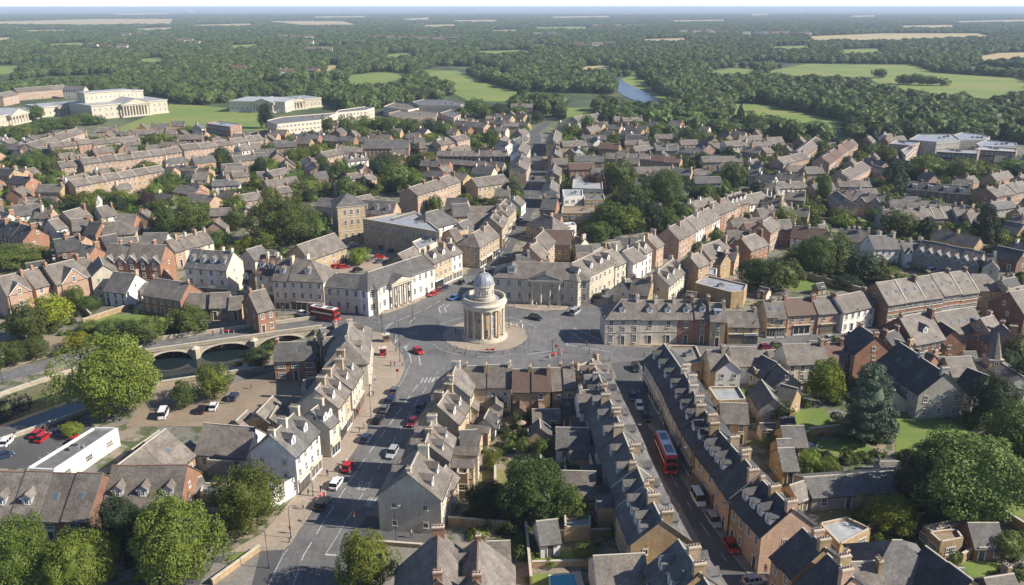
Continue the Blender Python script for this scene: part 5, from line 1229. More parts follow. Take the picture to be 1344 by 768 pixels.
# flats and modern blocks far off
flat('T2', (78, 303, 150, 285, 440, 262, 345, 300, 130, 322), 10, 'long pale block of flats beyond the trees', W='C', at='roof', roof='felt', units=3, fl=3, cat='flats', nm='apartment_block')
flat('T2', (420, 265, 440, 250, 575, 232, 620, 236, 580, 250), 10, 'right wing of the long pale block of flats', W='C', at='roof', roof='felt', units=2, fl=3, cat='flats', nm='apartment_block')
flat('T2', (665, 232, 720, 212, 830, 222, 845, 240, 790, 250), 7, 'small pale brown-roofed hall left of the curved arena', W='C', at='roof', roof='roof_s', units=2)
flat('T2', (812, 208, 870, 195, 1000, 198, 1075, 215, 1050, 228, 850, 226), 9, 'long grey arena with curved glazed front', W='G', at='roof', roof='felt', units=3, ws=2.2, nm='arena', cat='arena')
flat('T2', (690, 265, 780, 245, 940, 262, 930, 285, 720, 290), 6, 'brown-roofed block before the curved arena', W='P', at='roof', roof='roof_s', units=2)
flat('T2', (950, 265, 1010, 245, 1055, 272, 1020, 290), 7, 'pink-walled block with pale end before the arena', W='P', at='roof', roof='felt', units=1)
flat('T2', (440, 122, 540, 120, 555, 138, 450, 140), 6, 'dark low building in the park', W='G', at='roof', roof='felt', units=1)
flat('T2', (560, 128, 750, 122, 760, 140, 590, 145), 4, 'long tan garden building in the park', W='C', at='roof', roof='gravel', units=0)
for i, (p, h, l, W) in enumerate([((740, 400, 790, 372, 960, 372, 1000, 400, 880, 412), 9, 'left modern office block with grey roof near the wood', 'G'),
    ((880, 462, 920, 445, 1100, 452, 1085, 472), 9, 'modern brick block with bright blue-grey roof', 'D'), ((1070, 450, 1110, 432, 1290, 448, 1280, 462), 9, 'modern brick block at the far right with bright roof', 'D'),
    ((960, 378, 1010, 362, 1100, 372, 1150, 385, 1130, 400, 990, 402), 8, 'back modern office block near the wood', 'G'), ((640, 420, 680, 402, 800, 412, 760, 430), 8, 'small modern block with pink end', 'P'),
    ((1080, 420, 1130, 402, 1280, 415, 1290, 432, 1100, 436), 8, 'modern grey-roofed block behind the brick blocks', 'G'), ((700, 452, 760, 425, 780, 430, 725, 480), 8, 'narrow pale brick block with sunlit side', 'P')]):
    flat('T4', p, h, l, W=W, at='roof', roof='pale_roof' if i in (1, 2) else 'lead', units=3, ws=2.6, cat='office block', nm='office_block', fl=3)

# ------------------------------------------------------------------ landmark buildings
def pediment(mb, x0, x1, y, z, h, d, m='ashlar', roof='roof_g'):
    mb.face([(x0, y, z), (x1, y, z), ((x0 + x1) / 2, y, z + h)], m)
    mb.shell([[(x0 - .4, y - .5, z), ((x0 + x1) / 2, y - .5, z + h + .35), ((x0 + x1) / 2, y + d, z + h + .35), (x0 - .4, y + d, z)][::-1],
              [(x1 + .4, y - .5, z), (x1 + .4, y + d, z), ((x0 + x1) / 2, y + d, z + h + .35), ((x0 + x1) / 2, y - .5, z + h + .35)]], roof, .3)
    mb.box(x0 - .5, y - .55, z - .5, x1 + .5, y + .2, z - .02, 'trim')
def portico(root, x, y, w, h, n, dz, rz=0.0, door=True):
    g = MB(); xs = [-w / 2 + w * i / (n - 1) for i in range(n)]
    pm = MB(); pediment(pm, -w / 2 - .7, w / 2 + .7, -1.3, h + dz, w * .17, 5); pm.box(-w / 2 - .7, -1.3, h + dz - 1.3, w / 2 + .7, 0, h + dz - .5, 'ashlar')
    p = pm.obj('pediment', root, (x, y, 0), rz)
    for i in xs:
        c = MB(); c.box(-.5, -.5, -.3, .5, .5, dz * .35 + .3, 'ashlar'); c.lathe([(.46, dz * .35 + .3), (.4, dz * .35 + .6), (.33, h + dz - 1.9), (.46, h + dz - 1.6), (.6, h + dz - 1.3)], 'ashlar', 12)
        o = c.obj('column', root); a = rz; X, Y = i, -.85
        o.location = (x + math.cos(a) * X - math.sin(a) * Y, y + math.sin(a) * X + math.cos(a) * Y, 0)
# bank facing the roundabout: front wing and the wings along the side street
o = row('A4', 172, 448, 520, 458, 'long pale stone bank with columned portico facing the roundabout', e=8.6, w=13, n=1, p=.52, fl=2, W='A', r='s', hip='ab', band=(4.3,), cor=1, ch=0, wt='tall', ws=3.1, cat='bank', nm='bank_building')[0]
portico(o, 1.5, -6.55, 8.5, 8.6, 4, 0)
d = inst('dormer', mk_dormer('roof_s', 'white', 2.6, 2.0, 4), o, (-9.5, -4.9, 9.7)); inst('window', WIN['wide'], d, (0, 0, .2))
row('A4', 530, 455, 718, 368, 'dormered stone wing right of the columned bank', e=8.6, w=12, n=2, p=.6, fl=2, W='AA', r='s', hip='a', dm=2, cor=1, ch=0, ws=2.6, band=(4.4,), fr='the bank', det=1)
row('A4', 722, 388, 846, 375, 'cream', e=1, w=1, n=1) if False else None
# white corner block: short wing to the bus, long wing to the high street
row('A3', 120, 520, 290, 530, 'south wing of the pale corner block behind the red bus', e=8.4, w=11, n=1, p=.5, fl=2, W='A', r='g', hip='ab', band=(4.2,), cor=1, ch=0, ws=2.6, wt='tall', sk=1, nm='town_hall', cat='town hall')
o = row('A3', 300, 515, 640, 405, 'long bright wing of the corner block with pediment and columns', e=8.6, w=11, n=1, p=.6, fl=2, W='W', r='g', hip='a', band=(4.3,), cor=1, ch=0, ws=2.7, wt='tall', nm='town_hall', cat='town hall')[0]
portico(o, -4.0, -5.55, 8.2, 8.6, 5, 0)
row('A3', 645, 398, 760, 350, 'tan stone dormered block up the street from the white wing', e=9, w=9, p=.65, n=2, W='LL', r='s', dm=1, shop=1, fr='the white wing')
row('A3', 765, 348, 830, 325, 'white end block left of the high street mouth', e=9, w=9, p=.65, n=1, W='W', r='s', shop=1, dm=1)
# stone tower with pyramid roof
def tower():
    b = G(457, 316); root = empty('stone_tower', (b.x, b.y + 4, 0), R_(24)); mb = MB(); mb.box(-5.6, -5.6, -.3, 5.6, 5.6, 15, 'wall_L')
    for z in (4.5, 10): mb.box(-5.72, -5.72, z, 5.72, 5.72, z + .3, 'trim')
    mb.box(-5.9, -5.9, 14.5, 5.9, 5.9, 15.0, 'trim'); mb.obj('wall', root)
    r = MB(); r.face([(-6.1, -6.1, 15.01), (6.1, -6.1, 15.01), (0, 0, 19)], 'roof_g'); r.face([(6.1, -6.1, 15.01), (6.1, 6.1, 15.01), (0, 0, 19)], 'roof_g'); r.face([(6.1, 6.1, 15.01), (-6.1, 6.1, 15.01), (0, 0, 19)], 'roof_g'); r.face([(-6.1, 6.1, 15.01), (-6.1, -6.1, 15.01), (0, 0, 19)], 'roof_g'); r.obj('roof', root)
    for z in (1.5, 7, 11.2):
        for k in (-2.6, 0, 2.6): inst('window', WIN['tall'], root, (k, -5.6, z), 0); inst('window', WIN['tall'], root, (5.6, k, z), math.pi / 2)
    tag(root, 'square stone tower with grey pyramid roof beside the museum', 'tower'); FOOT.append((b.x, b.y + 4, 6, 6, R_(24)))
tower()
# palaces in the park at the upper left
def palace(name, view, x1, y1, x2, y2, depth, h, label, ncol, pav=None, rest=None):
    A, B = GV(view, x1, y1), GV(view, x2, y2); D = B - A; L = D.length; an = math.atan2(D.y, D.x); m = (A + B) / 2
    root = empty(name, m, an); mb = MB(); hl = L / 2
    mb.box(-hl, 0, -.3, hl, depth, h, 'ashlar', top='pale_roof'); mb.box(-hl - .4, -.5, h + .002, hl + .4, depth + .4, h + .9, 'trim', top='pale_roof')
    mb.box(-hl - .5, -.4, 0, hl + .5, 0, 1.4, 'trim'); mb.obj('wall', root)
    n = int(L / 4.5)
    for i in range(n):
        x = -hl + L * (i + .5) / n
        for z in ((2.4, 7.0) if h > 9 else (2.4,)): inst('window', WIN['tall'], root, (x, 0, z))
    for i in range(int(depth / 5)):
        inst('window', WIN['tall'], root, (hl, 3 + i * 5, 2.6), math.pi / 2); inst('window', WIN['tall'], root, (-hl, 3 + i * 5, 2.6), -math.pi / 2)
    w = min(L * .4, 26); x0 = (pav or 0) * hl; pm = MB(); pediment(pm, x0 - w / 2, x0 + w / 2, -4, h, w * .16, depth * .6, roof='pale_roof'); pm.box(x0 - w / 2, -4, h - 1.6, x0 + w / 2, -.01, h - .55, 'ashlar'); pm.box(x0 - w / 2 - .5, -4.6, -.3, x0 + w / 2 + .5, -.41, 1.0, 'trim'); pm.obj('pediment', root)
    for i in range(ncol):
        c = MB(); c.lathe([(.9, 1), (.8, 1.6), (.7, h - 2.2), (.95, h - 1.6)], 'ashlar', 10); c.obj('column', root, (x0 - w / 2 + w * (i + .5) / ncol, -3.3, 0))
    for bx, bd, bw, bh in rest or ():
        b = MB(); b.box(bx * hl - bw / 2, bd, h + .91, bx * hl + bw / 2, bd + 14, h + bh, 'ashlar', top='pale_roof'); b.box(bx * hl - bw / 2 - .6, bd - .6, h + bh + .002, bx * hl + bw / 2 + .6, bd + 14.6, h + bh + .8, 'trim', top='lead'); bb = b.obj('upper_storey', root)
        k = int(bw / 4)
        for i in range(k): inst('window', WIN['sash'], bb, (bx * hl - bw / 2 + bw * (i + .5) / k, bd, h + bh * .45))
    c = m + Vector((-D.y, D.x, 0)).normalized() * depth / 2; FOOT.append((c.x, c.y, hl, depth / 2, an)); tag(root, label, 'palace'); return root
palace('palace', 'T1', 470, 298, 850, 262, 46, 11, 'long cream stone palace with columns and raised upper storey in the park', 10, .1, [(-.25, 22, 40, 9), (.45, 30, 24, 7)])
palace('palace', 'T1', 1160, 258, 1440, 262, 40, 9, 'columned cream palace with pediment beyond the lawn', 8, .25)
palace('palace', 'T2', 165, 250, 355, 232, 30, 8, 'low grey-roofed wing right of the columned palace', 5, -.3)
palace('palace', 'T1', -40, 345, 200, 290, 30, 8, 'low pale wing left of the long palace behind trees', 6, .0)
palace('palace', 'T1', 215, 285, 460, 262, 30, 8, 'stepped pale wing joined to the left of the long palace', 6, .0)
row('T1', 70, 138, 320, 120, 'pink ranges behind the palace', e=8, w=12, n=3, W='PPP', r='s', fr='the left', ch=0)
row('T1', -20, 165, 60, 150, 'pink end range at the left edge behind the palace', e=8, w=12, n=1, W='P', r='s', ch=0)
row('T1', 325, 128, 430, 128, 'pale gabled lodge behind the palace', e=8, w=12, n=2, W='CC', r='g', fr='the left', ch=0)

# rotunda in the roundabout
def rotunda():
    b = G(636, 441); root = empty('rotunda', b); tag(root, 'round columned stone monument with lead dome in the roundabout', 'monument')
    s = MB(); s.lathe([(6.7, .13), (6.7, .45), (6.4, .45), (6.4, .75), (6.1, .75), (6.1, 1.05), (.1, 1.05)], 'ashlar', 40); s.obj('step', root)
    s = MB(); s.lathe([(4.7, 1.0), (4.7, 9.6)], 'wall_L', 32); w = s.obj('drum_wall', root, smooth=False)
    for i in range(14):
        a = R_(i * 360 / 14 + 8); p = (5.55 * math.cos(a), 5.55 * math.sin(a), 0)
        c = MB(); c.box(-.42, -.42, 1.05, .42, .42, 1.4, 'ashlar'); c.lathe([(.42, 1.4), (.36, 1.7), (.31, 8.7), (.42, 8.95), (.46, 9.2)], 'ashlar', 12); c.box(-.45, -.45, 9.2, .45, .45, 9.42, 'ashlar'); c.obj('column', root, p, a)
        a2 = a + R_(360 / 28)
        if i % 2: inst('window', WIN['tall'], root, (4.72 * math.cos(a2), 4.72 * math.sin(a2), 5.4), a2 + math.pi / 2).scale = (.8, 1, .9)
        inst('door' if i == 4 else 'window', DOOR if i == 4 else WIN['tall'], root, (4.72 * math.cos(a2), 4.72 * math.sin(a2), 1.6), a2 + math.pi / 2)
    s = MB(); s.lathe([(5.0, 9.42), (5.95, 9.42), (5.95, 10.1), (6.15, 10.15), (6.15, 10.5), (6.55, 10.7), (6.55, 11.0), (6.2, 11.0), (6.0, 11.3)], 'ashlar', 40); s.obj('entablature', root)
    s = MB(); s.lathe([(6.0, 11.3), (6.0, 12.2), (6.12, 12.22), (6.12, 12.4), (5.7, 12.4), (5.7, 11.3)], 'ashlar', 40); s.obj('balustrade', root)
    s = MB(); s.lathe([(6.0, 11.31), (.1, 11.6)], 'lead', 40); s.obj('roof_terrace', root)
    s = MB(); s.lathe([(3.2, 11.4), (3.2, 12.4), (2.75, 12.45), (2.75, 15.4), (3.05, 15.5), (3.05, 15.85), (2.8, 15.9)], 'ashlar', 28); s.obj('upper_drum', root)
    for i in range(8):
        a = R_(i * 45 + 20); inst('window', WIN['gab'], root, (2.77 * math.cos(a), 2.77 * math.sin(a), 13.2), a + math.pi / 2).scale = (.9, 1, 1.3)
    s = MB(); s.lathe([(2.85 * math.cos(t), 15.88 + 3.3 * math.sin(t)) for t in [R_(k * 9) for k in range(0, 11)]], 'lead', 28); d = s.obj('dome', root, smooth=True)
    for i in range(14):
        a = R_(i * 360 / 14); r = MB(); r.tube([((2.87 * math.cos(t)) * math.cos(a), (2.87 * math.cos(t)) * math.sin(a), 15.9 + 3.32 * math.sin(t)) for t in [R_(k * 11) for k in range(0, 9)]], .05, 'lead', 4); r.obj('dome_rib', d)
    s = MB(); s.lathe([(.45, 18.9), (.45, 19.3), (.28, 19.4), (.28, 20.2), (.45, 20.3), (.1, 20.9), (.06, 21.6)], 'ashlar', 10); s.obj('finial', root)
    FOOT.append((b.x, b.y, 7, 7, 0))
rotunda()
def spire():
    b = GV('B5', 1090, 470); root = empty('stone_spire', b); s = MB(); s.box(-1.7, -1.7, -.3, 1.7, 1.7, 6, 'wall_T'); s.box(-1.85, -1.85, 6.002, 1.85, 1.85, 6.3, 'trim'); s.obj('wall', root)
    s = MB(); s.cyl(0, 0, 6.3, 13, 1.9, .1, 'roof_s', 8, rot=.39); s.obj('spire_cone', root); inst('window', WIN['sash'], root, (0, -1.7, 4)); inst('window', WIN['sash'], root, (1.7, 0, 4), math.pi / 2)
    tag(root, 'small grey stone spire beside the dark-roofed chapel', 'spire')
spire()
# swimming pool
pl = [G(722, 757), G(757, 755), G(763, 785), G(724, 785)]
root = empty('swimming_pool', pl[0]); tag(root, 'rectangular blue swimming pool at the bottom edge', 'pool')
mb = MB(); q = [(p.x - pl[0].x, p.y - pl[0].y) for p in pl]; cx = sum(p[0] for p in q) / 4; cy = sum(p[1] for p in q) / 4
mb.prism([((x - cx) * 1.12 + cx, (y - cy) * 1.12 + cy) for x, y in q], 0, .14, 'white'); mb.obj('pool_edge', root)
mb = MB(); mb.prism(q, .1, .2, 'pool_water'); mb.obj('pool_surface', root)
polyline_wall('pool_cover', [G(758, 757, 0), G(766, 785, 0)], .5, 1.0, 'white', 'white rolled cover beside the blue pool', 'pool cover')
# garden walls
GW = [((280, 768), (340, 724), 1.2, 'short tan wall by the corner lawn at the bottom'), ((590, 690), (668, 696), 1.8, 'long garden wall above the two big brown roofs'),
      ((690, 693), (697, 768), 1.8, 'wall between the white outhouse garden and the big brown roofs'), ((700, 745), (790, 742), 1.2, 'low wall above the swimming pool'),
      ((1025, 594), (1065, 572), 1.8, 'garden wall behind the long stable'), ((1062, 574), (1110, 568), 2.2, 'tan stone wall behind the small lawn'), ((1262, 738), (1306, 712), 1.8, 'rough stone wall of the walled yard at bottom right'),
      ((1300, 672), (1344, 700), 2, 'dark garden wall below the large right tree'), ((1140, 698), (1210, 682), 1.5, 'curving tan wall behind the hipped stone house'), ((110, 425), (172, 405), 1.6, 'brick garden wall left of the round hedge'),
      ((120, 418), (110, 408), 1.6, 'short brick garden wall near the yellow tree'), ((735, 705), (800, 703), 1.4, 'low tan wall right of the small white outhouse'), ((1000, 350), (1130, 385), 2, 'stone wall below the big right trees'),
      ((500, 716), (552, 720), .9, 'low planter wall beside the side road'), ((650, 600), (650, 640), 1.6, 'fence wall between two small lawns'), ((740, 560), (742, 640), 1.6, 'garden wall down the middle of the back gardens'),
      ((842, 600), (800, 602), 1.6, 'cross wall behind the bus terrace'), ((705, 556), (710, 610), 1.6, 'party wall of the paved back garden')]
for a, b, h, l in GW: polyline_wall('garden_wall', [G(*a), G(*b)], h, .35, 'wall_T', l)
# ------------------------------------------------------------------ trees
def crown_mesh(name, seed, nclump, per, leaf, mat, shape='round', cr=.30):
    rnd = random.Random(seed); mb_v = []; mb_f = []
    cl = []
    for i in range(nclump):
        for _ in range(30):
            z = rnd.uniform(-.9, 1); a = rnd.uniform(0, 2 * math.pi); rr = math.sqrt(max(0, 1 - z * z)); k = rnd.uniform(.55, .9)
            if shape == 'cone': t = rnd.random(); R = (1 - t) * .85 + .08; p = Vector((R * math.cos(a), R * math.sin(a), t)); 
            elif shape == 'layer': t = round(rnd.random() * 7) / 7; R = (1 - t * .75) * rnd.uniform(.4, .9); p = Vector((R * math.cos(a), R * math.sin(a), t * .9))
            elif shape == 'tall': p = Vector((rr * math.cos(a) * k * .85, rr * math.sin(a) * k * .85, .52 + z * .46))
            else:
                lob = 1 + .16 * math.sin(3 * a + seed) + .1 * math.sin(5 * a + seed * 2)
                p = Vector((rr * math.cos(a) * k * lob, rr * math.sin(a) * k * lob, .46 + z * .42 * (k + .15)))
            if all((p - q).length > cr * .55 for q in cl): break
        cl.append(p)
    cen = Vector((0, 0, .42))
    for p in cl:
        s = cr * rnd.uniform(.75, 1.2) * (.7 if shape in ('cone', 'layer') else 1)
        for j in range(per):
            d = Vector((rnd.gauss(0, 1), rnd.gauss(0, 1), rnd.gauss(0, 1))).normalized()
            out = (p - cen); out.z *= 1.0
            if out.length > 0 and d.dot(out.normalized()) < -.35: d = -d
            c = p + Vector((d.x, d.y, d.z * (.62 if shape != 'layer' else .28))) * s * rnd.uniform(.75, 1.05)
            if c.z < 0.0: c.z = rnd.uniform(0, .1)
            n = (d * 1.0 + Vector((rnd.gauss(0, .5), rnd.gauss(0, .5), rnd.gauss(0, .5) + .25))).normalized()
            u = n.orthogonal().normalized(); w = n.cross(u); th = rnd.uniform(0, 6.28); u, w = u * math.cos(th) + w * math.sin(th), w * math.cos(th) - u * math.sin(th)
            L = leaf * rnd.uniform(.6, 1.35); b = len(mb_v); bend = n * L * rnd.uniform(-.25, .25)
            q4 = [c - u * L, c - w * L * .6 + bend, c + u * L, c + w * L * .6 + bend]; mb_v += [Vector((q.x, q.y, c.z + (q.z - c.z) * .55)) for q in q4]; mb_f.append((b, b + 1, b + 2, b + 3))
    # inner mass of boughs so that little light passes through
    k0 = len(mb_v); bm = bmesh.new(); wood = mat == 'leaf_wood'; bmesh.ops.create_icosphere(bm, subdivisions=3 if per > 60 or wood else 2, radius=1)
    for v in bm.verts:
        d = v.co.normalized(); r = .62 + .16 * mnoise.noise(d * 2.3 + Vector((seed, 0, 0))) if not wood else .86 + .34 * mnoise.noise(d * 2.6 + Vector((seed, 0, 0))) + .14 * mnoise.noise(d * 7 + Vector((seed, 3, 0)))
        if shape == 'cone': t = (d.z + 1) / 2; v.co = Vector((d.x * (1 - t) * .75, d.y * (1 - t) * .75, t * .9))
        elif shape == 'layer': t = (d.z + 1) / 2; v.co = Vector((d.x * (1 - t * .7) * .6, d.y * (1 - t * .7) * .6, t * .85))
        else: v.co = Vector((d.x * r, d.y * r, .46 + d.z * r * .52))
    mb_v += [v.co.copy() for v in bm.verts]; mb_f += [tuple(k0 + v.index for v in f.verts) for f in bm.faces]; bm.free()
    me = bpy.data.meshes.new(name); me.from_pydata([tuple(v) for v in mb_v], [], mb_f); me.materials.append(M[mat]); me.update(); return me
def trunk_mesh(seed, spread=.5):
    rnd = random.Random(seed); mb = MB()
    mb.tube([(0, 0, -.02), (.01, 0, .08), (.02, .01, .22), (0, .02, .45)], [.085, .055, .048, .03], 'bark', 8)
    for i in range(6):
        a = i * 1.05 + rnd.random(); z = .12 + .05 * i; mb.tube([(0, 0, z), (.2 * math.cos(a), .2 * math.sin(a), z + .12), (spread * math.cos(a), spread * math.sin(a), z + .24)], [.032, .022, .008], 'bark', 5)
    return mb.mesh('trunk')
TR = [trunk_mesh(3), trunk_mesh(5)]
KM = dict(g='leaf_green', b='leaf_bright', y='leaf_yellow', d='leaf_dark', c='leaf_cedar', o='leaf_copper', w='leaf_wood')
CR = {}
def crown(kind, lod, var):
    k = (kind, lod, var)
    if k not in CR:
        shape = {'c': 'layer', 'n': 'cone', 'p': 'tall'}.get(kind, 'round'); mat = KM.get(kind, 'leaf_dark' if kind == 'n' else 'leaf_green')
        n, per, leaf, cr = ((80, 190, .027, .24), (46, 90, .046, .29), (24, 30, .10, .35), (26, 34, .075, .30))[lod]
        CR[k] = crown_mesh('crown', 11 * var + ord(kind) + lod, n, per, leaf, mat, shape, cr)
    return CR[k]
KW = dict(g='green broadleaf tree', b='bright green broadleaf tree', y='yellow-green tree', d='dark green tree', c='spreading blue-green cedar', n='dark conifer', p='tall narrow green tree', o='dark purple-leaved tree')
TP = []
def tree(u, vt, vb, w, kind='g', label=None):
    vbb = vb - (vb - vt) * .16; b = G(u, vbb)
    R = b.y / math.cos(0) ; z1 = max(3.0, H - b.y * math.tan(PITCH + math.atan((vt - 384) / FOC)))
    zc = b.y * cp + (H - 3) * sp_; r = w / 2 * zc / FOC * 1.02
    lod = 0 if w * 1.0 > 55 else 1 if w > 16 else 2
    nm = {'c': 'cedar', 'n': 'conifer', 'p': 'poplar'}.get(kind, 'broadleaf_tree'); root = empty(nm, b, random.uniform(0, 6.28))
    t = min(z1 * .16, 2.2)
    inst('trunk', TR[random.randrange(2)], root, (0, 0, 0), 0, (min(r, 7) * 1.0, min(r, 7) * 1.0, z1 * .95))
    inst('crown', crown(kind, lod, random.randrange(3 if lod < 2 else 4)), root, (0, 0, t * .6), 0, (r, r, (z1 - t * .6) / 1.0))
    sz = 'huge ' if w > 105 else 'large ' if w > 60 else '' if w > 28 else 'small '
    TP.append((b.x, b.y, r))
    if label: tag(root, label, 'tree')
    else: reg(root, sz + KW[kind], 'tree', 'trees of the town', u, (vt + vb) / 2)
    return root
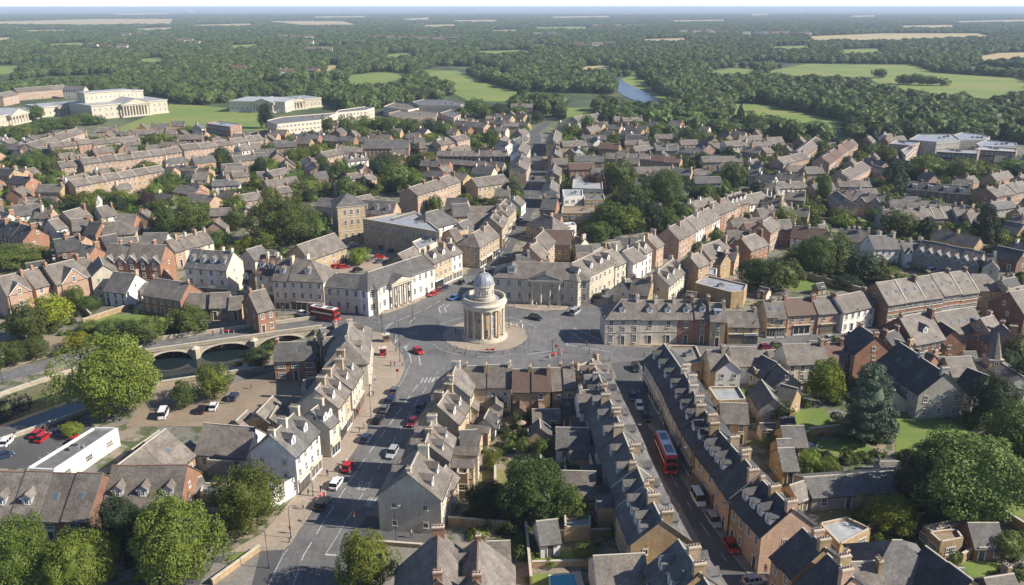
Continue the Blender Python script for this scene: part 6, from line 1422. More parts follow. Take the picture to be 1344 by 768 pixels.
for t in [(152, 438, 562, 122, 'b', 'huge green tree on the river bank in front of the stone bridge'), (330, 612, 712, 92, 'b', 'bright green tree on the street corner at the lower left'),
          (238, 648, 790, 112, 'b', 'largest bright green tree at the bottom left'), (165, 652, 750, 66, 'd', 'dark tree between two bright trees at the bottom left'),
          (112, 700, 800, 84, 'b'), (28, 678, 800, 96, 'b'), (66, 715, 790, 60, 'g'), (98, 690, 745, 34, 'g'), (483, 700, 792, 78, 'b', 'round bright tree on the pavement corner at the bottom'),
          (700, 598, 702, 92, 'g', 'big green tree in the back gardens below the middle terrace'), (640, 632, 690, 56, 'd'), (742, 642, 690, 50, 'g'), (760, 655, 695, 34, 'g'),
          (1135, 475, 598, 98, 'c', 'large blue-green cedar left of the lawn'), (1080, 465, 540, 46, 'y'), (1262, 568, 702, 150, 'g', 'huge dark green tree at the right above the walled yard'), (1200, 580, 690, 60, 'd'),
          (1325, 530, 640, 90, 'g'), (1350, 560, 650, 70, 'g'), (1298, 490, 570, 58, 'd'), (1165, 655, 702, 72, 'y', 'spreading yellow-green tree beside the path to the stable'), (1318, 698, 738, 44, 'g'),
          (282, 478, 532, 46, 'b', 'light green tree in the gravel riverside yard'), (243, 500, 540, 36, 'g'), (1022, 525, 560, 34, 'g'), (372, 256, 332, 92, 'g', 'huge oak beside the stone tower'),
          (418, 278, 324, 44, 'g'), (350, 300, 335, 40, 'g'), (248, 262, 308, 46, 'g'), (222, 270, 312, 40, 'g'), (235, 255, 290, 36, 'g'), (70, 386, 438, 54, 'y', 'bright yellow tree before the gabled brick villa'),
          (40, 397, 455, 50, 'g'), (102, 375, 410, 24, 'g'), (118, 388, 412, 30, 'g'), (248, 402, 444, 54, 'g'), (195, 416, 456, 46, 'g'), (150, 418, 445, 36, 'g'), (20, 450, 485, 28, 'g'), (48, 443, 475, 34, 'g'), (0, 455, 490, 26, 'g'),
          (103, 436, 460, 32, 'y'), (20, 322, 358, 80, 'g', 'broad green tree group at the left edge'), (50, 325, 355, 40, 'g'), (340, 455, 485, 34, 'd'), (118, 420, 440, 30, 'g'), (172, 420, 448, 30, 'd'),
          (325, 310, 336, 26, 'y'), (300, 322, 340, 34, 'g'), (287, 300, 330, 34, 'g'), (472, 325, 352, 30, 'b', 'small bright tree in the market car park'),
          (1025, 655 - 315, 390, 52, 'g'), (995, 338, 384, 58, 'g', 'round green tree behind the red-roofed shops'), (1068, 315, 372, 56, 'p'), (1092, 308, 360, 52, 'p'), (1052, 318, 350, 40, 'g'), (1133, 328, 378, 50, 'd'), (1158, 345, 378, 50, 'g'), (1110, 360, 380, 40, 'd'), (1172, 320, 348, 26, 'g'),
          (1040, 330, 360, 34, 'g'), (1122, 305, 328, 30, 'g'), (1290, 270, 328, 44, 'n', 'tall pointed conifer at the right of the gabled row'), (1215, 285, 318, 34, 'n'), (1180, 275, 315, 50, 'g'), (1148, 272, 300, 30, 'g'), (1100, 273, 293, 26, 'g'), (1240, 292, 320, 38, 'g'), (1262, 295, 322, 34, 'g'),
          (812, 208, 262, 46, 'g'), (830, 240, 285, 52, 'g'), (800, 262, 308, 44, 'g'), (822, 270, 310, 50, 'b'), (868, 220, 282, 60, 'g', 'broad dark tree above the sunlit terrace'), (850, 262, 308, 44, 'd'), (785, 290, 318, 34, 'g'), (780, 225, 262, 30, 'o'), (720, 316, 340, 22, 'b'),
          (960, 212, 252, 36, 'g', 'single round tree among the roofs right of the big trees'), (927, 240, 268, 22, 'g'), (915, 245, 262, 24, 'd'),
          (510, 200, 235, 44, 'g'), (520, 218, 258, 40, 'p'), (545, 225, 262, 40, 'b'), (558, 198, 228, 34, 'b'), (500, 205, 240, 30, 'd'), (570, 255, 285, 22, 'g'), (425, 208, 240, 24, 'p'), (447, 207, 235, 20, 'g'), (405, 232, 260, 40, 'g'), (385, 222, 245, 34, 'g'), (443, 236, 258, 18, 'o'), (375, 250, 262, 30, 'g'),
          (395, 194, 214, 24, 'b'), (420, 189, 206, 28, 'b'), (438, 186, 202, 20, 'g'), (345, 205, 226, 26, 'g'), (645, 168, 198, 20, 'b'), (618, 175, 200, 22, 'g'), (612, 212, 228, 22, 'b'), (565, 175, 190, 22, 'y'), 
          (195, 250, 285, 22, 'o', 'dark purple tree among the small houses at the left'), (212, 230, 258, 24, 'g'), (230, 240, 262, 30, 'g'), (210, 262, 290, 30, 'g'), (262, 265, 300, 34, 'g'), (110, 255, 275, 40, 'g'), (140, 252, 275, 36, 'g'), (160, 250, 272, 40, 'b'), (180, 256, 280, 36, 'b'), (285, 258, 282, 28, 'g'),
          (40, 200, 232, 44, 'g'), (65, 205, 228, 30, 'g'), (85, 195, 215, 40, 'g'), (122, 190, 206, 24, 'g'), (148, 188, 206, 22, 'g'), (195, 188, 206, 26, 'g'), (175, 178, 192, 24, 'g'), (265, 205, 222, 16, 'g'), (285, 204, 220, 14, 'g'), (10, 190, 212, 28, 'g'), (205, 175, 190, 30, 'g'),
          (8, 165, 185, 30, 'g'), (35, 162, 185, 34, 'g'), (60, 155, 178, 36, 'g'), (90, 152, 172, 30, 'g'), (48, 137, 162, 22, 'g'), (125, 152, 166, 30, 'g'), (20, 172, 190, 30, 'g'), (52, 115, 130, 14, 'd'), (70, 112, 128, 16, 'g'), (82, 114, 128, 10, 'd'), (95, 115, 128, 12, 'd'), (125, 106, 130, 20, 'g'), (110, 148, 162, 24, 'g'),
          (350, 135, 175, 20, 'd'), (430, 152, 178, 22, 'g'), (455, 150, 182, 28, 'g'), (480, 150, 178, 26, 'g'), (475, 165, 186, 22, 'g'), (500, 152, 180, 30, 'g'), (520, 152, 182, 32, 'g'), (540, 155, 185, 34, 'g'), (565, 155, 182, 30, 'd'), (585, 158, 184, 32, 'g'), (500, 173, 184, 18, 'b'), (395, 154, 172, 18, 'g'), (440, 188, 200, 20, 'g'), (530, 138, 152, 24, 'g'), (485, 120, 142, 16, 'g'), (495, 118, 142, 12, 'b'),
          (625, 128, 158, 34, 'g'), (655, 135, 158, 26, 'd'), (680, 138, 158, 22, 'g'), (548, 115, 138, 30, 'd'), (640, 140, 158, 24, 'g'),
          (750, 162, 185, 26, 'b', 'bright round tree near the top of the high street'), (792, 143, 172, 14, 'n'), (837, 158, 178, 28, 'b'), (865, 160, 186, 30, 'g'), (905, 165, 194, 30, 'g'), (885, 182, 196, 30, 'd'), (770, 150, 175, 20, 'g'), (738, 172, 186, 18, 'b'), (705, 145, 165, 18, 'd'), (852, 145, 160, 14, 'o'), (735, 145, 160, 18, 'd'), (820, 135, 152, 26, 'g'), (970, 138, 178, 16, 'n'), (990, 150, 182, 34, 'g'), (955, 165, 185, 22, 'b'), (925, 172, 188, 22, 'g'), (905, 205, 222, 24, 'g'), (935, 185, 200, 22, 'g'),
          (1145, 165, 192, 26, 'n'), (1165, 192, 220, 34, 'g', 'round dark tree before the modern offices'), (1172, 212, 258, 44, 'n', 'broad dark cedar-like conifer behind the right-hand terraces'), (1215, 203, 240, 50, 'g'), (1262, 206, 242, 48, 'g'), (1325, 208, 236, 48, 'g'), (1298, 215, 238, 30, 'g'), (1240, 212, 240, 30, 'g'), (1075, 183, 210, 24, 'g'), (1080, 232, 275, 22, 'p'), (1008, 205, 222, 22, 'g'), (1130, 182, 202, 20, 'o'), (1055, 176, 196, 20, 'g'), (1340, 215, 240, 40, 'd'), (1085, 190, 205, 18, 'b'), (1060, 190, 204, 16, 'g'),
          (1285, 252, 268, 20, 'g'), (1330, 256, 270, 26, 'g'), (1045, 262, 280, 26, 'g'), (1050, 290, 312, 24, 'g'), (1110, 285, 300, 26, 'y'),
          (1153, 90, 105, 20, 'g', 'lone round tree in the big right-hand field'), (1185, 97, 114, 20, 'g'), (1195, 98, 114, 18, 'd'), (1210, 98, 115, 18, 'g'), (1222, 99, 115, 18, 'g'), (1238, 102, 115, 16, 'g'), (1200, 96, 112, 16, 'g'), (1023, 84, 91, 7, 'o'),
          (640, 668, 690, 24, 'b'), (868 - 20, 0 + 690, 690, 0, 'g') if False else (645, 590, 622, 22, 'b'), (712, 575, 605, 26, 'b'), (688, 572, 602, 20, 'g'), (722, 690, 718, 20, 'b'), (765, 712, 742, 26, 'b'), (1062, 592, 618, 34, 'b'), (1085, 610, 622, 30, 'b'), (1035, 605, 622, 20, 'b'), (1110, 590, 610, 16, 'g'),
          (1000, 745, 770, 20, 'b') if False else (985, 505, 535, 14, 'y'), (1095, 440, 455, 12, 'g'), (1012, 575, 590, 16, 'g'), (1178, 500, 520, 20, 'd'), (1330, 440, 480, 50, 'g'), (1318, 460, 490, 40, 'd'), (1240, 545, 575, 40, 'g') if False else (1345, 470, 520, 50, 'g'),
          (1225, 725, 745, 16, 'b'), (1250, 728, 745, 16, 'g'), (95, 560, 575, 28, 'b'), (495, 475, 500, 6, 'g') if False else (1030, 650, 668, 14, 'y')]:
    tree(*t)
# woods beyond the town: one mass of crowns
WB = [(-60, 127), (120, 127), (215, 128), (232, 146), (300, 144), (350, 134), (430, 134), (455, 150), (520, 140), (600, 128), (640, 140), (700, 150), (760, 160), (850, 168), (900, 176), (1000, 184), (1100, 190), (1180, 186), (1300, 186), (1420, 196)]
def vb_(u):
    for (a, b), (c, d) in zip(WB, WB[1:]):
        if a <= u <= c: return b + (d - b) * (u - a) / (c - a)
    return 112
rw = random.Random(5); pts = []; att = []
Y = 480.0
while Y < 11000:
    s = 11.5 + max(0, Y - 700) * .0042; xm = .66 * Y + 40; x = -xm + rw.random() * s
    while x < xm:
        X = x + rw.uniform(-.4, .4) * s; YY = Y + rw.uniform(-.45, .45) * s; u, v = unproj((X, YY, 0)); x += s
        if v > vb_(u) or blocked(X, YY, 3): continue
        dens = mnoise.noise(Vector((X * .006, YY * .006, 0)))
        if dens > (.36 if YY > 1500 else .30): continue
        if any(inpoly(u, v + 0.4 * (1 if v < 60 else 2), f) for f in FIELDS): continue
        hp = 13 * FOC / max(YY, 1) * .8
        if v < 190 and any(inpoly(u, v - hp * k_, f) for f in FIELDS for k_ in (.45, .8)): continue
        k = (s / 11.5); r0 = 5.2 + 4.3 * rw.random() ** 1.5; h = 3.0 + r0 * 1.15 + 1.2 * rw.random() + 2.2 * mnoise.noise(Vector((X * .01, YY * .01, 5))); r = r0 * (.5 + .5 * k); pts.append((X, YY, 0)); att.append((r, r, h, rw.random() * 6.28))
    Y += s * .92
def crowd(name, pts, att, sources, label, cat):
    me = bpy.data.meshes.new(name); me.from_pydata(pts, [], []); o = bpy.data.objects.new(name, me); C.objects.link(o)
    a = me.attributes.new('siz', 'FLOAT_VECTOR', 'POINT'); a.data.foreach_set('vector', [c for t in att for c in t[:3]])
    b = me.attributes.new('ang', 'FLOAT_VECTOR', 'POINT'); b.data.foreach_set('vector', [c for t in att for c in (0, 0, t[3])])
    ng = bpy.data.node_groups.new(name, 'GeometryNodeTree'); ng.interface.new_socket('Geometry', in_out='INPUT', socket_type='NodeSocketGeometry'); ng.interface.new_socket('Geometry', in_out='OUTPUT', socket_type='NodeSocketGeometry')
    gi = ng.nodes.new('NodeGroupInput'); go = ng.nodes.new('NodeGroupOutput'); ip = ng.nodes.new('GeometryNodeInstanceOnPoints')
    jn = ng.nodes.new('GeometryNodeJoinGeometry')
    for s in sources:
        oi = ng.nodes.new('GeometryNodeObjectInfo'); oi.inputs['Object'].default_value = s; oi.inputs['As Instance'].default_value = True; ng.links.new(oi.outputs['Geometry'], jn.inputs[0])
    ng.links.new(gi.outputs[0], ip.inputs['Points']); ng.links.new(jn.outputs[0], ip.inputs['Instance']); ip.inputs['Pick Instance'].default_value = True
    rv = ng.nodes.new('FunctionNodeRandomValue'); rv.data_type = 'INT'; rv.inputs[4].default_value = 0; rv.inputs[5].default_value = len(sources) - 1; ng.links.new(rv.outputs[2], ip.inputs['Instance Index'])
    na = ng.nodes.new('GeometryNodeInputNamedAttribute'); na.data_type = 'FLOAT_VECTOR'; na.inputs[0].default_value = 'siz'; ng.links.new(na.outputs[0], ip.inputs['Scale'])
    nb = ng.nodes.new('GeometryNodeInputNamedAttribute'); nb.data_type = 'FLOAT_VECTOR'; nb.inputs[0].default_value = 'ang'; ng.links.new(nb.outputs[0], ip.inputs['Rotation'])
    ng.links.new(ip.outputs[0], go.inputs[0]); md = o.modifiers.new('scatter', 'NODES'); md.node_group = ng; tag(o, label, cat, kind='stuff'); return o
SRC = []
for i, (u, v) in enumerate([(605, 152), (880, 178), (1105, 196), (455, 132)]):
    b = G(u, v + 6); root = empty('broadleaf_tree', b); inst('trunk', TR[0], root, (0, 0, 0), 0, (4, 4, 9)); SRC.append(inst('crown', crown('w', 3, i), root, (0, 0, 1), 0, (5.5, 5.5, 10))); reg(root, 'small dark green tree', 'tree', 'trees of the town', u, v)
crowd('woodland', pts, att, SRC, 'dense woods of dark green trees stretching to the horizon', 'woods')
print('WOOD', len(pts))

# ------------------------------------------------------------------ small houses that fill the blocks between the rows
TOWN = [[(-20, 180), (60, 188), (230, 172), (330, 182), (560, 182), (640, 160), (690, 152), (690, 300), (640, 300), (560, 240), (480, 262), (440, 262), (400, 270), (300, 310), (200, 300), (80, 345), (0, 320), (-20, 300)],
        [(722, 185), (760, 160), (850, 162), (1000, 186), (1100, 205), (1160, 190), (1344, 210), (1400, 220), (1400, 350), (1230, 330), (1100, 300), (1000, 320), (900, 330), (860, 300), (780, 320), (720, 300)],
        [(860, 400), (1130, 372), (1130, 378), (960, 400)], [(900, 470), (1100, 460), (1200, 455), (1300, 430), (1344, 430), (1344, 490), (1200, 500), (1060, 520), (980, 540)],
        [(0, 300), (130, 330), (180, 400), (10, 350)], [(640, 530), (790, 530), (800, 620), (740, 640), (700, 600), (600, 600)], [(980, 540), (1060, 540), (1060, 640), (1010, 620)], [(790, 640), (840, 640), (850, 720), (800, 700)],
        [(1040, 640), (1110, 640), (1110, 690), (1060, 680)], [(440, 470), (380, 560), (400, 640), (260, 640), (200, 600), (330, 560)]]
rf = random.Random(9); cand = []
allr = [(f[0], f[1], f[4]) for f in FOOT]
for ti, T in enumerate(TOWN):
    W_ = [G(*p) for p in T]; x0, x1 = min(p.x for p in W_), max(p.x for p in W_); y0, y1 = min(p.y for p in W_), max(p.y for p in W_)
    area = (x1 - x0) * (y1 - y0)
    for _ in range(int(area / (80 if ti < 2 else 9))):
        x, y = rf.uniform(x0, x1), rf.uniform(y0, y1); u, v = unproj((x, y, 0))
        if not inpoly(u, v, T): continue
        near = min(allr, key=lambda f: (f[0] - x) ** 2 + (f[1] - y) ** 2)
        small = v > 350; L = rf.choice((3.2, 4.5, 6)) if small else rf.choice((7, 9, 12, 17)); w = 3.0 if L < 4 else 5 if small else rf.choice((7, 8)); e = (2.3 if small else rf.choice((3.2, 4.8, 5.2, 5.6)))
        an = near[2] + rf.choice((0, 0, 0, math.pi / 2)) + rf.uniform(-.06, .06)
        c, q = abs(math.cos(an)), abs(math.sin(an))
        ok = True
        for kx in (-.5, 0, .5):
            X, Yy = x + math.cos(an) * L * kx, y + math.sin(an) * L * kx
            if blocked(X, Yy, w / 2, .35 if small else 1.3) or any((X - a) ** 2 + (Yy - b) ** 2 < (r * .75 + w / 2) ** 2 for a, b, r in TP) or any(inpoly(X, Yy, p) for p in ASPH + PAVE + LAWNS + [[(h_.x, h_.y) for h_ in hole]]): ok = False; break
        if not ok: continue
        FOOT.append((x, y, L / 2, w / 2, an)); cand.append((v, x, y, an, L, w, e, small))
cand.sort(reverse=True)
n_ind = sum(1 for o in C.objects if o.parent is None and o.get('category') == 'house' and len(o.children) > 2)
print('HOUSES', n_ind, 'CAND', len(cand))
for i, (v, x, y, an, L, w, e, small) in enumerate(cand):
    W = rf.choice('PPTTCWBLGG' if x > -30 else 'PPPPTCWBB'); r = rf.choice('sssg' if not small else 'gsd')
    if small or n_ind + i < 300:
        o = dict(n=1, nm='garden_shed' if small else 'house', ch=0 if small else 1, ws=3.0, gw=0 if small else 1, ck='B' if W in 'PB' else 'T')
        fl_ = math.sin(an) * x - math.cos(an) * y > 0
        root = unit(x, y, an + (math.pi if fl_ else 0), L, w, e, W, r, True, True, o, False); u, v2 = unproj((x, y, e))
        reg(root, f"{WCOL[W]} {'shed' if small else 'house'} with {RCOL[r]}", 'shed' if small else 'house', 'sheds in the back gardens' if small else 'small houses between the terraces', u, v2)
    else: stuff_house(x, y, an, L, w, e, W, r)
n_t = sum(1 for o in C.objects if o.parent is None and o.get('category') == 'tree'); print('TREES', n_t); rt = random.Random(21); k_ = 0
while k_ < 6000 and n_t < 300:
    k_ += 1; T = TOWN[rt.randrange(2)]; u, v = rt.uniform(0, 1344), rt.uniform(185, 345)
    if not inpoly(u, v, T): continue
    b = G(u, v)
    if blocked(b.x, b.y, 2.2) or any(inpoly(b.x, b.y, p) for p in ASPH + PAVE) or any((b.x - x) ** 2 + (b.y - y) ** 2 < (r * .8 + 3) ** 2 for x, y, r in TP): continue
    w = rt.uniform(6, 10) * FOC / b.y; tree(u, v - w * rt.uniform(.9, 1.3), v + w * .15, w, rt.choice('gggbdgd')); n_t += 1
# villages and farms far out in the woods
for (u, v, n) in [(232, 59, 2), (238, 62, 2), (120, 68, 3), (405, 62, 1), (370, 54, 3), (495, 55, 2), (527, 56, 4), (555, 57, 3), (575, 58, 1), (705, 50, 2), (760, 65, 3), (765, 66, 2), (895, 46, 3), (915, 47, 3), (980, 49, 5), (1005, 49, 4), (780, 38, 5), (1060, 20, 2), (1190, 14, 2), (165, 51, 2), (408, 72, 2), (1150, 88, 0), (310, 101, 1), (380, 104, 2), (600, 14, 3), (450, 14, 3), (250, 16, 4)]:
    b = G(u, v)
    for k in range(n): stuff_house(b.x + k * 22 * (1 + b.y / 3000), b.y + rf.uniform(-30, 30), rf.uniform(-.3, .3), 14 + b.y / 250, 9, 9 + b.y / 600, rf.choice('WWCB'), rf.choice('st'))
if STUFF.f: tag(STUFF.obj('distant_houses'), 'mass of smaller distant houses in the far parts of the town', 'houses', kind='stuff')

# hedges and shrubs that fill the gardens
sp2 = []; sa = []; rs = random.Random(3)
RG = TOWN[:2] + [[(600, 520), (800, 520), (850, 720), (720, 768), (600, 700)], [(860, 400), (1344, 390), (1344, 768), (1150, 768), (1040, 640), (960, 520)], [(0, 360), (240, 400), (240, 440), (0, 480)], [(1000, 350), (1344, 340), (1344, 380), (1150, 380)], [(190, 440), (240, 430), (410, 424), (410, 430), (350, 440)], [(330, 458), (365, 455), (350, 486), (300, 490)], [(0, 668), (250, 690), (300, 768), (0, 768)], [(250, 330), (420, 300), (440, 345), (300, 345)]]
for ri, T in enumerate(RG):
    W_ = [G(*p) for p in T]; x0, x1 = min(p.x for p in W_), max(p.x for p in W_); y0, y1 = min(p.y for p in W_), max(p.y for p in W_)
    for _ in range(int((x1 - x0) * (y1 - y0) / (11 if ri < 2 else 7))):
        x, y = rs.uniform(x0, x1), rs.uniform(y0, y1); u, v = unproj((x, y, 0))
        if not inpoly(u, v, T) or blocked(x, y, .8, .1): continue
        if mnoise.noise(Vector((x * .05, y * .05, 1))) < -.05 and rs.random() < .8: continue
        if any(inpoly(x, y, p) for p in ASPH + PAVE) or (any(inpoly(x, y, p) for p in LAWNS) and rs.random() < .93): continue
        if ri not in (7,) and inpoly(x, y, [(h_.x, h_.y) for h_ in hole]): continue
        r = rs.uniform(.6, 1.7) if ri > 1 else rs.uniform(1.2, 3.8); sp2.append((x, y, -.1)); sa.append((r, r, r * rs.uniform(1.0, 1.7), rs.random() * 6.28))
SS = []
for i, (u, v, k) in enumerate([(90, 566, 'b'), (690, 730, 'g'), (1090, 616, 'g'), (1180, 505, 'd')]):
    b = G(u, v); SS.append(inst('shrub', crown(k, 2, i), None, b, 0, (2.2, 2.2, 2.0))); reg(SS[-1], 'rounded green shrub', 'shrub', 'shrubs', u, v)
crowd('shrubbery', sp2, sa, SS, 'hedges and shrubs growing in the gardens between the houses', 'shrubs')
print('SHRUB', len(sp2))
# ------------------------------------------------------------------ vehicles
def car_parts(kind):
    """returns meshes of one car: body, cabin glass, wheel, lamps; length along x, front at +x"""
    if kind == 'van': L, W_, hb, hr = 4.9, 1.95, 1.1, 2.1; roof = (-2.3, 1.2); gl = (-2.38, 1.75)
    elif kind == 'estate': L, W_, hb, hr = 4.6, 1.82, .92, 1.5; roof = (-1.85, .45); gl = (-2.15, 1.2)
    else: L, W_, hb, hr = 4.1, 1.75, .92, 1.46; roof = (-1.35, .45); gl = (-1.9, 1.15)
    hl = L / 2; hw = W_ / 2; b = MB()
    prof = [(-hl, .35, .86), (-hl + .05, .75, .9), (gl[0], hb, .92), (gl[1], hb - .02, .95), (hl - .35, hb - .18, .93), (hl, .62, .84), (hl, .32, .8)]
    S = [(-hl, .30, .62, .84), (-hl + .12, .22, hb - .12, .95), (-hl + .5, .2, hb, 1), (gl[1] - .2, .2, hb, 1), (hl - .75, .2, hb - .1, .98), (hl - .2, .22, hb - .24, .9), (hl, .32, .6, .78)]
    rings = []
    for x, z0, z1, k in S:
        y = hw * k; zm = z0 + (z1 - z0) * .55
        rings.append([(x, -y * .93, z0), (x, -y, zm), (x, -y * .93, z1), (x, y * .93, z1), (x, y, zm), (x, y * .93, z0)])
    for a, c in zip(rings, rings[1:]):
        for i in range(6): j = (i + 1) % 6; b.face([a[i], a[j], c[j], c[i]][::-1], 'paint')
    b.face(rings[0], 'paint'); b.face(rings[-1][::-1], 'paint')
    yr = hw * .78; b.box(roof[0], -yr, hr - .04, roof[1], yr, hr + .02, 'paint')
    for x in (roof[0] + .05, (roof[0] + roof[1]) / 2, roof[1] - .05):
        for s in (-1, 1): b.face([(x - .05, s * (hw * .93 + .01), hb), (x + .05, s * (hw * .93 + .01), hb), (x + .05, s * (yr + .015), hr), (x - .05, s * (yr + .015), hr)], 'paint')
    for s in (-1, 1): b.box(gl[1] - .35, s * hw - .02 if s > 0 else -hw - .16, hb, gl[1] - .15, hw + .16 if s > 0 else -hw + .02, hb + .14, 'paint')
    body = b.mesh('body')
    g = MB(); yb = hw * .93; A = [(gl[0], -yb, hb), (gl[1], -yb, hb), (gl[1], yb, hb), (gl[0], yb, hb)]; T = [(roof[0], -yr, hr - .041), (roof[1], -yr, hr - .041), (roof[1], yr, hr - .041), (roof[0], yr, hr - .041)]
    for i in range(4): j = (i + 1) % 4; g.face([A[i], A[j], T[j], T[i]], 'car_glass')
    glass = g.mesh('window')
    ws = []
    for x in (-hl * .62, hl * .64):
        for s in (-1, 1): ws.append((x, s * (hw - .1), .32))
    w = MB(); n = 12
    for k in range(n):
        a0, a1 = k * 2 * math.pi / n, (k + 1) * 2 * math.pi / n; p = lambda a, y, r: (r * math.cos(a), y, r * math.sin(a))
        w.face([p(a0, -.11, .33), p(a1, -.11, .33), p(a1, .11, .33), p(a0, .11, .33)], 'rubber')
        for y in (-.11, .11): w.face([p(a0, y, .33), p(a1, y, .33), p(a1, y, .2), p(a0, y, .2)], 'rubber'); w.face([p(a0, y * 1.05, .2), p(a1, y * 1.05, .2), (0, y * 1.05, 0)], 'alloy')
    wheel = w.mesh('wheel')
    h = MB(); h.box(-.05, -.17, -.08, .05, .17, .08, 'lamp_white'); t = MB(); t.box(-.04, -.15, -.1, .04, .15, .1, 'tail_red')
    return dict(body=body, glass=glass, wheel=wheel, ws=ws, head=h.mesh('headlight'), tail=t.mesh('tail_light'), hl=hl, hw=hw, hb=hb)
CARS = {k: car_parts(k) for k in ('hatch', 'estate', 'van')}
CC = dict(red=(.42, .012, .015), blue=(.03, .10, .26), black=(.015, .016, .018), white=(.72, .72, .72), silver=(.36, .38, .40), grey=(.12, .13, .14), navy=(.02, .035, .08), maroon=(.14, .015, .03), teal=(.03, .14, .15), orange=(.4, .12, .03))
def car(u, v, u2, v2, col='grey', kind='hatch', label=None):
    a = G(u, v); d = G(u2, v2) - a; an = math.atan2(d.y, d.x); P = CARS[kind]; c = CC[col]
    root = empty('parked_car' if kind != 'van' else 'van', (a.x, a.y, .02), an)
    b = inst('body', P['body'], root); b.color = (*c, 1)
    g = inst('window', P['glass'], root)
    for w in P['ws']: inst('wheel', P['wheel'], root, w)
    for s in (-1, 1): inst('headlight', P['head'], root, (P['hl'] - .12, s * P['hw'] * .66, P['hb'] - .33)); inst('tail_light', P['tail'], root, (-P['hl'] + .0, s * P['hw'] * .7, P['hb'] - .3))
    cat = 'van' if kind == 'van' else 'car'
    if label: tag(root, label, cat)
    else: reg(root, f"{col} {'van' if kind == 'van' else 'car'}", cat, 'parked cars', u, v)
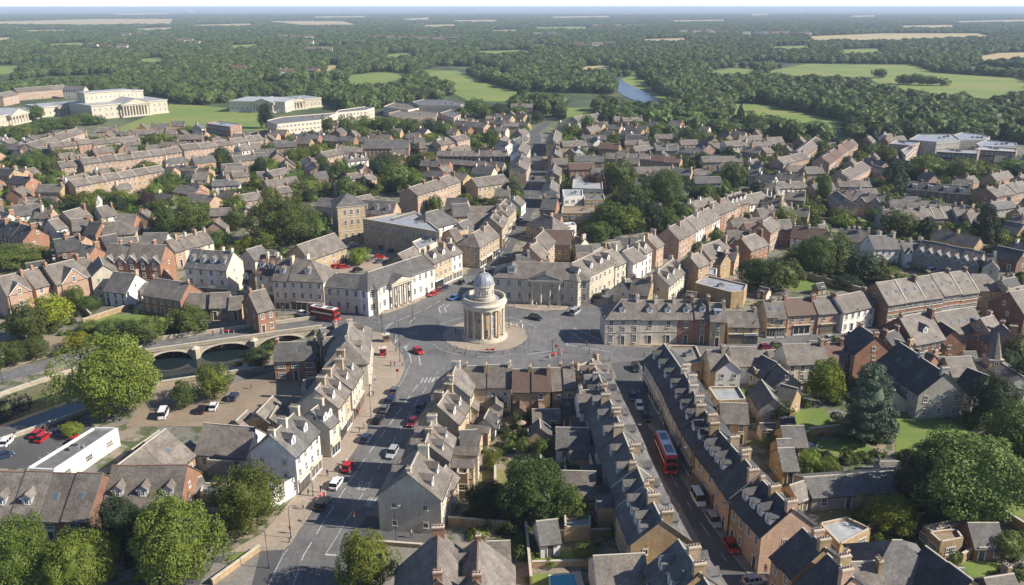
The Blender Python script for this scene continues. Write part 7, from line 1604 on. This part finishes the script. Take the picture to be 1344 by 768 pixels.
for c in [(424, 663, 440, 642, 'black', 'estate', 'black car behind the white and red cars in the main street'), (442, 637, 455, 618, 'white', 'estate', 'white car between the black and the red car in the main street'), (457, 615, 468, 600, 'red', 'hatch', 'bright red car in the left lane of the main street'),
          (515, 597, 504, 615, 'silver', 'estate', 'pale silver car in the right lane of the main street'), (481, 578, 492, 562, 'navy', 'hatch', 'dark car parked at the kerb above the red car in the main street'), (497, 553, 507, 538, 'black', 'hatch'), (505, 539, 514, 524, 'grey', 'hatch'),
          (513, 527, 520, 514, 'navy', 'estate'), (518, 515, 524, 503, 'grey', 'hatch'), (541, 557, 531, 573, 'maroon', 'hatch', 'maroon car in the right lane near the roundabout'), (552, 538, 543, 552, 'navy', 'hatch'), (549, 463, 560, 470, 'red', 'hatch', 'dark red car on the roundabout at its left'),
          (703, 419, 718, 423, 'black', 'estate', 'black car on the roundabout behind the monument at its right'), (596, 393, 585, 397, 'blue', 'hatch', 'blue car in front of the high street mouth'), (568, 388, 558, 393, 'red', 'hatch', 'red car by the kerb before the white corner block'), (576, 383, 566, 388, 'maroon', 'hatch'), (583, 380, 575, 384, 'navy', 'hatch'),
          (755, 412, 775, 398, 'silver', 'van', 'silver van in the side street right of the bank'), (774, 397, 790, 385, 'grey', 'hatch'), (785, 390, 800, 380, 'black', 'hatch'), (795, 384, 810, 374, 'grey', 'estate'), (770, 392, 784, 382, 'silver', 'hatch'),
          (916, 658, 925, 674, 'white', 'van', 'white van parked right of the terrace street below the bus'), (936, 686, 945, 700, 'silver', 'estate', 'silver car parked between the white van and the red car'), (959, 720, 968, 736, 'red', 'hatch', 'red car parked near the bottom of the terrace street'), (990, 765, 1010, 762, 'silver', 'hatch', 'pale car at the bottom edge of the terrace street'),
          (839, 535, 845, 552, 'white', 'hatch', 'white car parked above the double decker bus'), (831, 523, 836, 535, 'navy', 'hatch', 'dark car parked just above the white car in terrace street'), (848, 550, 854, 563, 'black', 'hatch', 'black car between the white car and the bus'), (834, 485, 839, 499, 'black', 'estate', 'black car at the top of the terrace street'), (858, 488, 862, 500, 'grey', 'hatch'),
          (215, 546, 223, 528, 'white', 'van', 'white van right of the huge riverside tree'), (307, 523, 314, 512, 'navy', 'estate', 'dark blue car on the gravel riverside yard'), (281, 536, 287, 525, 'white', 'hatch', 'white car on the gravel riverside yard'), (265, 540, 271, 530, 'black', 'hatch'),
          (50, 572, 62, 562, 'red', 'hatch', 'left red car of the car park beside the white store'), (57, 577, 69, 568, 'red', 'hatch', 'red car just below another red car in the car park'), (86, 568, 98, 560, 'blue', 'hatch', 'blue car beside the round shrub in the car park'), (10, 582, 18, 574, 'white', 'estate', 'white car at the left edge of the car park'), (5, 601, 15, 598, 'navy', 'hatch', 'dark blue car at the left edge below the white one'), (102, 580, 110, 574, 'red', 'hatch', 'small red car behind the white store'),
          (282, 647, 290, 642, 'red', 'hatch', 'red car beside the low flat-roofed shed'), (1062, 590, 1072, 585, 'navy', 'hatch', 'dark car beside the small garden building and lawn'), (88, 460, 100, 458, 'grey', 'hatch'), (1168, 345, 1178, 347, 'red', 'hatch', 'bright red car in the car park below the gabled row'),
          (1194, 347, 1204, 350, 'white', 'estate'), (1211, 351, 1220, 353, 'silver', 'hatch'), (1222, 358, 1232, 355, 'white', 'van'), (1228, 350, 1236, 348, 'grey', 'hatch'), (1200, 352, 1208, 354, 'orange', 'hatch'), (1216, 361, 1226, 359, 'grey', 'hatch'), (1180, 340, 1190, 342, 'navy', 'hatch'), (1240, 355, 1250, 357, 'black', 'hatch'),
          (442, 351, 450, 348, 'red', 'estate', 'red car left of the small bright market tree'), (452, 352, 462, 351, 'red', 'hatch'), (440, 342, 448, 340, 'silver', 'hatch'), (436, 348, 445, 346, 'white', 'hatch'), (456, 344, 462, 340, 'grey', 'hatch'), (470, 356, 478, 354, 'black', 'hatch'), (498, 339, 508, 338, 'red', 'hatch'), (488, 342, 496, 340, 'grey', 'hatch'), (505, 327, 512, 325, 'blue', 'van'), (515, 331, 522, 329, 'navy', 'hatch'), (528, 326, 535, 322, 'silver', 'hatch'), (464, 323, 472, 322, 'silver', 'hatch'), (452, 326, 460, 325, 'white', 'hatch'), (535, 336, 542, 334, 'black', 'hatch'), (500, 345, 508, 344, 'grey', 'hatch'),
          (905, 320, 915, 312, 'grey', 'hatch'), (915, 310, 925, 303, 'white', 'hatch'), (925, 303, 935, 296, 'silver', 'hatch'), (912, 319, 922, 312, 'red', 'hatch'), (935, 296, 944, 289, 'black', 'hatch'), (900, 326, 908, 320, 'grey', 'hatch'), (855, 345, 865, 339, 'grey', 'hatch'), (845, 352, 855, 346, 'white', 'hatch'), (905, 259, 915, 257, 'red', 'hatch', 'red car beside the dark trees above the sunlit terrace'), (917, 259, 927, 257, 'blue', 'hatch'),
          (690, 271, 692, 263, 'red', 'hatch'), (684, 290, 688, 283, 'white', 'hatch'), (675, 300, 680, 291, 'grey', 'hatch'), (700, 235, 702, 227, 'black', 'hatch'), (625, 372, 632, 366, 'grey', 'estate'), (606, 372, 616, 364, 'black', 'hatch'), (655, 335, 660, 326, 'silver', 'hatch'), (702, 205, 703, 196, 'white', 'hatch'), (698, 218, 699, 209, 'grey', 'hatch'), (640, 358, 646, 350, 'navy', 'hatch'),
          (1000, 441, 1012, 440, 'silver', 'hatch'), (1014, 440, 1026, 439, 'navy', 'hatch'), (980, 443, 992, 442, 'black', 'hatch'), (1040, 438, 1052, 437, 'white', 'hatch'), (1080, 434, 1092, 432, 'grey', 'hatch'), (1100, 430, 1112, 428, 'black', 'hatch'), (1145, 424, 1157, 421, 'silver', 'estate'), (1185, 408, 1197, 406, 'navy', 'hatch'), (1205, 404, 1217, 402, 'white', 'hatch'), (1240, 398, 1252, 396, 'grey', 'hatch'), (1265, 394, 1277, 392, 'black', 'hatch'), (1090, 446, 1102, 444, 'silver', 'hatch'), (1020, 455, 1032, 454, 'grey', 'hatch'), (940, 451, 952, 450, 'black', 'hatch'), (1005, 458, 1017, 457, 'maroon', 'hatch'), (1120, 441, 1132, 439, 'white', 'hatch'), (880, 462, 892, 461, 'grey', 'estate'),
          (355, 398, 365, 399, 'grey', 'hatch'), (330, 393, 340, 394, 'black', 'hatch'), (310, 391, 320, 392, 'silver', 'hatch'), (290, 388, 300, 389, 'black', 'hatch'), (398, 414, 408, 416, 'white', 'hatch'), (270, 385, 280, 386, 'white', 'hatch'), (70, 340, 78, 345, 'silver', 'hatch'), (62, 334, 70, 338, 'navy', 'hatch'), (55, 345, 66, 347, 'grey', 'hatch'), (20, 335, 30, 337, 'white', 'hatch'), (1305, 725, 1316, 722, 'silver', 'hatch', 'pale car in the garden at the bottom right'),
          (1318, 314, 1328, 316, 'grey', 'hatch'), (1310, 309, 1320, 311, 'silver', 'hatch'), (1330, 318, 1340, 320, 'navy', 'hatch')]: car(*c)
# buses
def bus(u, v, u2, v2, L, h, label, two=True, roofc='white'):
    a = G(u, v); d = G(u2, v2) - a; an = math.atan2(d.y, d.x); hl = L / 2; hw = 1.27
    root = empty('double_decker_bus' if two else 'bus', (a.x, a.y, .02), an); tag(root, label, 'bus')
    b = MB(); pr = [(-hl, .3), (hl - .1, .3), (hl, .9), (hl - .05, h * .5), (hl - .35, h - .2), (hl - .6, h), (-hl + .25, h), (-hl, h - .3)]
    m = 'red_metal'
    b.face([(x, -hw, z) for x, z in pr], m); b.face([(x, hw, z) for x, z in reversed(pr)], m)
    for i in range(len(pr)):
        p, q = pr[i], pr[(i + 1) % len(pr)]; b.face([(p[0], -hw, p[1]), (p[0], hw, p[1]), (q[0], hw, q[1]), (q[0], -hw, q[1])], m)
    b.obj('body', root)
    r = MB(); r.box(-hl + .3, -hw + .18, h + .002, hl - .7, hw - .18, h + .07, 'white')
    if two: r.box(-hl + 1.2, -.8, h + .071, -hl + 4.2, .8, h + .1, 'roof_glass'); r.box(.8, -.8, h + .071, hl - 1.6, .8, h + .1, 'roof_glass')
    r.obj('roof', root)
    bands = ((1.15, 2.0), (2.75, 3.55)) if two else ((1.2, 2.3),)
    for z0, z1 in bands:
        for s in (-1, 1):
            n = int(L / 1.35)
            for i in range(n):
                x0 = -hl + .35 + i * (L - .9) / n; w = MB(); w.box(x0, s * hw - .0 if s > 0 else -hw - .03, z0, x0 + (L - .9) / n - .12, hw + .03 if s > 0 else -hw, z1, 'car_glass'); w.obj('window', root)
    f = MB(); f.box(hl - .02, -1.1, 1.2, hl + .03, 1.1, 2.15, 'car_glass'); f.obj('windscreen', root)
    if two: f = MB(); f.face([(hl - .04, -1.1, 2.85), (hl - .04, 1.1, 2.85), (hl - .22, 1.1, 3.75), (hl - .22, -1.1, 3.75)], 'car_glass'); f.obj('upper_windscreen', root)
    f = MB(); f.box(hl - .04, -.75, bands[0][1] + .25, hl + .02, .75, bands[0][1] + .55, 'dark'); dd = f.obj('destination_display', root)
    wm = CARS['hatch']['wheel']
    for x in (-hl * .55, hl * .58):
        for s in (-1, 1): w = inst('wheel', wm, root, (x, s * (hw - .1), .48)); w.scale = (1.5, 1.4, 1.5)
    for s in (-1, 1): inst('headlight', CARS['hatch']['head'], root, (hl, s * .95, .75)); inst('tail_light', CARS['hatch']['tail'], root, (-hl, s * 1.05, 1.0))
    w = MB(); w.box(-hl + .6, -hw - .012, 2.2, hl - 1.2, -hw, 2.6, 'white'); w.obj('white_stripe', root)
    return root
bus(873, 606, 887, 640, 11.2, 4.35, 'red double decker bus with white roof panels in the terrace street')
bus(427, 419, 448, 423, 9.6, 3.9, 'red bus with pale roof on the road behind the bridge', True)
# narrow boats
def boat(u, v, u2, v2, L, col, label):
    a = G(u, v, WZ); d = G(u2, v2, WZ) - a; an = math.atan2(d.y, d.x); root = empty('river_boat', (a.x, a.y, WZ), an); hl = L / 2
    h = MB(); pl = [(-hl, .7), (-hl + .2, 1.0), (hl - 2, 1.05), (hl, 0), (hl - 2, -1.05), (-hl + .2, -1.0), (-hl, -.7)]; h.prism([(x, y) for x, y in pl][::-1], -.2, .65, 'paint', top='wood'); o = h.obj('hull', root); o.color = (*col, 1)
    c = MB(); c.box(-hl + .9, -.75, .651, hl - 2.6, .75, 1.5, 'white', top='paint'); o = c.obj('cabin', root); o.color = (*col, 1)
    for i in range(int((L - 4) / 1.4)):
        for s in (-1, 1): w = MB(); w.box(-hl + 1.3 + i * 1.4, s * .75 - .02, .9, -hl + 2.1 + i * 1.4, s * .75 + .02, 1.25, 'car_glass'); w.obj('window', root)
    tag(root, label, 'boat')
boat(62, 514, 70, 512, 8.5, (.35, .35, .38), 'pale grey boat moored left of the red and white boat'); boat(82, 508, 90, 506, 8, (.35, .05, .06), 'red and white boat moored below the bridge road wall')

# ------------------------------------------------------------------ street furniture and people
def lamp_mesh():
    m = MB(); m.cyl(0, 0, 0, .5, .14, .12, 'dark', 8); m.tube([(0, 0, .4), (0, 0, 6.2), (.25, 0, 6.7), (1.0, 0, 6.85)], [.08, .06, .05, .04], 'dark', 6); return m.mesh('pole')
LP = lamp_mesh(); hm = MB(); hm.box(-.35, -.14, -.1, .35, .14, .06, 'metal_grey'); hm.box(-.28, -.1, -.12, .28, .1, -.101, 'lamp_white'); LH = hm.mesh('lamp_head')
def lamp(u, v, a=0.0):
    b = G(u, v); r = empty('street_lamp', b, a); inst('pole', LP, r); inst('lamp_head', LH, r, (1.2, 0, 6.85)); reg(r, 'tall dark street lamp', 'street lamp', 'street lamps', u, v)
for p in [(411, 652, -.6), (382, 707, 0), (487, 548, -.5), (436, 596, -.5), (353, 746, 2), (466, 694, 2.4), (525, 475, 3), (524, 442, 2), (668, 431, .4), (773, 465, 1.5), (4, 503, 1), (40, 470, -1), (291, 436, 1.5), (905, 628, 3.0), (900, 632, 3) if False else (868, 563, 3), (830, 595, 0), (954, 703, 3), (542, 423, -1), (622, 396, 1), (685, 400, -1.5), (530, 402, -1), (830, 452, -1.5), (990, 448, -1.5), (1120, 432, -1.5), (1240, 405, -1.5), (520, 712, 1), (502, 436, 0), (575, 690, 1), (655, 378, 0), (600, 360, 2), (745, 398, 3), (640, 392, 0)]: lamp(*p)
def bollard_mesh():
    m = MB(); m.lathe([(.13, 0), (.13, .1), (.09, .15), (.08, .85), (.12, .9), (.12, .98), (.02, 1.05)], 'dark', 8); return m.mesh('bollard')
BO = bollard_mesh()
for u, v in [(596, 462), (610, 466), (625, 468), (660, 466), (676, 461), (688, 452), (600, 459), (528, 480), (533, 470), (531, 462), (525, 454), (470, 698), (476, 708), (380, 712), (470, 712), (752, 399), (660, 399), (675, 403), (800, 474), (845, 468), (508, 437), (691, 440), (585, 447)]:
    o = inst('bollard', BO, None, G(u, v, .13)); reg(o, 'short black bollard', 'bollard', 'bollards', u, v)
def signpost(u, v, col, what, a=0.0):
    r = empty('traffic_sign', G(u, v, .13), a); m = MB(); m.cyl(0, 0, 0, 2.6, .05, .05, 'metal_grey', 6); m.obj('pole', r)
    m = MB(); n = 12; m.face([(.42 * math.cos(k * 2 * math.pi / n), -.06, 2.5 + .42 * math.sin(k * 2 * math.pi / n)) for k in range(n)], col); m.face([(.42 * math.cos(-k * 2 * math.pi / n), -.03, 2.5 + .42 * math.sin(-k * 2 * math.pi / n)) for k in range(n)], 'metal_grey'); m.obj('sign_face', r)
    reg(r, what, 'traffic sign', 'traffic signs', u, v)
for u, v, c, w in [(522, 498, 'red_metal', 'round red traffic sign on a post'), (594, 463, 'lamp_white', 'round white traffic sign on a post'), (744, 463, 'lamp_white', 'round white traffic sign on a post'), (730, 465, 'red_metal', 'round red traffic sign on a post'), (467, 690, 'red_metal', 'round red traffic sign on a post'), (684, 432, 'lamp_white', 'round white traffic sign on a post'), (534, 466, 'lamp_white', 'round white traffic sign on a post')]: signpost(u, v, c, w)
def traffic_light(u, v, a):
    r = empty('traffic_light', G(u, v, .13), a); m = MB(); m.cyl(0, 0, 0, 3.0, .07, .06, 'dark', 6); m.obj('pole', r)
    m = MB(); m.box(-.2, -.2, 2.5, .2, .05, 3.5, 'dark'); h = m.obj('signal_head', r)
    for z, c in ((3.25, 'red_metal'), (2.98, 'yellow'), (2.7, 'copper_green')): l = MB(); l.box(-.1, -.23, z - .1, .1, -.2, z + .1, c); l.obj('lens', h)
    reg(r, 'black traffic light', 'traffic light', 'traffic lights', u, v)
for p in [(466, 694, 0), (725, 462, .5), (733, 474, .3), (372, 414, .2)]: traffic_light(*p)
def barrier(u, v, a, L, col, label):
    r = empty('barrier', G(u, v, .13), a); m = MB()
    for x in (-L / 2, 0, L / 2): m.box(x - .06, -.2, 0, x + .06, .2, .95, 'white')
    m.obj('leg', r); m = MB(); m.box(-L / 2, -.04, .55, L / 2, .04, .95, col); m.obj('panel', r); tag(r, label, 'barrier')
barrier(642, 462, 0, 2.4, 'red_metal', 'red barrier at the front of the roundabout island'); barrier(729, 467, .6, 4, 'red_metal', 'longer red and white barrier right of the roundabout'); barrier(607, 434, 0, 4.5, 'white', 'long white bench-like block in the shadow of the monument'); barrier(678, 428, -.5, 4, 'white', 'white railing at the right of the roundabout island'); barrier(300, 437, .2, 3, 'red_metal', 'red barrier on the bridge'); barrier(422, 654, 1, 2, 'red_metal', 'red barrier beside the black car in the main street')
def kiosk(u, v, a, m1, label):
    r = empty('kiosk', G(u, v, .13), a); m = MB(); m.box(-.9, -.7, 0, .9, .7, 2.1, m1); m.obj('body', r); m = MB(); m.box(-1.1, -.9, 2.102, 1.1, .9, 2.25, 'trim'); m.cyl(0, 0, 2.25, 2.6, .8, .1, 'trim', 4, rot=.785); m.obj('roof', r); m = MB(); m.box(-.6, -.74, .9, .6, -.7, 1.7, 'glass'); m.obj('hatch', r); tag(r, label, 'kiosk')
kiosk(507, 448, .3, 'wood', 'brown wooden kiosk on the pavement left of the roundabout'); kiosk(503, 466, .1, 'red_metal', 'red and white kiosk on the pavement by the hipped block')
def awning(u, v, a, label):
    r = empty('parasol', G(u, v, .1), a); m = MB(); m.cyl(0, 0, 0, 2.4, .04, .04, 'wood', 6); m.obj('pole', r); m = MB(); m.cyl(0, 0, 2.15, 2.75, 1.2, .05, 'gravel', 8, cap=False); m.obj('canopy', r); reg(r, label, 'parasol', 'parasols', u, v)
for p in [(684, 566), (372, 625), (358, 630), (346, 636)]: awning(p[0], p[1], .3, 'tan parasol')
for i, (u, v, c) in enumerate([(668, 562, 0), (690, 560, 1), (678, 572, 2), (368, 634, 0)]):
    r = empty('garden_table', G(u, v, .1), i); m = MB(); m.cyl(0, 0, .7, .74, .6, .6, 'wood', 10); m.cyl(0, 0, 0, .7, .05, .05, 'wood', 6); m.obj('tabletop', r)
    for k in range(3): a = k * 2.1; m = MB(); m.box(-.2, -.2, .4, .2, .2, .45, 'wood'); m.box(-.2, .16, .45, .2, .2, .9, 'wood'); m.box(-.18, -.18, 0, -.13, -.13, .4, 'wood'); m.box(.13, -.18, 0, .18, -.13, .4, 'wood'); m.box(-.18, .13, 0, -.13, .18, .4, 'wood'); m.box(.13, .13, 0, .18, .18, .4, 'wood'); m.obj('seat', r, (.95 * math.cos(a), .95 * math.sin(a), 0), a - math.pi / 2)
    reg(r, 'wooden garden table with stools', 'garden table', 'garden tables', u, v)
# people: one continuous skinned figure, walking
def person_mesh(top, legs, pose):
    V = [(0, 0, .95), (0, 0, 1.2), (0, 0, 1.42), (0, .02, 1.53), (0, .03, 1.66), (-.18, 0, 1.40), (-.24, .05 * pose, 1.13), (-.25, .17 * pose, .9), (.18, 0, 1.40), (.24, -.05 * pose, 1.13), (.25, -.17 * pose, .9),
         (-.1, 0, .88), (-.11, .1 * pose + .04, .5), (-.11, .14 * pose - .04, .08), (-.11, .14 * pose + .12, .04), (.1, 0, .88), (.11, -.1 * pose + .06, .5), (.11, -.18 * pose, .08), (.11, -.18 * pose + .14, .04)]
    E = [(0, 1), (1, 2), (2, 3), (3, 4), (2, 5), (5, 6), (6, 7), (2, 8), (8, 9), (9, 10), (0, 11), (11, 12), (12, 13), (13, 14), (0, 15), (15, 16), (16, 17), (17, 18)]
    Rr = [.15, .15, .13, .06, .115, .065, .05, .045, .065, .05, .045, .095, .07, .05, .04, .095, .07, .05, .04]
    me = bpy.data.meshes.new('tmp'); me.from_pydata(V, E, []); o = bpy.data.objects.new('tmp', me); C.objects.link(o)
    md = o.modifiers.new('s', 'SKIN'); 
    for i, sv in enumerate(me.skin_vertices[0].data): sv.radius = (Rr[i], Rr[i] * (.75 if i in (0, 1, 2) else 1)); sv.use_root = (i == 0)
    o.modifiers.new('u', 'SUBSURF').levels = 1
    dg = bpy.context.evaluated_depsgraph_get(); ev = o.evaluated_get(dg); m2 = bpy.data.meshes.new_from_object(ev); m2.name = 'person'; bpy.data.objects.remove(o)
    m2.materials.clear()
    for n in (top, legs, 'skin', 'hair'): m2.materials.append(M[n])
    for p in m2.polygons:
        z = p.center.z; x = abs(p.center.x); y = p.center.y
        p.material_index = 3 if (z > 1.68 or (z > 1.58 and y < 0)) else 2 if z > 1.5 or (x > .2 and z < 1.0 and z > .8) else 0 if z > .92 else 3 if z < .1 else 1; p.use_smooth = True
    return m2
for n, c in (('cloth_red', (.35, .03, .03)), ('cloth_blue', (.05, .09, .2)), ('cloth_white', (.6, .6, .58)), ('cloth_dark', (.03, .03, .035)), ('cloth_tan', (.3, .22, .14))): mat_flat(n, c, .1, .9)
PM = {(t, l): person_mesh('cloth_' + t, 'cloth_' + l, p) for t, l, p in (('red', 'dark', 1), ('blue', 'dark', -1), ('white', 'blue', 1), ('dark', 'blue', -1), ('tan', 'dark', 1), ('dark', 'dark', .5))}
pk = list(PM); rp = random.Random(4)
for i, (u, v) in enumerate([(513, 480), (518, 481), (478, 562), (484, 563), (447, 620), (421, 646), (381, 700), (518, 445), (455, 610), (472, 568), (520, 462), (612, 463), (648, 463), (598, 437), (704, 403), (720, 405), (735, 404), (690, 402), (673, 400), (520, 405), (545, 401), (560, 393), (575, 382), (500, 420), (770, 455), (810, 450), (845, 451), (900, 447), (870, 470), (890, 590), (900, 605), (935, 655), (968, 700), (980, 715), (1005, 750), (985, 740), (922, 622), (955, 445), (1030, 444), (1060, 437), (1110, 430), (1180, 415), (280, 440), (230, 446), (430, 584), (405, 650), (398, 668), (430, 625), (470, 545), (490, 520), (492, 500), (505, 470), (640, 345), (652, 340), (603, 358), (662, 325), (610, 372), (570, 690), (540, 705), (300, 530), (330, 510)]):
    k = pk[i % len(pk)]; o = inst('person', PM[k], None, G(u, v, .13), rp.random() * 6.28); reg(o, f"person in {k[0]} top", 'person', 'people on the pavements', u, v)

# ------------------------------------------------------------------ labels for everything not labelled by hand
import collections
grp_ = collections.defaultdict(list)
for o, what, u, v in REG:
    if u < -40 or u > 1384: u = max(-40, min(1384, u))
    dist, dr, nm = relation(u, v)
    grp_[(what, dr, nm)].append((dist, o))
for (what, dr, nm), L in grp_.items():
    L.sort(key=lambda t: t[0])
    for i, (d_, o) in enumerate(L):
        if len(L) == 1: o['label'] = f'{what} {dr} the {nm}'
        else: o['label'] = f"{what}, {(ORD + ['thirteenth', 'fourteenth', 'fifteenth', 'sixteenth', 'seventeenth', 'eighteenth'])[min(i, 17)] if i else 'nearest'} one {dr} the {nm}"
print('REG', len(REG), 'max group', max(len(L) for L in grp_.values()))

# ------------------------------------------------------------------ haze: one box of thin even air
def haze():
    m = bpy.data.materials.new('haze'); m.use_nodes = True; nt = m.node_tree; nt.nodes.remove(nt.nodes['Principled BSDF'])
    v = nt.nodes.new('ShaderNodeVolumePrincipled'); v.inputs['Color'].default_value = (.68, .82, 1, 1); v.inputs['Density'].default_value = HAZE; v.inputs['Anisotropy'].default_value = .0
    nt.links.new(v.outputs[0], nt.nodes['Material Output'].inputs['Volume']); M['haze'] = m
    mb = MB(); mb.box(-BIG - 500, -2500, -6, BIG + 500, BIG + 500, 100, 'haze'); tag(mb.obj('haze'), 'thin blue haze over the distant land', 'haze', kind='stuff')
haze()
